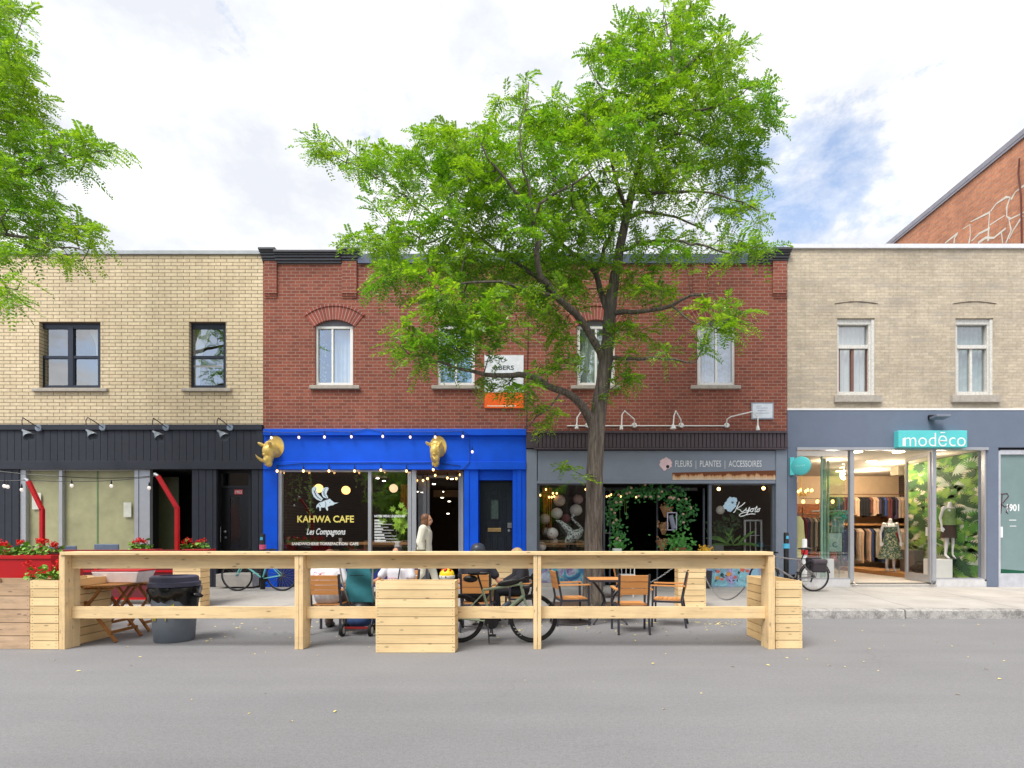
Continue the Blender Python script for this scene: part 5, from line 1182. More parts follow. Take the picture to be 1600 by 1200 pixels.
# golden rhino heads
GOLD = M('gold_paint', (240, 206, 116), .35, .3, .12, 8)
def rhino(label, px_, py_, yaw):
    t = thing('rhino_head', label, 'wall sculpture', P(px_, py_-1.5, F-.06), 0, 'golden rhino heads on the blue fascia'); t.scale = (.88, .88, .88)
    m = MB()
    rot = Matrix.Rotation(yaw, 3, 'Z') @ Matrix.Rotation(R(44), 3, 'X')
    def E(c, r, a=0): m.ell(rot @ Vector(c), r, 16, 10, rot @ Matrix.Rotation(a, 3, 'X'))
    E((0, -.10, .03), (.20, .13, .25)); E((0, -.24, .03), (.155, .17, .20)); E((0, -.38, -.08), (.115, .15, .13), .4); E((0, -.46, -.17), (.10, .10, .10))
    E((.08, -.33, .02), (.045, .05, .04)); E((-.08, -.33, .02), (.045, .05, .04)); E((.05, -.53, -.17), (.028, .02, .028)); E((-.05, -.53, -.17), (.028, .02, .028)); E((0, -.47, -.235), (.08, .07, .03))
    for q in (-1, 1): m.tube([rot @ Vector((q*.10, -.17, .17)), rot @ Vector((q*.17, -.18, .25)), rot @ Vector((q*.20, -.20, .31)), rot @ Vector((q*.205, -.205, .345))], [.03, .05, .034, .006], 10)
    m.tube([rot @ Vector((0, -.50, -.08)), rot @ Vector((0, -.58, .02)), rot @ Vector((0, -.62, .15)), rot @ Vector((0, -.61, .25))], [.055, .045, .026, .005], 12)
    m.tube([rot @ Vector((0, -.38, .03)), rot @ Vector((0, -.43, .09)), rot @ Vector((0, -.44, .14))], [.04, .028, .005], 10)
    remeshed(m, 'head', GOLD, t, .013, 3)
    MB().lathe([(.0, .045), (.2, .045), (.235, .03), (.25, .0)], (0, 0, .02), 30, 'y').build('mount', GOLD, t, True).scale = (.92, 1, 1.18)
rhino('golden rhino head at the left corner of the blue cafe front', 430.5, 701, R(-26)); rhino('golden rhino head above the cafe entrance', 684.5, 701, R(-8))
# ------------------------------------------------------------------ people
SKIN = M('skin', (214, 160, 130), .55, 0, .06, 12); SKIN2 = M('skin_tan', (190, 134, 102), .55, 0, .06, 12)
def cap(m, a, b, ra, rb, n=10):
    m.tube([a, Vector(a).lerp(Vector(b), .5), b], [ra, (ra+rb)/2, rb], n); m.ell(a, ra, n, 7); m.ell(b, rb, n, 7)
def hand(m, w_, d_, side, curl=.5):
    """palm, four unequal bent fingers and a thumb from the wrist along d_"""
    w_ = Vector(w_); u = Vector(d_).normalized(); s = u.cross(Vector((0, 1, 0)));
    s = s.normalized() if s.length > .1 else Vector((1, 0, 0)); nrm = s.cross(u)
    rot = Matrix((s, nrm, u)).transposed(); m.ell(w_+u*.05, (.04, .018, .055), 10, 7, rot)
    for i, (o, l) in enumerate(((-.03, .065), (-.01, .078), (.011, .072), (.03, .058))):
        a = w_+u*.085+s*o; b = a+u*l*.5+nrm*side*l*.25*curl; c = b+u*l*.4+nrm*side*l*.5*curl; m.tube([a, b, c], [.0105, .0095, .008], 7)
    a = w_+u*.03-s*.035; m.tube([a, a+u*.035-s*.022+nrm*side*.012, a+u*.07-s*.024+nrm*side*.024], [.0125, .011, .009], 7)
def head_(m, c, fwd, k=1):
    """skull, jaw, nose, ears and neck, looking along fwd (horizontal)"""
    c = Vector(c); f = Vector(fwd).normalized(); s = f.cross(Vector((0, 0, 1))).normalized(); up = s.cross(f)
    rot = Matrix((s, f, up)).transposed(); E = lambda p, r: m.ell(c+rot @ (Vector(p)*k), tuple(x*k for x in r), 14, 9, rot)
    E((0, -.01, .025), (.076, .096, .095)); E((0, .025, -.055), (.055, .062, .06)); E((0, .05, -.09), (.03, .03, .025)); E((0, .098, -.025), (.014, .02, .024)); E((0, .085, .005), (.011, .018, .03))
    for q in (-1, 1): E((q*.076, -.01, -.015), (.012, .022, .032)); E((q*.03, .078, .022), (.02, .014, .008))
    E((0, .085, -.062), (.025, .012, .008)); return rot
def person(label, loc, rz, J, skin, shirt, pants, hair, shoes, sleeve=.6, long_sleeve=False, shorts=False, head_dir=(0, 1, 0), look=None, shirt_fat=1.0, rshirt=.02):
    t = thing('person', label, 'person', loc, rz)
    V = {k: Vector(v) for k, v in J.items()}; m = MB()
    def limb(a, b, c, ra, rb, rc): cap(m, V[a], V[b], ra, rb); cap(m, V[b], V[c], rb, rc)
    for q in ('L', 'R'):
        limb('hip'+q, 'knee'+q, 'ank'+q, .085, .058, .038); limb('sho'+q, 'elb'+q, 'wri'+q, .05, .04, .028)
        m.tube([V['ank'+q]+Vector((0, 0, -.03)), V['toe'+q].lerp(V['ank'+q], .5)+Vector((0, 0, -.03)), V['toe'+q]], [.04, .042, .03], 10); cap(m, V['sho'+q], V['chest'], .055, .10)
        hand(m, V['wri'+q], V.get('hd'+q, V['wri'+q]-V['elb'+q]), 1 if q == 'L' else -1, .6)
    sx = (V['shoL']-V['shoR']).normalized()
    for a, b, ra, rb in (('pelvis', 'waist', .145, .12), ('waist', 'chest', .12, .135)):
        for o in (-.055, 0, .055): cap(m, V[a]+sx*o, V[b]+sx*o, ra*.78, rb*.78, 12)
    cap(m, V['chest'], V['neck'], .10, .052); cap(m, V['neck'], V['head']+Vector((0, -.01, -.06)), .05, .048)
    head_(m, V['head'], head_dir)
    body = remeshed(m, 'body', skin, t, .0105, 3)
    # eyes
    f = Vector(head_dir).normalized(); s = f.cross(Vector((0, 0, 1))).normalized()
    for q in (-1, 1): MB().ell(V['head']+f*.079+s*q*.03+Vector((0, 0, .005)), (.010, .007, .006), 8, 6, Matrix((s, f, Vector((0, 0, 1)))).transposed()).build('eye', BLACK, t, True)
    # shirt
    m = MB(); e = rshirt
    for q in ('L', 'R'):
        if long_sleeve: cap(m, V['sho'+q], V['elb'+q], .068+e, .054+e); cap(m, V['elb'+q], V['wri'+q], .054+e, .042+e*.8)
        elif sleeve > 0: cap(m, V['sho'+q], V['sho'+q].lerp(V['elb'+q], sleeve), .066+e*.5, .060+e*.5)
        cap(m, V['sho'+q], V['chest'], .066+e*.4, .11)
    for a, b, ra, rb in (('hem' if 'hem' in V else 'pelvis', 'waist', .165*shirt_fat, .145*shirt_fat), ('waist', 'chest', .145*shirt_fat, .15)):
        for o in (-.06, 0, .06): cap(m, V[a]+sx*o, V[b]+sx*o, (ra+e)*.78, (rb+e)*.78, 12)
    cap(m, V['chest'], V['neck']+Vector((0, 0, -.03)), .11, .066)
    remeshed(m, 'shirt', shirt, t, .013, 4)
    m = MB()
    for q in ('L', 'R'):
        if shorts: cap(m, V['hip'+q], V['hip'+q].lerp(V['knee'+q], .9), .112, .09)
        else: cap(m, V['hip'+q], V['knee'+q], .105, .078); cap(m, V['knee'+q], V['ank'+q]+Vector((0, 0, .02)), .078, .066)
    for o in (-.07, 0, .07): cap(m, V['pelvis']+sx*o+Vector((0, 0, -.03)), V['pelvis']+sx*o+Vector((0, 0, .05)), .118, .115)
    remeshed(m, 'trousers', pants, t, .014, 3)
    for q in ('L', 'R'):
        m = MB(); a = V['ank'+q]; b = V['toe'+q]; m.tube([a+(a-b)*.25+Vector((0, 0, -.035)), a+Vector((0, 0, -.03)), a.lerp(b, .6)+Vector((0, 0, -.02)), b+Vector((0, 0, .005))], [.042, .052, .05, .036], 12); m.ell(b, (.038, .045, .033), 10, 7); m.build('shoe', shoes, t, True)
    return t, V, body
CREAMJ = M('cream_jacket', (226, 222, 206), .8, 0, .06, 5, .3, 10); WTEE = M('white_tee', (226, 224, 230), .85, 0, .06, 6, .3, 9); BTEE = M('black_tee', (40, 40, 48), .85, 0, .1, 6)
JEAN = M('denim', (58, 72, 104), .85, 0, .2, 9); KHAKI = M('khaki_short', (146, 140, 98), .85, 0, .1); BLKT = M('black_trouser', (30, 32, 40), .8, 0, .1); SHOE = M('dark_shoe', (52, 48, 46), .6); WSHOE = M('pale_shoe', (214, 208, 200), .6)
HB = M('brown_hair', (112, 74, 48), .5, 0, .25, 40, .4, 90); HD = M('dark_hair', (44, 32, 28), .45, 0, .3, 40, .4, 90); HBL = M('blond_hair', (188, 160, 110), .5, 0, .2, 40)
# woman walking right along the sidewalk, cream jacket
d = 11.25
walk = dict(hipL=(-.085, 0, .90), hipR=(.085, 0, .90), kneeL=(-.08, .17, .50), kneeR=(.08, -.04, .48), ankL=(-.07, .27, .12), ankR=(.07, -.33, .15), toeL=(-.07, .44, .08), toeR=(.07, -.18, .045), pelvis=(0, 0, .94), waist=(0, .0, 1.08), chest=(0, .02, 1.29),
            neck=(0, .03, 1.45), head=(0, .06, 1.575), shoL=(-.165, .01, 1.385), shoR=(.165, .01, 1.385), elbL=(-.20, -.02, 1.12), elbR=(.205, -.05, 1.12), wriL=(-.19, .06, .89), wriR=(.20, .03, .88), hem=(0, .01, .74))
t, V, b = person('woman with brown hair in long cream jacket walking past the cafe door', (X(663, d), d, SW(d)), R(-90), walk, SKIN, CREAMJ, CREAMJ, HB, WSHOE, long_sleeve=True, shirt_fat=1.08, rshirt=.024)
m = MB(); c = V['head']; m.ell(c+Vector((0, -.035, .035)), (.092, .105, .10), 16, 10); m.ell(c+Vector((0, -.07, -.09)), (.088, .06, .15), 14, 9); m.ell(c+Vector((.06, -.03, -.06)), (.035, .06, .12), 10, 8); m.ell(c+Vector((-.06, -.03, -.06)), (.035, .06, .12), 10, 8); remeshed(m, 'hair', HB, t, .012, 2)
m = MB(); m.ell(V['neck']+Vector((0, -.03, -.02)), (.085, .08, .03), 14, 7); m.build('collar', CREAMJ, t, True)
m = MB(); c = V['wriR']+Vector((.07, -.05, .02)); m.obox(c, (.05, .20, .14)); m.tube([c+Vector((0, -.1, .08)), (.15, -.04, 1.2), (.13, 0, 1.44)], .011, 6); m.tube([c+Vector((0, .1, .08)), (.16, .06, 1.2), (.13, .02, 1.44)], .011, 6)
bag = tag(m.build('shoulder_bag', M('olive_bag', (92, 86, 66), .6)), 'small olive shoulder bag carried by the woman in cream', 'bag'); bag.location = t.location; bag.rotation_euler = t.rotation_euler
def seated(lean=0, arms='lap', dz=0, slump=0):
    j = dict(hipL=(-.10, .0, .52), hipR=(.10, .0, .52), kneeL=(-.13, .42, .53), kneeR=(.13, .42, .53), ankL=(-.14, .38, .10), ankR=(.14, .36, .10), toeL=(-.15, .56, .045), toeR=(.15, .54, .045), pelvis=(0, -.02, .55), waist=(0, -.04+lean*.2, .69), chest=(0, -.05+lean*.6, .88-slump),
             neck=(0, -.03+lean*.9, 1.03-slump), head=(0, .01+lean, 1.155-slump), shoL=(-.18, -.05+lean*.75, .975-slump), shoR=(.18, -.05+lean*.75, .975-slump))
    if arms == 'lap': j.update(elbL=(-.24, .0+lean*.5, .74), elbR=(.24, .0+lean*.5, .74), wriL=(-.16, .22, .66), wriR=(.16, .22, .66))
    if arms == 'out': j.update(elbL=(-.27, .02, .72), elbR=(.33, .05, .74), wriL=(-.22, .26, .70), wriR=(.42, .28, .68))
    if arms == 'down': j.update(elbL=(-.25, -.06, .73), elbR=(.28, -.05, .72), wriL=(-.24, .10, .60), wriR=(.30, .06, .54))
    return j
# seated man in white tee, back to the street
d = 8.12
patio_chair('brown slat armchair with the man in white tee sitting on it', X(513.5, 8.0), d, 0, 4)
t, V, b = person('man in white printed tee seated with his back to the street', (X(513.5, d), d, -.02), 0, seated(.05, 'down', slump=.03), SKIN2, WTEE, M('taupe_trouser', (112, 98, 92), .85), HB, SHOE, .7)
m = MB(); c = V['head']; m.ell(c+Vector((0, -.02, .03)), (.09, .105, .095), 16, 10); remeshed(m, 'hair', M('auburn_hair', (124, 80, 58), .5, 0, .25, 40, .4, 90), t, .012, 2)
m = MB()
for k in range(9):
    a = random.uniform(-.12, .12); z = random.uniform(.78, .9); m.tube([(a, -.232, z), (a+random.uniform(-.05, .05), -.238, z+random.uniform(0, .05)), (a+random.uniform(-.06, .06), -.232, z+.03)], .004, 4)
m.build('shirt_print', M('print_rose', (206, 96, 112), .7), t)
# woman in white tee facing the street
d = 8.75
patio_chair('brown slat armchair under the woman in white printed tee', X(622, d), d+.02, R(165))
t, V, b = person('dark haired woman in white printed tee seated facing the street', (X(622, d), d, -.03), R(165), seated(.03, 'out'), SKIN2, WTEE, JEAN, HD, SHOE, .65)
m = MB(); c = V['head']; m.ell(c+Vector((0, -.03, .035)), (.096, .10, .095), 16, 10); m.ell(c+Vector((0, -.085, -.08)), (.09, .05, .14), 12, 8); remeshed(m, 'hair', HD, t, .012, 2)
m = MB(); m.tube([(-.10, .118, .95), (-.09, .15, .80), (-.08, .165, .66)], .012, 6); m.build('strap', NAVY, t)
m = MB()
for cx_ in (.04, .09, -.01, -.05): m.tube([(cx_+.022*math.cos(a), .152+.006*math.sin(a), .765+.028*math.sin(a)) for a in np.linspace(.6, 5.6, 9)], .005, 4)
m.build('shirt_print', M('print_pink', (216, 120, 140), .7), t)
# toddler with yellow helmet standing behind the wide planter
d = 8.05; k = .475
tod = {a: tuple(x*k*(1.12 if i < 2 else 1) for i, x in enumerate(v)) for a, v in dict(walk, kneeL=(-.08, .02, .48), kneeR=(.08, .02, .48), ankL=(-.08, 0, .1), ankR=(.08, 0, .1), toeL=(-.09, .17, .06), toeR=(.09, .17, .06), wriL=(-.22, .1, .86), elbL=(-.24, -.02, 1.1), elbR=(.24, -.02, 1.1), wriR=(.22, .1, .86)).items()}
t = thing('person', 'toddler wearing a yellow and white bike helmet behind the wide planter', 'person', (X(699, d), d, 0), R(170))
V = {a: Vector(v) for a, v in tod.items()}; m = MB()
for q in 'LR':
    cap(m, V['hip'+q], V['knee'+q], .055, .042); cap(m, V['knee'+q], V['ank'+q], .042, .032); m.tube([V['ank'+q], V['toe'+q]], [.035, .028], 8); cap(m, V['sho'+q], V['elb'+q], .034, .028); cap(m, V['elb'+q], V['wri'+q], .028, .022); cap(m, V['sho'+q], V['chest'], .04, .06)
    for i in range(5): m.tube([V['wri'+q], V['wri'+q]+Vector(((i-2)*.011, .02, -.045+abs(i-2)*.006))], [.009, .007], 6)
cap(m, V['pelvis'], V['waist'], .088, .085); cap(m, V['waist'], V['chest'], .085, .08); cap(m, V['chest'], V['neck'], .05, .035); hd = V['neck']+Vector((0, .01, .105)); cap(m, V['neck'], hd, .034, .04); head_(m, hd, (0, 1, 0), .86)
remeshed(m, 'body', SKIN, t, .009, 2)
m = MB(); cap(m, V['pelvis']+Vector((0, 0, -.02)), V['waist'], .10, .096); cap(m, V['waist'], V['chest'], .096, .09)
for q in 'LR': cap(m, V['sho'+q], V['elb'+q], .045, .042); cap(m, V['sho'+q], V['chest'], .045, .06)
remeshed(m, 'shirt', M('toddler_top', (210, 180, 90), .8), t, .011, 2)
m = MB()
for q in 'LR': cap(m, V['hip'+q], V['ank'+q], .064, .05)
remeshed(m, 'trousers', NAVYF, t, .011, 2)
hc = hd+Vector((0, -.01, .045))
hm = MB().lathe([(.104, -.035), (.112, 0), (.105, .045), (.082, .082), (.045, .102), (0, .108)], hc, 22).build('helmet', M('helmet_yellow', (244, 206, 20), .35), t, True)
MB().lathe([(.108, -.04), (.117, -.02), (.117, .004), (.108, .008)], hc, 22).build('helmet_rim', WHITE, hm, True)
m = MB(); m.ell(hc+Vector((0, .055, .085)), (.03, .05, .03), 10, 7); m.ell(hc+Vector((.06, .03, .07)), (.02, .035, .035), 8, 6); m.ell(hc+Vector((-.06, .03, .07)), (.02, .035, .035), 8, 6); m.build('helmet_patch', M('helmet_red', (196, 40, 24), .4), hm, True)
m = MB(); m.ell(hc+Vector((.045, .102, -.01)), (.010, .008, .014), 8, 6); m.ell(hc+Vector((-.02, .113, -.01)), (.010, .008, .014), 8, 6); m.build('helmet_dots', BLACK, hm, True)
# cyclist with helmet
d = 8.3
patio_chair('brown slat armchair under the cyclist in black tee', X(744, 8.1), d, 0)
t, V, b = person('cyclist in black tee and dark helmet seated with his back to the street', (X(745, d), d, 0), R(-6), seated(.09, 'out'), SKIN, BTEE, KHAKI, HD, WSHOE, .62, shorts=True)
c = V['head']+Vector((0, -.01, .04)); hm = MB().lathe([(.112, -.05), (.125, -.01), (.12, .05), (.095, .095), (.05, .118), (0, .124)], c, 24).build('helmet', M('helmet_slate', (46, 52, 66), .4), t, True)
hm.scale = (.92, 1.12, 1); hm.location = (0, -c.y*.12, 0); MB().obox(c+Vector((-.02, -.128, -.005)), (.02, .008, .02)).build('helmet_light', WHITE, hm)
m = MB().ell(V['head']+Vector((0, -.045, -.03)), (.08, .07, .06), 12, 8); m.build('hair', HD, t, True)
# person in black top further back
d = 9.05
patio_chair('brown slat armchair under the fair haired person in black', X(814, d), d, R(100))
t, V, b = person('fair haired person in black top seated beside the cyclist', (X(812, d), d, 0), R(100), seated(.06, 'lap', slump=.05), SKIN, BTEE, BLKT, HBL, SHOE, long_sleeve=True)
m = MB(); c = V['head']; m.ell(c+Vector((0, -.03, .035)), (.092, .102, .095), 16, 10); m.ell(c+Vector((0, -.075, -.05)), (.08, .05, .09), 12, 8); remeshed(m, 'hair', HBL, t, .012, 2)

# ------------------------------------------------------------------ cafe contents
PEND = emit('pendant_glow', (255, 196, 116), 1.6)
for px_, py_, d, lab in ((498, 763, 13.6, 'round amber pendant behind the winged emblem'), (540.5, 766, 13.8, 'round amber pendant in the middle of the cafe window'), (615, 763, 13.8, 'round patterned pendant in the narrow cafe pane')):
    t = thing('pendant_lamp', lab, 'lamp', P(px_, py_, d), world=True); c = P(px_, py_, d)
    MB().ell(c, .108, 18, 12).build('globe', PEND if px_ < 600 else emit('pendant_pale', (255, 216, 170), .7), t, True); MB().tube([c+Vector((0, 0, .1)), c+Vector((0, 0, 1.2))], .006, 5).build('cord', BLACK, t)
def leafy(m, c, n, spread, size, flat=1.0, split=False, face=None):
    """loose bunch of pointed leaves round a centre"""
    c = Vector(c)
    for k in range(n):
        v = Vector((random.gauss(0, 1)*spread[0], random.gauss(0, 1)*spread[1], random.gauss(0, 1)*spread[2])); p = c+v
        a = random.uniform(0, 6.283); s_ = size*random.uniform(.6, 1.3); u = Vector((math.cos(a), -.5*random.random(), math.sin(a)*.8-.3)).normalized(); sd_ = u.cross(Vector((random.uniform(-.4, .4), 1, random.uniform(-.4, .4)))).normalized()
        if split:
            ring = []
            for q in range(14): aa = 6.283*q/14; rr = s_*(1 if q % 2 else .55)*(1-.25*math.cos(aa)); ring.append(p+(u*math.cos(aa)+sd_*math.sin(aa))*rr)
            m.add([p]+ring, [(0, 1+i, 1+(i+1) % 14) for i in range(14)])
        else: m.add([p, p+u*s_*.5+sd_*s_*.28, p+u*s_, p+u*s_*.5-sd_*s_*.28], [(0, 1, 2, 3)])
t = thing('monstera_plant', 'bright green monstera plant behind the narrow cafe pane', 'plant', P(622, 848, 13.3), world=True)
m = MB(); leafy(m, P(624, 809, 13.3), 22, (.10, .06, .13), .10, split=True); leafy(m, P(626, 822, 13.2), 9, (.08, .05, .07), .10, split=True); leafy(m, P(594, 816, 13.3), 6, (.07, .05, .06), .08, split=True); m.build('leaves', M('monstera_green', (176, 222, 70), .4, 0, .3, 6), t, fixn=False)
m = MB()
for a, b in ((612, 800), (628, 806), (594, 815), (634, 815)): m.tube([P(621, 847, 13.3), P((621+a)/2+2, (847+b)/2, 13.3), P(a, b, 13.3)], .006, 5)
m.build('stems', M('stem_green', (110, 140, 60), .6), t); MB().lathe([(.09, 0), (.11, .16), (.10, .16), (.09, .14), (0, .14)], P(622, 856, 13.3), 18).build('pot', WHITE, t, True)
t = thing('orange_cloth', 'orange cloth hanging behind the narrow cafe pane', 'textile', P(634, 775, 13.6), world=True); drape(t, 626, 641, 757, 797, 13.6, M('orange_textile', (196, 84, 30), .9, 0, .3), 4, .03, 'cloth')
HV = M('hanging_vine', (112, 140, 62), .5, 0, .5, 10)
t = thing('hanging_plant', 'trailing vines hanging along the left side of the cafe window', 'plant', P(455, 745, 13.5), world=True)
m = MB(); st_ = MB()
for k in range(15):
    px_ = random.uniform(444, 492) if k < 11 else random.uniform(548, 572); l = random.uniform(25, 95) if k < 11 else random.uniform(15, 40); d = random.uniform(13.25, 13.9)
    st_.tube([P(px_, 738, d), P(px_+2, 738+l*.5, d), P(px_-1, 738+l, d)], .004, 4)
    for q in range(int(l/3)): leafy(m, P(px_+random.gauss(0, 1.6), 740+l*random.random(), d), 1, (.02, .02, .02), .085)
m.build('leaves', HV, t, fixn=False); st_.build('stems', _mc['stem_green'], t)
for px_, lab, col in ((532, 'white bottle on the cafe window counter', (220, 220, 214)), (592, 'white cup at the left of the narrow pane counter', (226, 226, 230))):
    t = thing('cup', lab, 'cup', P(px_, 847, 13.4)); MB().lathe([(.035, 0), (.045, .1), (.04, .1), (.032, .01), (0, .01)], n=16).build('cup', M('cup_'+str(px_), col, .4), t, True)

# ------------------------------------------------------------------ flower shop contents
FG = M('garland_green', (66, 140, 66), .5, 0, .5, 8); FP = M('blossom_pale', (226, 190, 170), .6, 0, .2)
t = thing('leaf_garland', 'lush green leaf garland with pale blossoms round the flower shop doorway', 'garland', P(1010, 772, 13.5), world=True)
arch = [(968, 850), (966, 835), (962, 818), (958, 800), (962, 785), (972, 775), (985, 771), (1000, 770), (1015, 769), (1030, 770), (1045, 772), (1058, 777), (1068, 786), (1074, 798), (1070, 810)]
m = MB(); f = MB(); hg = MB()
for i, (a, b) in enumerate(arch):
    w_ = .055+.05*(i > 6)+.03*(i < 6)
    leafy(m, P(a, b, 13.45), 42, (w_*1.3, .09, w_*1.15), .10)
    for q in range(2): f.ell(P(a+random.gauss(0, 5), b+random.gauss(0, 5), 13.3), (.035, .03, .03), 8, 6)
m.build('leaves', FG, t, fixn=False); f.build('blossoms', FP, t, True)
for a, b in ((975, 800), (978, 812), (968, 826)): hg.tube([P(a, 780, 13.4), P(a+1, b, 13.4)], .005, 4)
hg.tube([P(a, b, 13.5) for a, b in arch], .012, 5); hg.build('vine_stem', _mc['stem_green'], t)
t = thing('potted_plant', 'leafy plant in a square white pot at the left of the flower shop door', 'plant', P(966, 866, 12.9), world=True)
MB().pbox(958.5, 971.5, 857, 867, 12.8, 13.0).build('pot', WHITE, t, bevel=.01); m = MB(); leafy(m, P(966, 850, 12.9), 60, (.09, .07, .08), .09); m.build('leaves', M('pot_leaf', (70, 140, 52), .5, 0, .5, 12), t, fixn=False)
t = thing('potted_plant', 'big bushy plant on the right of the flower shop doorway', 'plant', P(1062, 868, 12.9), world=True)
m = MB(); leafy(m, P(1061, 850, 12.95), 230, (.17, .11, .15), .095); m.build('leaves', _mc['pot_leaf'], t, fixn=False); MB().lathe([(.12, 0), (.16, .25), (.15, .25), (.13, .2), (0, .2)], (X(1062, 12.95), 12.95, Z(872, 12.95)), 18).build('pot', M('clay_pot', (150, 96, 66), .8), t, True)
for px_, py_, lab in ((1040, 798, 'paper wrapped bunch hanging high in the flower shop doorway'), (1037, 825, 'paper wrapped bunch in the middle of the flower shop stand'), (1034, 850, 'paper wrapped bunch lowest on the flower shop stand')):
    t = thing('dried_bouquet', lab, 'bouquet', P(px_, py_, 13.6), world=True); c = P(px_, py_, 13.6)
    m = MB(); n = 16
    m.lathe([(.03, -.16), (.10, 0), (.15, .09), (.13, .05), (.03, -.12)], c, n); m.v = [(v[0]+random.uniform(-.015, .015), v[1], v[2]+random.uniform(-.02, .02)) for v in m.v]; m.build('paper_wrap', M('kraft_paper', (186, 142, 104), .85, 0, .2), t)
    m = MB(); leafy(m, c+Vector((0, 0, .10)), 26, (.08, .06, .05), .09); m.build('dried_flowers', M('dried_flower', (196, 150, 106), .8, 0, .4), t, fixn=False)
t = thing('wire_frame', 'pale cube shaped metal frame in the flower shop doorway', 'frame', P(1050, 815, 13.3), world=True)
m = MB()
for d in (13.25, 13.45):
    for a, b in (((1043, 801), (1057, 801)), ((1057, 801), (1057, 828)), ((1057, 828), (1043, 828)), ((1043, 828), (1043, 801))): m.bar(P(*a, d), P(*b, d), .022, .022)
m.build('frame', M('pale_lilac_metal', (196, 196, 220), .5), t); MB().tube([P(1048, 805, 13.4), P(1053, 826, 13.4)], .06, 12).build('vase', M('pale_vase', (170, 176, 196), .3), t, True)
LANT = {0: M('lantern_white', (232, 228, 220), .8, 0, .04), 1: M('lantern_pink', (206, 176, 176), .8, 0, .06), 2: M('lantern_red', (150, 84, 90), .8, 0, .1)}
def dots():
    m, nt, b = base_mat('lantern_dots'); vo = nn(nt, 'ShaderNodeTexVoronoi', Scale=14.0); nt.links.new(objco(nt), vo.inputs['Vector'])
    c = mixc(nt, ramp(nt, vo.outputs['Distance'], [(.25, G1), (.3, G0)]), (.8, .78, .74), (.75, .2, .12)); c = mixc(nt, ramp(nt, vo.outputs['Distance'], [(.1, G1), (.14, G0)]), c, (.2, .3, .6))
    nt.links.new(c, b.inputs['Base Color']); return m
LANT[3] = dots()
for px_, py_, r_, k, d, lab in ((874, 782, 9.4, 1, 13.6, 'pinkish paper lantern topmost in the left flower shop window'), (870, 802, 9, 0, 13.5, 'white paper lantern left of the heron wing'), (851, 811, 8.6, 1, 13.5, 'pale paper lantern at the left edge above the dotted one'), (884, 810, 7.5, 2, 13.8, 'dark red paper lantern behind the heron'), (900, 797, 9.6, 0, 13.7, 'white paper lantern just left of the tree trunk'), (863, 833.5, 9.3, 3, 13.3, 'paper lantern with coloured dots low in the left window'), (854, 831, 7.6, 0, 13.7, 'white paper lantern half hidden behind the dotted one'), (846, 854, 7.5, 0, 13.2, 'white paper lantern low in the left corner of the flower shop'), (903, 780, 8, 1, 13.9, 'beige paper lantern high beside the tree trunk'), (866, 846, 6, 0, 13.5, 'small white paper lantern on the flower shop shelf')):
    c = P(px_, py_, d); rr = r_*d/FOC; m = MB(); pr = [(max(0, rr*math.cos(a))*(1+.012*math.cos(a*34)), rr*.96*math.sin(a)) for a in np.linspace(-1.5708, 1.5708, 30)]
    tag(m.lathe(pr, (0, 0, 0), 20).build('paper_lantern', LANT[k], None, True, loc=c), lab, 'lantern', 'paper lanterns in the flower shop window')
c = P(1125.5, 797, 13.4); tag(MB().ell((0, 0, 0), .105, 18, 12).build('globe_lamp', M('globe_white', (226, 224, 214), .5), None, True, loc=c), 'plain white globe left of the flower decal in the right window', 'lamp')
for lab, a, b, c_, d_, col in (('dark leafy plants crowding behind the right flower shop window', 1116, 1160, 812, 13.9, (46, 92, 44)), ('dark foliage low in the left flower shop window behind the heron', 848, 930, 842, 13.9, (40, 76, 40)), ('dim green foliage above the palm in the right flower shop window', 1150, 1204, 790, 14.6, (44, 80, 44))):
    t = thing('leafy_plant', lab, 'plant', P((a+b)/2, 862, d_), world=True); m = MB()
    for k in range(7): leafy(m, P(random.uniform(a, b), c_+random.uniform(-8, 26), d_), 26, (.10, .1, .12), .13)
    m.build('leaves', M('plant_'+str(a), col, .5, 0, .5, 5), t, fixn=False); MB().lathe([(.12, 0), (.16, .3), (.13, .28), (0, .26)], P((a+b)/2, 876, d_), 16).build('pot', DARKM, t, True)
# heron sculpture
t = thing('heron_sculpture', 'white speckled heron sculpture with raised wing in the left flower shop window', 'sculpture', P(892, 850, 13.3), world=True); zm = lambda a, b, d=13.3: P(835+a/8.205, 740+b/8.205, d)
def spk():
    m, nt, b = base_mat('heron_speckle'); n = noise(nt, objco(nt), 26, 3); nt.links.new(ramp(nt, n, [(.42, (.06, .08, .08)), (.52, (.62, .7, .66)), (.7, (.8, .85, .82))]), b.inputs['Base Color']); b.inputs['Roughness'].default_value = .6; return m
m = MB(); m.tube([zm(395, 910), zm(440, 850), zm(520, 790), zm(580, 755), zm(610, 735)], [.03, .11, .14, .10, .05], 14); m.tube([zm(600, 750), zm(605, 705), zm(570, 660), zm(520, 620), zm(480, 570), zm(490, 530), zm(520, 535)], [.06, .04, .032, .03, .03, .032, .036], 10); m.tube([zm(545, 640), zm(580, 600)], [.014, .006], 6)
m.tube([zm(470, 760), zm(400, 680), zm(330, 620), zm(270, 595)], [.10, .075, .05, .012], 10); remeshed(m, 'body', spk(), t, .014, 3)
m = MB(); m.pprism([(835+a/8.205, 740+b/8.205) for a, b in ((270, 595), (300, 640), (330, 700), (380, 770), (430, 800), (470, 760), (400, 690), (340, 640))], 13.33, 13.37); m.build('wing', M('wing_dark', (46, 60, 62), .6, 0, .5, 30), t)
MB().tube([zm(450, 880), zm(440, 960)], .012, 6).tube([zm(500, 870), zm(500, 960)], .012, 6).build('leg', M('heron_leg', (90, 96, 90), .6), t)
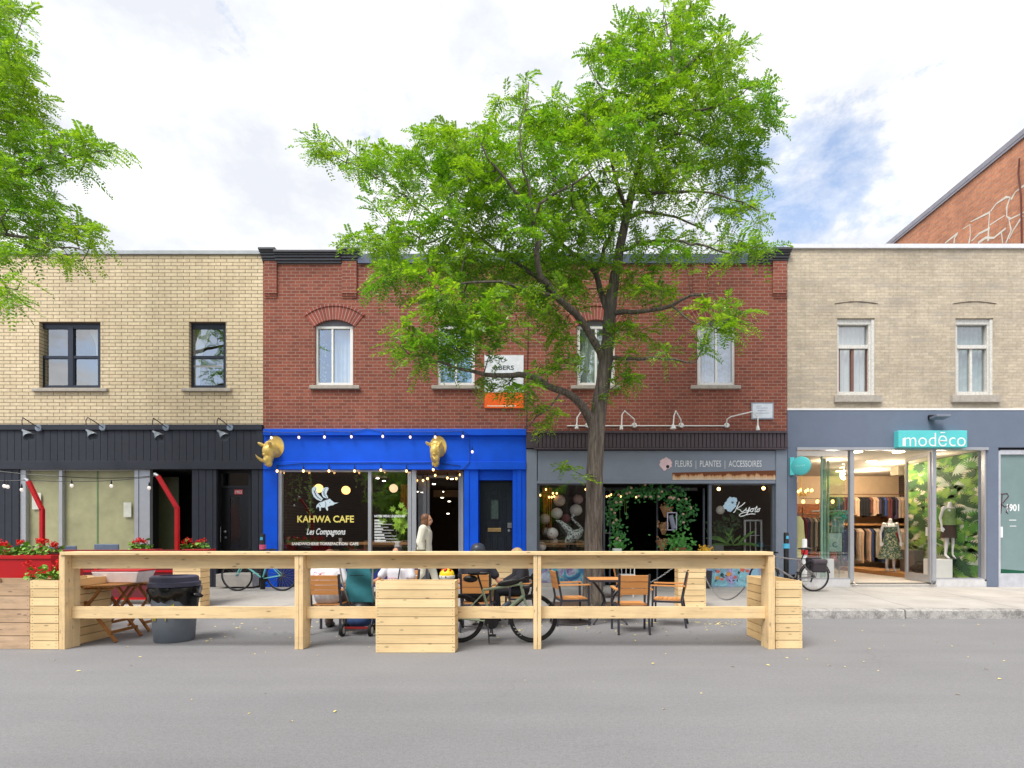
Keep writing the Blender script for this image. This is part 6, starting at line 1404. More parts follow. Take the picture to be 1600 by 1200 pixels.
t = thing('ribbon_bunch', 'orange and yellow ribbons hanging at the left of the flower shop window', 'ribbons', P(854, 790, 13.6), world=True)
for k in range(7):
    m = MB(); a = 848+k*2.2; m.tube([P(a, 762, 13.6), P(a+random.uniform(-2, 2), 790, 13.6), P(a+random.uniform(-2, 2), 830+random.uniform(-12, 14), 13.6)], .012, 5); m.build('ribbon', M('ribbon_'+'oy'[k % 2], ((206, 92, 30), (196, 150, 40))[k % 2], .7), t)
string_lights('warm fairy lights in the left flower shop window', sag(P(842, 770, 13.5), P(868, 770, 13.5), .03), [P(a, b-5, 13.45) for a, b in ((844, 774), (853, 765), (864, 771), (870, 771), (858, 777), (862, 777), (866, 776), (915, 765))], GLOWW, r=.024)
string_lights('small warm lights by the flower shop garland', sag(P(943, 777, 13.4), P(972, 775, 13.4), .02), [P(a, b-5, 13.3) for a, b in ((948, 776), (952, 775), (955, 773), (970, 776), (994, 777))], GLOWW, r=.018)
for px_, py_, lab in ((1123, 764, 'warm bulb at the left of the right flower shop window'), (1193, 763, 'warm bulb at the top right of the right flower shop window')):
    c = P(px_, py_, 13.5); t = thing('ceiling_bulb', lab, 'lamp', c, world=True); MB().ell(c, .042, 12, 8).build('bulb', emit('bulb_gold', (255, 200, 120), 7), t, True); MB().tube([c+Vector((0, 0, .04)), c+Vector((0, 0, .3))], .008, 5).build('cord', BLACK, t)
t = thing('palm_plant', 'arching green palm in a grey pot behind the right flower shop window', 'plant', P(1140, 862, 13.4), world=True)
m = MB()
for k in range(17):
    a = random.uniform(.25, 2.9); l = random.uniform(.4, .75); b0 = P(1144+random.gauss(0, 5), 852, 13.4+random.uniform(-.1, .2)); pts = [b0+Vector((math.cos(a)*l*q, random.uniform(-.02, .02), math.sin(a)*l*q-.35*l*q*q)) for q in (0, .3, .6, .85, 1)]
    for i in range(4):
        w0, w1 = (.012, .03, .036, .024, .003)[i:i+2]; m.add([pts[i]+Vector((0, 0, w0)), pts[i]-Vector((0, 0, w0)), pts[i+1]-Vector((0, 0, w1)), pts[i+1]+Vector((0, 0, w1))], [(0, 1, 2, 3)])
m.build('fronds', M('palm_green', (86, 140, 52), .5, 0, .4), t, fixn=False); MB().pbox(1114, 1131, 852, 866, 13.3, 13.55).build('pot', M('pot_grey', (106, 114, 112), .7), t, bevel=.01)
t = thing('old_window_frame', 'white old window frame leaning inside the right flower shop window', 'frame', P(1178, 862, 13.6), world=True)
m = MB(); frame_boxes(m, 1163, 1191, 812, 864, 2.4, 13.6, 13.64); m.pbox(1172, 1173.2, 815, 862, 13.605, 13.63).pbox(1180, 1181.6, 815, 862, 13.605, 13.63).pbox(1166, 1188, 836, 837, 13.603, 13.63); m.build('frame', M('chalk_white', (206, 214, 212), .6), t)
t = thing('yellow_flowers', 'yellow flowers standing outside below the right flower shop window', 'flowers', P(1100, 870, 12.7), world=True)
m = MB(); leafy(m, P(1102, 859, 12.7), 90, (.085, .05, .05), .06); m.build('flower_heads', M('mustard_flower', (226, 176, 46), .7, 0, .3), t, fixn=False); m = MB(); leafy(m, P(1095, 866, 12.72), 50, (.16, .05, .04), .07); m.build('leaves', _mc['pot_leaf'], t, fixn=False); MB().lathe([(.10, 0), (.13, .4), (.11, .4), (.1, .35), (0, .35)], (X(1104, 12.7), 12.7, .2), 16).build('pot', DARKM, t, True)

# ------------------------------------------------------------------ boutique contents
MANN = M('mannequin_white', (232, 230, 234), .35, 0, .03)
def mannequin(label, loc, rz, outfit):
    t = thing('mannequin', label, 'mannequin', loc, rz); m = MB()
    J = dict(hipL=(-.08, 0, .86), hipR=(.08, 0, .86), kneeL=(-.08, .03, .48), kneeR=(.07, -.01, .48), ankL=(-.09, .0, .10), ankR=(.07, -.06, .10), shoL=(-.165, 0, 1.36), shoR=(.165, 0, 1.36), elbL=(-.23, -.03, 1.10), elbR=(.235, -.03, 1.10), wriL=(-.25, .04, .86), wriR=(.25, .05, .86)); V = {k: Vector(v) for k, v in J.items()}
    for q in 'LR':
        cap(m, V['hip'+q], V['knee'+q], .08, .05); cap(m, V['knee'+q], V['ank'+q], .05, .032); m.tube([V['ank'+q], V['ank'+q]+Vector((0, .12, -.075)), V['ank'+q]+Vector((0, .16, -.085))], [.035, .03, .02], 8); cap(m, V['sho'+q], V['elb'+q], .042, .033); cap(m, V['elb'+q], V['wri'+q], .033, .023); cap(m, V['sho'+q], (0, 0, 1.28), .045, .09); hand(m, V['wri'+q], (0, .1, -1), 1, .4)
    for o in (-.05, 0, .05): cap(m, (o, 0, .92), (o*.8, 0, 1.06), .10, .085); cap(m, (o*.8, 0, 1.06), (o, .02, 1.27), .085, .10)
    cap(m, (0, 0, 1.3), (0, .01, 1.47), .07, .05); remeshed(m, 'body', MANN, t, .012, 3); outfit(t); MB().lathe([(.17, 0), (.17, .012), (0, .012)], n=24).build('stand_base', STEEL, t); return t
def floral():
    m, nt, b = base_mat('floral_green'); vo = nn(nt, 'ShaderNodeTexVoronoi', Scale=34.0); nt.links.new(objco(nt), vo.inputs['Vector']); hs = nt.nodes.new('ShaderNodeSeparateColor'); nt.links.new(vo.outputs['Color'], hs.inputs[0])
    nt.links.new(ramp(nt, hs.outputs[0], [(.25, (.05, .10, .07)), (.45, (.13, .22, .15)), (.6, (.40, .42, .26)), (.75, (.10, .20, .22)), (.9, (.55, .52, .34))]), b.inputs['Base Color']); b.inputs['Roughness'].default_value = .85; return m
FLO = floral()
def skirt_prof(t, prof, mat, name, folds=9, amp=.06):
    n = 54; vs = []; fs = []
    for j, (r_, z) in enumerate(prof):
        for i in range(n): a = 6.283*i/n; k = 1+amp*(j/len(prof))*math.sin(folds*a); vs.append((r_*k*math.cos(a), r_*.72*k*math.sin(a), z))
    for j in range(len(prof)-1):
        for i in range(n): fs.append((j*n+i, j*n+(i+1) % n, (j+1)*n+(i+1) % n, (j+1)*n+i))
    return MB().add(vs, fs).build(name, mat, t, True, fixn=False)
def dress(t):
    o = skirt_prof(t, [(.175, 1.27), (.17, 1.18), (.135, 1.06), (.17, .95), (.22, .75), (.27, .55), (.31, .36)], FLO, 'dress')
    for q in (-1, 1): MB().tube([(q*.09, .10, 1.26), (q*.10, .06, 1.38), (q*.10, -.05, 1.38), (q*.09, -.1, 1.26)], .01, 6).build('strap', M('strap_green', (60, 84, 64), .8), o)
mannequin('white headless mannequin in a green floral strap dress inside the boutique doorway', (X(1391, 15.6), 15.6, zf+.112), R(165), dress)
def vest(t):
    skirt_prof(t, [(.15, 1.34), (.185, 1.22), (.16, 1.08), (.175, .98), (.185, .90)], M('sage_vest', (128, 152, 96), .8, 0, .2, 20), 'vest', 4, .03); skirt_prof(t, [(.15, 1.0), (.18, .9), (.215, .75), (.235, .56)], M('brown_shorts', (66, 50, 44), .85, 0, .2), 'shorts', 5, .08)
plz = thing('display_plinth', 'white cube plinth under the mannequin in the right boutique window', 'plinth', (X(1476.5, 13.9), 14.15, zf)); MB().box(-.22, .22, -.22, .22, 0, .53).build('plinth', WHITE, plz, bevel=.008)
mn = mannequin('white headless mannequin in sage vest and brown shorts in the right boutique window', (X(1484, 14.15), 14.15, zf+.53-.35), R(180), vest); mn.scale = (.98, .98, .98)
mn.location.z = zf+.532
for c_ in mn.children: pass
GCOL = [(60, 84, 140), (34, 34, 38), (214, 180, 150), (122, 74, 62), (96, 104, 78), (190, 176, 160), (150, 40, 60), (70, 60, 90), (160, 130, 110), (50, 66, 60), (110, 60, 70), (200, 190, 180), (44, 50, 70), (134, 110, 86)]
GM = [M('garment_%s' % n_, c_, .85, 0, .15, 5) for n_, c_ in zip(('blue', 'black', 'peach', 'rust', 'olive', 'sand', 'crimson', 'plum', 'tan', 'forest', 'wine', 'ivory', 'navy', 'camel'), GCOL)]
def garment(t, x, y, z, l, w_, th, mat):
    """one garment on a hanger: sloping shoulders, creased body"""
    n = 10; vs = []; fs = []; prof = [(.25, 0, .3), (.75, -.05, .6), (1, -.12, 1), (.9, -.3*l, 1), (.88, -.65*l, 1.05), (.95, -l, 1.1)]
    ph = random.uniform(0, 6)
    for a, dz, b in prof:
        for i in range(n): q = 6.283*i/n; vs.append((x+th*b*math.cos(q)*(1+.25*math.sin(3*q+ph)), y+a*w_*math.sin(q), z+dz+random.uniform(-.01, .01)))
    for j in range(len(prof)-1):
        for i in range(n): fs.append((j*n+i, j*n+(i+1) % n, (j+1)*n+(i+1) % n, (j+1)*n+i))
    fs.append(tuple(range(n-1, -1, -1))); o = MB().add(vs, fs).build('garment', mat, t, True, fixn=False); MB().tube([(x, y, z), (x, y, z+.05), (x+.01, y, z+.08), (x, y, z+.10)], .004, 5).build('hanger', STEEL, o)
def rack(label, p0, p1, z, n, lens, lowest, cols=None):
    t = thing('clothes_rack', label, 'clothes rack', ((p0[0]+p1[0])/2, (p0[1]+p1[1])/2, lowest), world=True)
    MB().tube([(p0[0], p0[1], z+.10), (p1[0], p1[1], z+.10)], .014, 8).build('rail', wood('rail_wood', (150, 104, 70), 'x', knots=False), t)
    for e in (p0, p1): MB().tube([(e[0], e[1], z+.10), (e[0], e[1]+.15, z+.10), (e[0], e[1]+.15, lowest)], .014, 8).build('upright', STEEL, t)
    for i in range(n):
        u = (i+.5)/n; garment(t, p0[0]+(p1[0]-p0[0])*u, p0[1]+(p1[1]-p0[1])*u, z, random.uniform(*lens), .24, abs(p1[0]-p0[0])/n*.62+.012, random.choice(cols or GM))
D2 = 18.7
rack('long upper rail of dark garments on the boutique back wall', (X(1296, D2), D2), (X(1424, D2), D2), Z(776, D2)-.02, 30, (.55, .75), Z(812, D2), [GM[i] for i in (1, 1, 1, 10, 7, 0, 2, 5, 3, 12, 1)])
rack('long lower rail of mixed coloured garments on the boutique back wall', (X(1296, D2), D2), (X(1424, D2), D2), Z(824, D2)-.04, 34, (.85, 1.2), zf)
sh = thing('wall_shelf', 'wooden shelf between the two garment rails of the boutique', 'shelf', (X(1360, D2), D2, Z(820, D2)), world=True); MB().box(X(1290, D2), X(1428, D2), D2-.1, D2+.4, Z(821, D2), Z(818, D2)).build('board', _mc['platform_wood'], sh)
rack('short rail of muted garments behind the left boutique window', (X(1254, 15.2), 15.2), (X(1287, 15.2), 15.4), Z(806, 15.2)-.05, 12, (.8, 1.05), zf)
t = thing('dress_form', 'pale yellow dress hanging at the left edge of the boutique window', 'dress', (X(1247, 13.5), 13.5, zf)); skirt_prof(t, [(.06, 1.62), (.13, 1.5), (.14, 1.3), (.17, 1.0), (.21, .6)], M('butter_yellow', (240, 232, 160), .8, 0, .06), 'dress'); MB().tube([(0, 0, 0), (0, 0, 1.7)], .014, 8).build('pole', STEEL, t)
t = thing('garment_display', 'turquoise fluffy top over pale striped tee on a slim stand in the boutique', 'clothes display', (X(1308, 14.5), 14.5, zf), world=True); c = P(1311, 806, 14.5)
m = MB(); leafy(m, c, 420, (.085, .07, .055), .06); m.build('fluffy_top', M('turquoise_fluff', (66, 190, 176), .85, 0, .3), t, fixn=False)
drape(t, 1299, 1318, 812, 832, 14.45, M('pale_aqua_tee', (176, 206, 206), .85, 0, .12, 20), 3, .03, 'tee'); MB().tube([(c.x, c.y, zf), c], .012, 8).tube([P(1268, 799, 14.6), P(1320, 798, 14.5)], .018, 8).build('stand', STEEL, t)
t = thing('tote_bag', 'pale aqua tote bag with a dark round mark in the boutique', 'bag', P(1304, 862, 14.3), world=True); m = MB().pbox(1292.5, 1316, 833, 862, 14.28, 14.36); o = m.build('bag', M('tote_aqua', (196, 222, 222), .8, 0, .06), t, bevel=.02); c = P(1305, 851, 14.272); MB().tube([c+Vector((.06*math.cos(a), 0, .06*math.sin(a))) for a in np.linspace(.5, 5.8, 12)], .010, 5).build('round_mark', M('teal_ink', (80, 126, 140), .7), o)
MB().tube([P(1298, 833, 14.32), P(1300, 822, 14.32), P(1309, 822, 14.32), P(1311, 833, 14.32)], .012, 6).build('handle', _mc['tote_aqua'], t)
t = thing('coral_bag', 'small coral bag below the aqua tote bag', 'bag', P(1303, 876, 14.4), world=True); MB().pbox(1299, 1308, 865, 877, 14.4, 14.46).build('bag', M('coral', (220, 110, 84), .8), t, bevel=.015); MB().tube([P(1301, 865, 14.43), P(1303.5, 860, 14.43), P(1306, 865, 14.43)], .008, 5).build('handle', _mc['coral'], t)
t = thing('display_plinth', 'low white plinth behind the grey bicycle in the boutique window', 'plinth', (X(1285, 13.6), 13.7, zf)); MB().box(-.24, .24, -.2, .2, 0, .56).build('plinth', WHITE, t, bevel=.008)
t = thing('display_plinth', 'grey display cube behind the open boutique door', 'plinth', (X(1436, 15.4), 15.5, zf+.112)); MB().box(-.28, .28, -.3, .3, 0, .62).build('plinth', M('plinth_grey', (120, 116, 114), .7), t, bevel=.008)
t = thing('fur_bag', 'dark brown fluffy bag on the platform behind the open door', 'bag', (X(1443, 14.6), 14.75, zf+.25), world=False); m = MB(); m.ell((0, 0, 0), (.26, .13, .12), 16, 10); m.v = [tuple(x+random.uniform(-.014, .014) for x in v) for v in m.v]; m.build('bag', M('fur_brown', (50, 40, 34), .9, 0, .4, 30), t); MB().tube([(-.12, 0, .1), (-.08, 0, .18), (.08, 0, .18), (.12, 0, .1)], .012, 6).build('handle', BLACK, t)
t = thing('chandelier', 'golden chandelier glowing at the left of the boutique', 'lamp', P(1251, 768, 16.5), world=True); c = P(1252, 770, 16.5)
m = MB()
for k in range(9):
    a = 6.283*k/9; m.tube([c, c+Vector((.16*math.cos(a), .16*math.sin(a), -.1)), c+Vector((.3*math.cos(a), .3*math.sin(a), .02))], .014, 5)
m.tube([c, (c.x, c.y, zc)], .012, 6); m.build('arms', GOLD, t, True)
m = MB()
for k in range(9): a = 6.283*k/9; m.ell(c+Vector((.3*math.cos(a), .3*math.sin(a), .06)), (.03, .03, .05), 8, 6)
m.build('bulbs', emit('chandelier_glow', (255, 190, 90), 6), t, True)
string_lights('row of warm bulbs deep inside the boutique', sag(P(1248, 778, 17), P(1310, 778, 17), .02), [P(a, 780, 17) for a in (1255, 1277, 1301)], GLOWW, r=.05)
t = thing('copper_panel', 'tall copper toned wardrobe deep at the left of the boutique', 'wardrobe', (X(1262, 18), 18.6, zf)); MB().box(-.6, .6, -.2, .2, 0, 2.2).box(-.56, -.02, -.22, -.201, .1, 2.1).box(.02, .56, -.22, -.201, .1, 2.1).build('cabinet', M('copper_wood', (150, 84, 40), .4, .2, .2), t, bevel=.008); MB().tube([(-.05, -.24, 1.0), (-.05, -.24, 1.2)], .01, 6).tube([(.05, -.24, 1.0), (.05, -.24, 1.2)], .01, 6).build('handles', STEEL, t)
# ------------------------------------------------------------------ honey locust trees
def bark():
    m, nt, b = base_mat('locust_bark'); n = noise(nt, objco(nt, (16, 16, 1.6)), 1.5, 7, .7, .6); f = noise(nt, objco(nt, (50, 50, 9)), 1, 4)
    c = ramp(nt, n, [(.3, (.045, .038, .033)), (.5, (.145, .12, .10)), (.75, (.32, .27, .22))]); c = mixc(nt, 1, c, ramp(nt, f, [(.3, (.7,)*3), (.7, (1.1,)*3)]), 'MULTIPLY')
    g = noise(nt, objco(nt), 3, 4); c = mixc(nt, ramp(nt, g, [(.55, G0), (.75, (.5,)*3)]), c, (.15, .13, .07))
    nt.links.new(c, b.inputs['Base Color']); b.inputs['Roughness'].default_value = .95; bump(nt, b, n, .9, .03); return m
def leafmat():
    m = bpy.data.materials.new('locust_leaf'); m.use_nodes = True; nt = m.node_tree; nt.nodes.clear(); o = nt.nodes.new('ShaderNodeOutputMaterial')
    g = nt.nodes.new('ShaderNodeNewGeometry'); v = objco(nt); n = noise(nt, v, .9, 4)
    c = ramp(nt, g.outputs['Random Per Island'], [(0, (.10, .215, .012)), (.5, (.17, .325, .018)), (.9, (.25, .43, .028)), (1, (.38, .49, .045))])
    c = mixc(nt, 1, c, ramp(nt, n, [(.34, (.62, .80, .75)), (.5, (1, 1, 1)), (.66, (1.35, 1.16, .9))]), 'MULTIPLY')
    d = nt.nodes.new('ShaderNodeBsdfDiffuse'); t = nt.nodes.new('ShaderNodeBsdfTranslucent'); gl = nt.nodes.new('ShaderNodeBsdfGlossy'); gl.inputs['Roughness'].default_value = .45
    ct = mixc(nt, 1, c, (1.4, 1.5, .6), 'MULTIPLY'); nt.links.new(c, d.inputs[0]); nt.links.new(ct, t.inputs[0])
    a = nt.nodes.new('ShaderNodeMixShader'); a.inputs[0].default_value = .48; nt.links.new(d.outputs[0], a.inputs[1]); nt.links.new(t.outputs[0], a.inputs[2])
    b = nt.nodes.new('ShaderNodeMixShader'); b.inputs[0].default_value = .05; nt.links.new(a.outputs[0], b.inputs[1]); nt.links.new(gl.outputs[0], b.inputs[2]); nt.links.new(b.outputs[0], o.inputs[0]); return m
BARK, LEAF = bark(), leafmat()
def grow(label, base, limbs, blobs, n_attr, fr_per, seed, flen=(.15, .27)):
    """limbs: hand-laid main branches (pixel, pixel, distance, radius); blobs: where the crown is; twigs reach out from the limbs to points spread through the blobs"""
    rg = np.random.default_rng(seed); pos = []; par = []; rad = []
    def addn(p, pa, r): pos.append(np.array(p)); par.append(pa); rad.append(r); return len(pos)-1
    for li in limbs:
        pts = [np.array(P(a, b, d)) for a, b, d, r in li]; rr = [q[3]*(.92 if q[3] > .12 else .8) for q in li]
        start = -1
        if pos:
            dd = np.linalg.norm(np.array(pos)-pts[0], axis=1); start = int(dd.argmin()); pts[0] = pos[start]
        last = start
        for i in range(len(pts)-1):
            k = max(1, int(np.linalg.norm(pts[i+1]-pts[i])/.14))
            for j in range(0 if (i == 0 and start < 0) else 1, k+1):
                u = j/k; w_ = rg.normal(0, .012, 3)*(1 if li[0][3] < .12 else .4)
                last = addn(pts[i]*(1-u)+pts[i+1]*u+w_, last, rr[i]*(1-u)+rr[i+1]*u)
    nlimb = len(pos)
    att = []
    wts = np.array([b[2]*b[3]*(b[6] if len(b) > 6 else 1) for b in blobs], float); wts /= wts.sum()
    for k in rg.choice(len(blobs), n_attr, p=wts):
        a, b, ra, rb, d, rd = blobs[k][:6]; v = rg.normal(0, 1, 3); v /= np.linalg.norm(v); v *= rg.random()**.45
        dd = d+v[1]*rd; att.append((P(a+v[0]*ra, b+v[2]*rb, dd), k))
    PA = np.array([a[0] for a in att]); L0 = np.array(pos); ds = np.array([np.linalg.norm(L0-p, axis=1).min() for p in PA])
    buf = np.zeros((60000, 3)); buf[:len(pos)] = L0; cnt = len(pos); pick = []
    trunk_top = np.array([1 if r < .135 else 0 for r in rad]+[1]*0)
    for i in ds.argsort():
        p = PA[i]; dd = np.linalg.norm(buf[:cnt]-p, axis=1)
        dd[:nlimb] += np.where(np.array(rad[:nlimb]) > .112, 1.5, 0)
        dd += np.where(buf[:cnt, 2] > p[2]+.15, .35, 0)          # twigs rise or run level more readily than they drop
        j = int(dd.argmin()); L = np.linalg.norm(buf[j]-p)
        k = max(1, int(L/.16)); last = j; a = buf[j].copy(); md = (a+p)/2+rg.normal(0, .06*L, 3)+np.array([0, 0, .10*L])
        path = []
        for s in range(1, k+1):
            u = s/k; q = a*(1-u)**2+2*md*u*(1-u)+p*u*u; last = addn(q, last, 0); buf[cnt] = q; cnt += 1; path.append(last)
        pick.append((path, last, L))
    n = len(pos); r2 = np.zeros(n); ch = [[] for _ in range(n)]
    for i in range(n-1, -1, -1):
        if not r2[i]: r2[i] = .0048**2.2
        if par[i] >= 0: r2[par[i]] += r2[i]; ch[par[i]].append(i)
    tw = r2**(1/2.2)
    for i in range(n):
        rad[i] = rad[i] if i < nlimb and rad[i] > 0 else min(tw[i], .035)
    W = MB(); roots = [i for i in range(n) if par[i] < 0]
    stack = [(r, None) for r in roots]
    while stack:
        i, pa = stack.pop(); chain_ = [] if pa is None else [pa]; cur = i
        while True:
            chain_.append(cur); c = ch[cur]
            if not c: break
            same = [q for q in c if (q < nlimb) == (cur < nlimb)]
            nx = max(same or c, key=lambda q: rad[q])
            for q in c:
                if q != nx: stack.append((q, cur))
            cur = nx
        rr = [rad[q] for q in chain_]
        if pa is not None: rr[0] = min(rr[0], rr[1]*1.25)
        rr[-1] *= .5; big = max(rr)
        W.tube([pos[q] for q in chain_], rr, 16 if big > .13 else 10 if big > .04 else 5 if big > .012 else 4, big > .04)
    t = thing('honey_locust_tree', label, 'tree', base, world=True)
    W.build('trunk', BARK, t, True, fixn=False)
    # pinnate leaves along the twigs
    FP_, FD_ = [], []
    for path, end, L in pick:
        k = fr_per if L > .3 else max(3, fr_per//2); pts = [pos[q] for q in path][-9:]
        if len(pts) < 2: pts = [pos[par[path[0]]] if par[path[0]] >= 0 else pts[0]]+pts
        ax = pts[-1]-pts[0]; ax = ax/(np.linalg.norm(ax)+1e-6)
        for s in range(k):
            u = 1-(s/k)**1.3*.95; f = u*(len(pts)-1); i0 = min(int(f), len(pts)-2); q = pts[i0]+(pts[i0+1]-pts[i0])*(f-i0)
            v = rg.normal(0, 1, 3); v[2] *= .45; v = v/np.linalg.norm(v)+ax*.55+np.array([0, 0, .05]); FP_.append(q+rg.normal(0, .03, 3)); FD_.append(v/np.linalg.norm(v))
    p = np.array(FP_); d = np.array(FD_); N = len(p); ln = rg.uniform(*flen, N); NP = 10
    up = np.array([0, 0, 1.0])+rg.normal(0, .35, (N, 3)); sd = np.cross(d, up); sd /= np.linalg.norm(sd, axis=1)[:, None]; nu = np.cross(sd, d)
    us = (np.arange(NP)+1.2)/NP; droop = rg.uniform(.15, .6, N)
    C = p[:, None, :]+d[:, None, :]*(ln[:, None]*us[None, :])[..., None]; C[..., 2] -= (droop*ln)[:, None]*us[None, :]**2
    lw = .0088*(ln/.2)[:, None]*np.ones((1, NP))*rg.uniform(.85, 1.2, (N, NP)); ll = .052*(ln/.2)[:, None]*(1-.5*np.abs(us[None, :]-.45))*rg.uniform(.85, 1.15, (N, NP))
    V = np.zeros((N, NP, 2, 4, 3))
    for q, s_ in ((0, -1), (1, 1)):
        ld = sd[:, None, :]*s_*.86+d[:, None, :]*.45+nu[:, None, :]*rg.normal(-.15, .22, (N, NP, 1)); ld /= np.linalg.norm(ld, axis=2)[..., None]; wd = np.cross(ld, nu[:, None, :]+rg.normal(0, .25, (N, NP, 3))); wd /= np.linalg.norm(wd, axis=2)[..., None]
        V[:, :, q, 0] = C; V[:, :, q, 1] = C+ld*(ll*.5)[..., None]+wd*lw[..., None]; V[:, :, q, 2] = C+ld*ll[..., None]; V[:, :, q, 3] = C+ld*(ll*.5)[..., None]-wd*lw[..., None]
    V = V.reshape(-1, 3); nq = len(V)//4; me = bpy.data.meshes.new('crown'); me.vertices.add(len(V)); me.vertices.foreach_set('co', V.ravel()); me.loops.add(nq*4); me.loops.foreach_set('vertex_index', np.arange(nq*4, dtype=np.int32)); me.polygons.add(nq); me.polygons.foreach_set('loop_start', np.arange(0, nq*4, 4, dtype=np.int32)); me.polygons.foreach_set('loop_total', np.full(nq, 4, dtype=np.int32)); me.update(); me.validate()
    me.materials.append(LEAF); o = bpy.data.objects.new('crown', me); COL.objects.link(o); attach(o, t)
    print('tree', label[:20], 'nodes', n, 'fronds', N, 'leaflets', nq)
    return t
TD = 9.82
def z1(x, y): return (440+x/2, 60+y/2)
limbs = [
 [(926, 951, TD, .30), (926.5, 935, TD, .21), (927, 900, TD, .185), (928, 820, TD, .172), (929, 740, TD, .162), (931, 690, TD, .158), (935, 645, TD, .152), (943, 590, TD, .14), (950, 530, TD, .128), (954, 478, TD+.02, .122), (961, 430, TD+.05, .11), (970, 380, TD+.1, .10), (980, 330, TD+.15, .09), (992, 285, TD+.15, .08), (1010, 212, TD+.1, .065), (1030, 165, TD, .055), (1060, 115, TD-.1, .042), (1090, 88, TD-.2, .034), (1112, 72, TD-.3, .02)],
 [(932, 672, TD, .10), (919, 648, TD-.1, .105), (901, 625, TD-.25, .088), (880, 612, TD-.45, .075), (855, 603, TD-.65, .07), (838, 592, TD-.8, .066), (824, 585, TD-.9, .062), (800, 588, TD-1.1, .055), (770, 587, TD-1.3, .045), (740, 580, TD-1.4, .036), (715, 575, TD-1.5, .03), (684, 566, TD-1.6, .022), (640, 552, TD-1.7, .013)],
 [(944, 575, TD, .09), (936, 548, TD-.1, .085), (920, 518, TD-.3, .08), (899, 489, TD-.5, .075), (868, 462, TD-.8, .068), (846, 430, TD-1.0, .06), (838, 395, TD-1.1, .055), (835, 345, TD-1.2, .05), (822, 318, TD-1.3, .04), (800, 297, TD-1.4, .032), (785, 274, TD-1.5, .026), (760, 245, TD-1.5, .018), (745, 210, TD-1.5, .011)],
 [(835, 340, TD-1.2, .035), (842, 318, TD-1.3, .03), (870, 300, TD-1.4, .026), (895, 288, TD-1.5, .022), (920, 275, TD-1.5, .016), (940, 255, TD-1.5, .01)],
 [(835, 342, TD-1.2, .03), (828, 300, TD-1.3, .026), (815, 250, TD-1.3, .022), (812, 200, TD-1.3, .015), (828, 130, TD-1.2, .008)],
 [(868, 462, TD-.8, .05), (838, 432, TD-.6, .048), (802, 408, TD-.4, .042), (760, 380, TD-.3, .036), (720, 352, TD-.2, .03), (680, 337, TD-.1, .024), (645, 312, TD, .018), (600, 285, TD+.1, .012), (550, 255, TD+.2, .008)],
 [(720, 352, TD-.2, .02), (690, 372, TD-.4, .018), (655, 385, TD-.6, .014), (610, 382, TD-.8, .010)],
 [(868, 462, TD-.8, .04), (825, 452, TD-1.1, .034), (780, 440, TD-1.4, .028), (730, 440, TD-1.6, .022), (690, 455, TD-1.8, .014)],
 [(952, 492, TD, .08), (940, 462, TD+.1, .07), (932, 428, TD+.25, .062), (905, 402, TD+.4, .055), (872, 378, TD+.6, .046), (850, 350, TD+.8, .036), (828, 300, TD+1.0, .026), (790, 250, TD+1.1, .016), (770, 200, TD+1.2, .010)],
 [(932, 428, TD+.25, .05), (945, 388, TD+.4, .044), (960, 345, TD+.5, .036), (948, 318, TD+.6, .028), (930, 288, TD+.7, .02), (905, 240, TD+.8, .012), (900, 180, TD+.8, .008)],
 [(955, 492, TD, .06), (1001, 488, TD-.3, .045), (1048, 477, TD-.5, .036), (1082, 461, TD-.7, .028), (1113, 457, TD-.8, .012)],
 [(953, 557, TD, .05), (975, 560, TD-.1, .04), (1004, 561, TD-.25, .034), (1043, 561, TD-.4, .026), (1088, 566, TD-.5, .014)],
 [(1048, 477, TD-.5, .022), (1080, 500, TD-.8, .018), (1110, 510, TD-1.0, .014), (1145, 495, TD-1.1, .008)],
 [(968, 398, TD+.1, .05), (985, 386, TD-.1, .042), (1010, 378, TD-.3, .036), (1055, 376, TD-.6, .028), (1105, 386, TD-.8, .02), (1160, 402, TD-1.0, .011)],
 [(980, 340, TD+.15, .045), (1005, 330, TD+.3, .038), (1032, 333, TD+.4, .03), (1070, 345, TD+.5, .024), (1105, 362, TD+.6, .014)],
 [(988, 308, TD+.15, .045), (1020, 302, TD, .036), (1065, 299, TD-.2, .03), (1110, 302, TD-.3, .022), (1145, 312, TD-.4, .016), (1190, 330, TD-.5, .009)],
 [(1005, 235, TD+.1, .045), (1035, 212, TD+.3, .036), (1070, 208, TD+.5, .03), (1115, 228, TD+.6, .022), (1165, 232, TD+.7, .012)],
 [(1025, 178, TD, .04), (1055, 172, TD-.2, .034), (1095, 172, TD-.4, .026), (1130, 162, TD-.5, .018), (1170, 140, TD-.6, .010)],
 [(1015, 200, TD+.05, .036), (1005, 165, TD-.1, .03), (975, 148, TD-.3, .024), (940, 138, TD-.4, .018), (920, 105, TD-.5, .010)],
 [(1060, 115, TD-.1, .03), (1050, 80, TD, .022), (1040, 40, TD, .014), (1035, 5, TD, .008)],
 [(980, 330, TD+.15, .05), (965, 290, TD-.3, .04), (955, 250, TD-.7, .03), (960, 205, TD-1.0, .02), (950, 165, TD-1.2, .01)],
 [(880, 612, TD-.45, .03), (862, 632, TD-.6, .02), (838, 652, TD-.8, .014), (815, 675, TD-.9, .007)],
 [(929, 745, TD-.15, .02), (912, 742, TD-.35, .013), (895, 735, TD-.45, .006)],
]
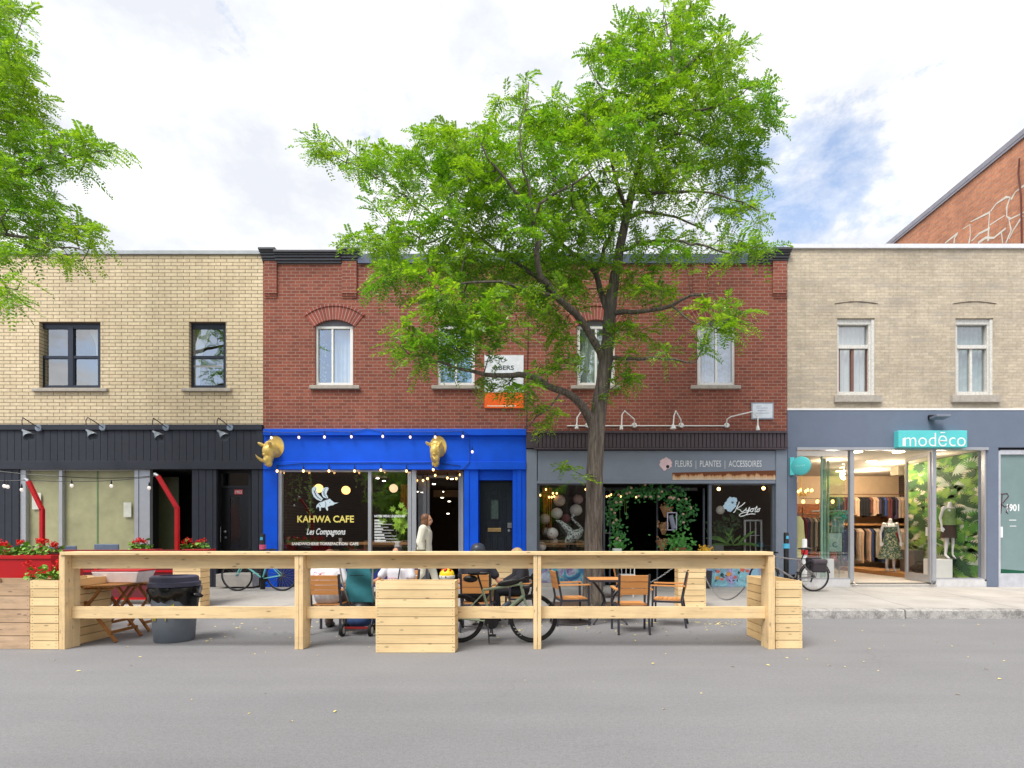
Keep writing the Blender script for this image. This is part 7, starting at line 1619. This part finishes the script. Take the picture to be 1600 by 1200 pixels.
blobs = [(1015, 95, 95, 62, TD, 1.2), (1095, 95, 95, 60, TD-.2, 1.2), (1060, 30, 70, 50, TD, .9, .5), (1150, 165, 62, 60, TD-.3, 1.1), (1000, 180, 100, 65, TD-.2, 1.5), (1100, 215, 95, 55, TD+.3, 1.3), (1165, 262, 48, 42, TD+.3, .8), (1060, 285, 105, 52, TD, 1.4), (1150, 325, 55, 32, TD-.3, .8), (1185, 385, 30, 18, TD-.9, .4), (1110, 385, 95, 26, TD-.6, .8), (1025, 385, 70, 25, TD-.3, .8),
 (940, 235, 95, 70, TD-.8, 1.5), (862, 195, 75, 55, TD-.6, 1.2), (800, 240, 85, 72, TD-.8, 1.4), (722, 245, 76, 60, TD-.8, 1.2), (650, 255, 68, 48, TD-.2, 1.0), (575, 250, 58, 32, TD+.2, .8), (512, 238, 42, 24, TD+.2, .5), (760, 310, 105, 58, TD-1.0, 1.4), (665, 320, 95, 52, TD-.5, 1.2), (600, 375, 66, 28, TD-.6, .8), (700, 390, 100, 48, TD-.9, 1.2), (625, 430, 56, 30, TD-1.2, .7), (560, 382, 28, 16, TD-.6, .4), (805, 385, 100, 60, TD-1.0, 1.4), (875, 325, 85, 62, TD-.8, 1.5), (935, 345, 75, 60, TD-.2, 1.5),
 (690, 468, 68, 34, TD-1.7, .8), (650, 528, 60, 40, TD-1.7, .6), (705, 550, 66, 34, TD-1.5, .6), (765, 500, 60, 45, TD-1.4, .8), (835, 450, 70, 45, TD-1.2, .9), (900, 430, 60, 50, TD-.3, .9, .7), (880, 560, 36, 45, TD-.6, .5, .8), (800, 600, 50, 26, TD-1.1, .5), (1000, 450, 60, 36, TD-.1, .8, .8), (1000, 520, 52, 38, TD-.2, .6, .8), (975, 590, 28, 30, TD-.1, .4, .7), (1122, 498, 50, 40, TD-1.0, .6, 1.3), (1065, 548, 45, 18, TD-.5, .5), (1150, 470, 22, 22, TD-1.0, .3), (835, 645, 34, 34, TD-.8, .4, .8), (895, 738, 20, 28, TD-.4, .25, 1.2), (828, 125, 20, 34, TD-1.2, .4, .6), (760, 170, 24, 34, TD-1.2, .4, .6), (680, 195, 22, 24, TD-.5, .4, .5), (935, 108, 36, 40, TD-.5, .6), (965, 70, 60, 45, TD, .9), (1195, 175, 26, 30, TD-.3, .5), (1050, 150, 90, 50, TD+.5, 1), (850, 420, 90, 40, TD+.6, 1.0, 1.2), (760, 440, 70, 40, TD+.2, .9), (720, 490, 60, 40, TD-1.2, .8), (860, 500, 45, 35, TD-.4, .8)]
TREE = grow('tall leafy honey locust tree with furrowed trunk between the cafe and flower shop', (X(926, TD), TD, SW(TD)), limbs, [(a, b, c, d_, e+(.35 if 260 < b < 470 and 690 < a < 960 else .15 if b < 300 else 0), *f) for a, b, c, d_, e, *f in blobs], 1330, 10, 11, (.20, .38))
LD = 9.6
limbs2 = [
 [(-150, 960, LD, .3), (-152, 900, LD, .2), (-150, 700, LD, .18), (-140, 540, LD, .15), (-120, 420, LD, .11), (-90, 320, LD, .08), (-50, 220, LD, .06), (-20, 130, LD, .04), (10, 60, LD, .02)],
 [(-130, 480, LD, .07), (-90, 420, LD-.3, .06), (-40, 385, LD-.5, .045), (0, 366, LD-.6, .034), (45, 372, LD-.7, .026), (85, 385, LD-.8, .018), (140, 392, LD-.9, .009)],
 [(-100, 350, LD, .06), (-50, 310, LD-.2, .045), (0, 290, LD-.3, .034), (50, 268, LD-.4, .024), (100, 250, LD-.4, .016), (170, 235, LD-.4, .008)],
 [(-60, 240, LD, .05), (-20, 200, LD+.2, .036), (20, 170, LD+.3, .024), (60, 140, LD+.3, .012)],
 [(-135, 520, LD, .05), (-80, 480, LD-.8, .036), (-30, 450, LD-1.2, .024), (25, 452, LD-1.4, .012)],
 [(0, 290, LD-.3, .03), (40, 310, LD-.1, .022), (80, 330, LD, .014), (120, 350, LD, .008)],
]
blobs2 = [(5, 90, 50, 60, LD, 1), (20, 170, 60, 50, LD+.1, 1), (60, 225, 55, 40, LD-.2, .9), (120, 238, 60, 34, LD-.4, .8), (165, 232, 28, 18, LD-.4, .5), (20, 260, 70, 45, LD-.4, 1.1), (40, 325, 70, 40, LD-.3, 1.0), (95, 355, 60, 26, LD-.4, .8), (140, 368, 26, 14, LD-.6, .5), (40, 385, 70, 22, LD-.7, .8), (110, 398, 34, 16, LD-.9, .5), (10, 455, 45, 26, LD-1.4, .6), (-20, 210, 70, 90, LD, 1.3, .6), (-40, 360, 60, 80, LD-.5, 1.2, .5), (-60, 110, 70, 80, LD, 1.2, .4), (-10, 15, 60, 40, LD, 1, .6), (30, 120, 30, 30, LD, .6)]
grow('honey locust branches reaching in at the left edge above the tan building', (X(-150, LD), LD, SW(LD)), limbs2, blobs2, 430, 9, 5, (.20, .37))
# two more street trees behind the camera, seen as reflections in the shop glass
for i, (x, s, a, lab) in enumerate(((-13.5, 1.0, 150, 'honey locust across the street furthest left'), (-8.2, .92, 250, 'honey locust across the street opposite the tan building'), (-3.2, 1.0, 20, 'honey locust across the street opposite the cafe'), (2.4, .95, 200, 'honey locust across the street opposite the flower shop'), (8.0, 1.05, 90, 'honey locust across the street opposite the boutique'))):
    c = dup(TREE, None, None, lab)
    c.matrix_basis = Matrix.Translation((x, -12.4-(i % 2)*.8, -3.0)) @ Matrix.Rotation(R(a), 4, 'Z') @ Matrix.Scale(s, 4) @ Matrix.Translation((0, 0, -.15))
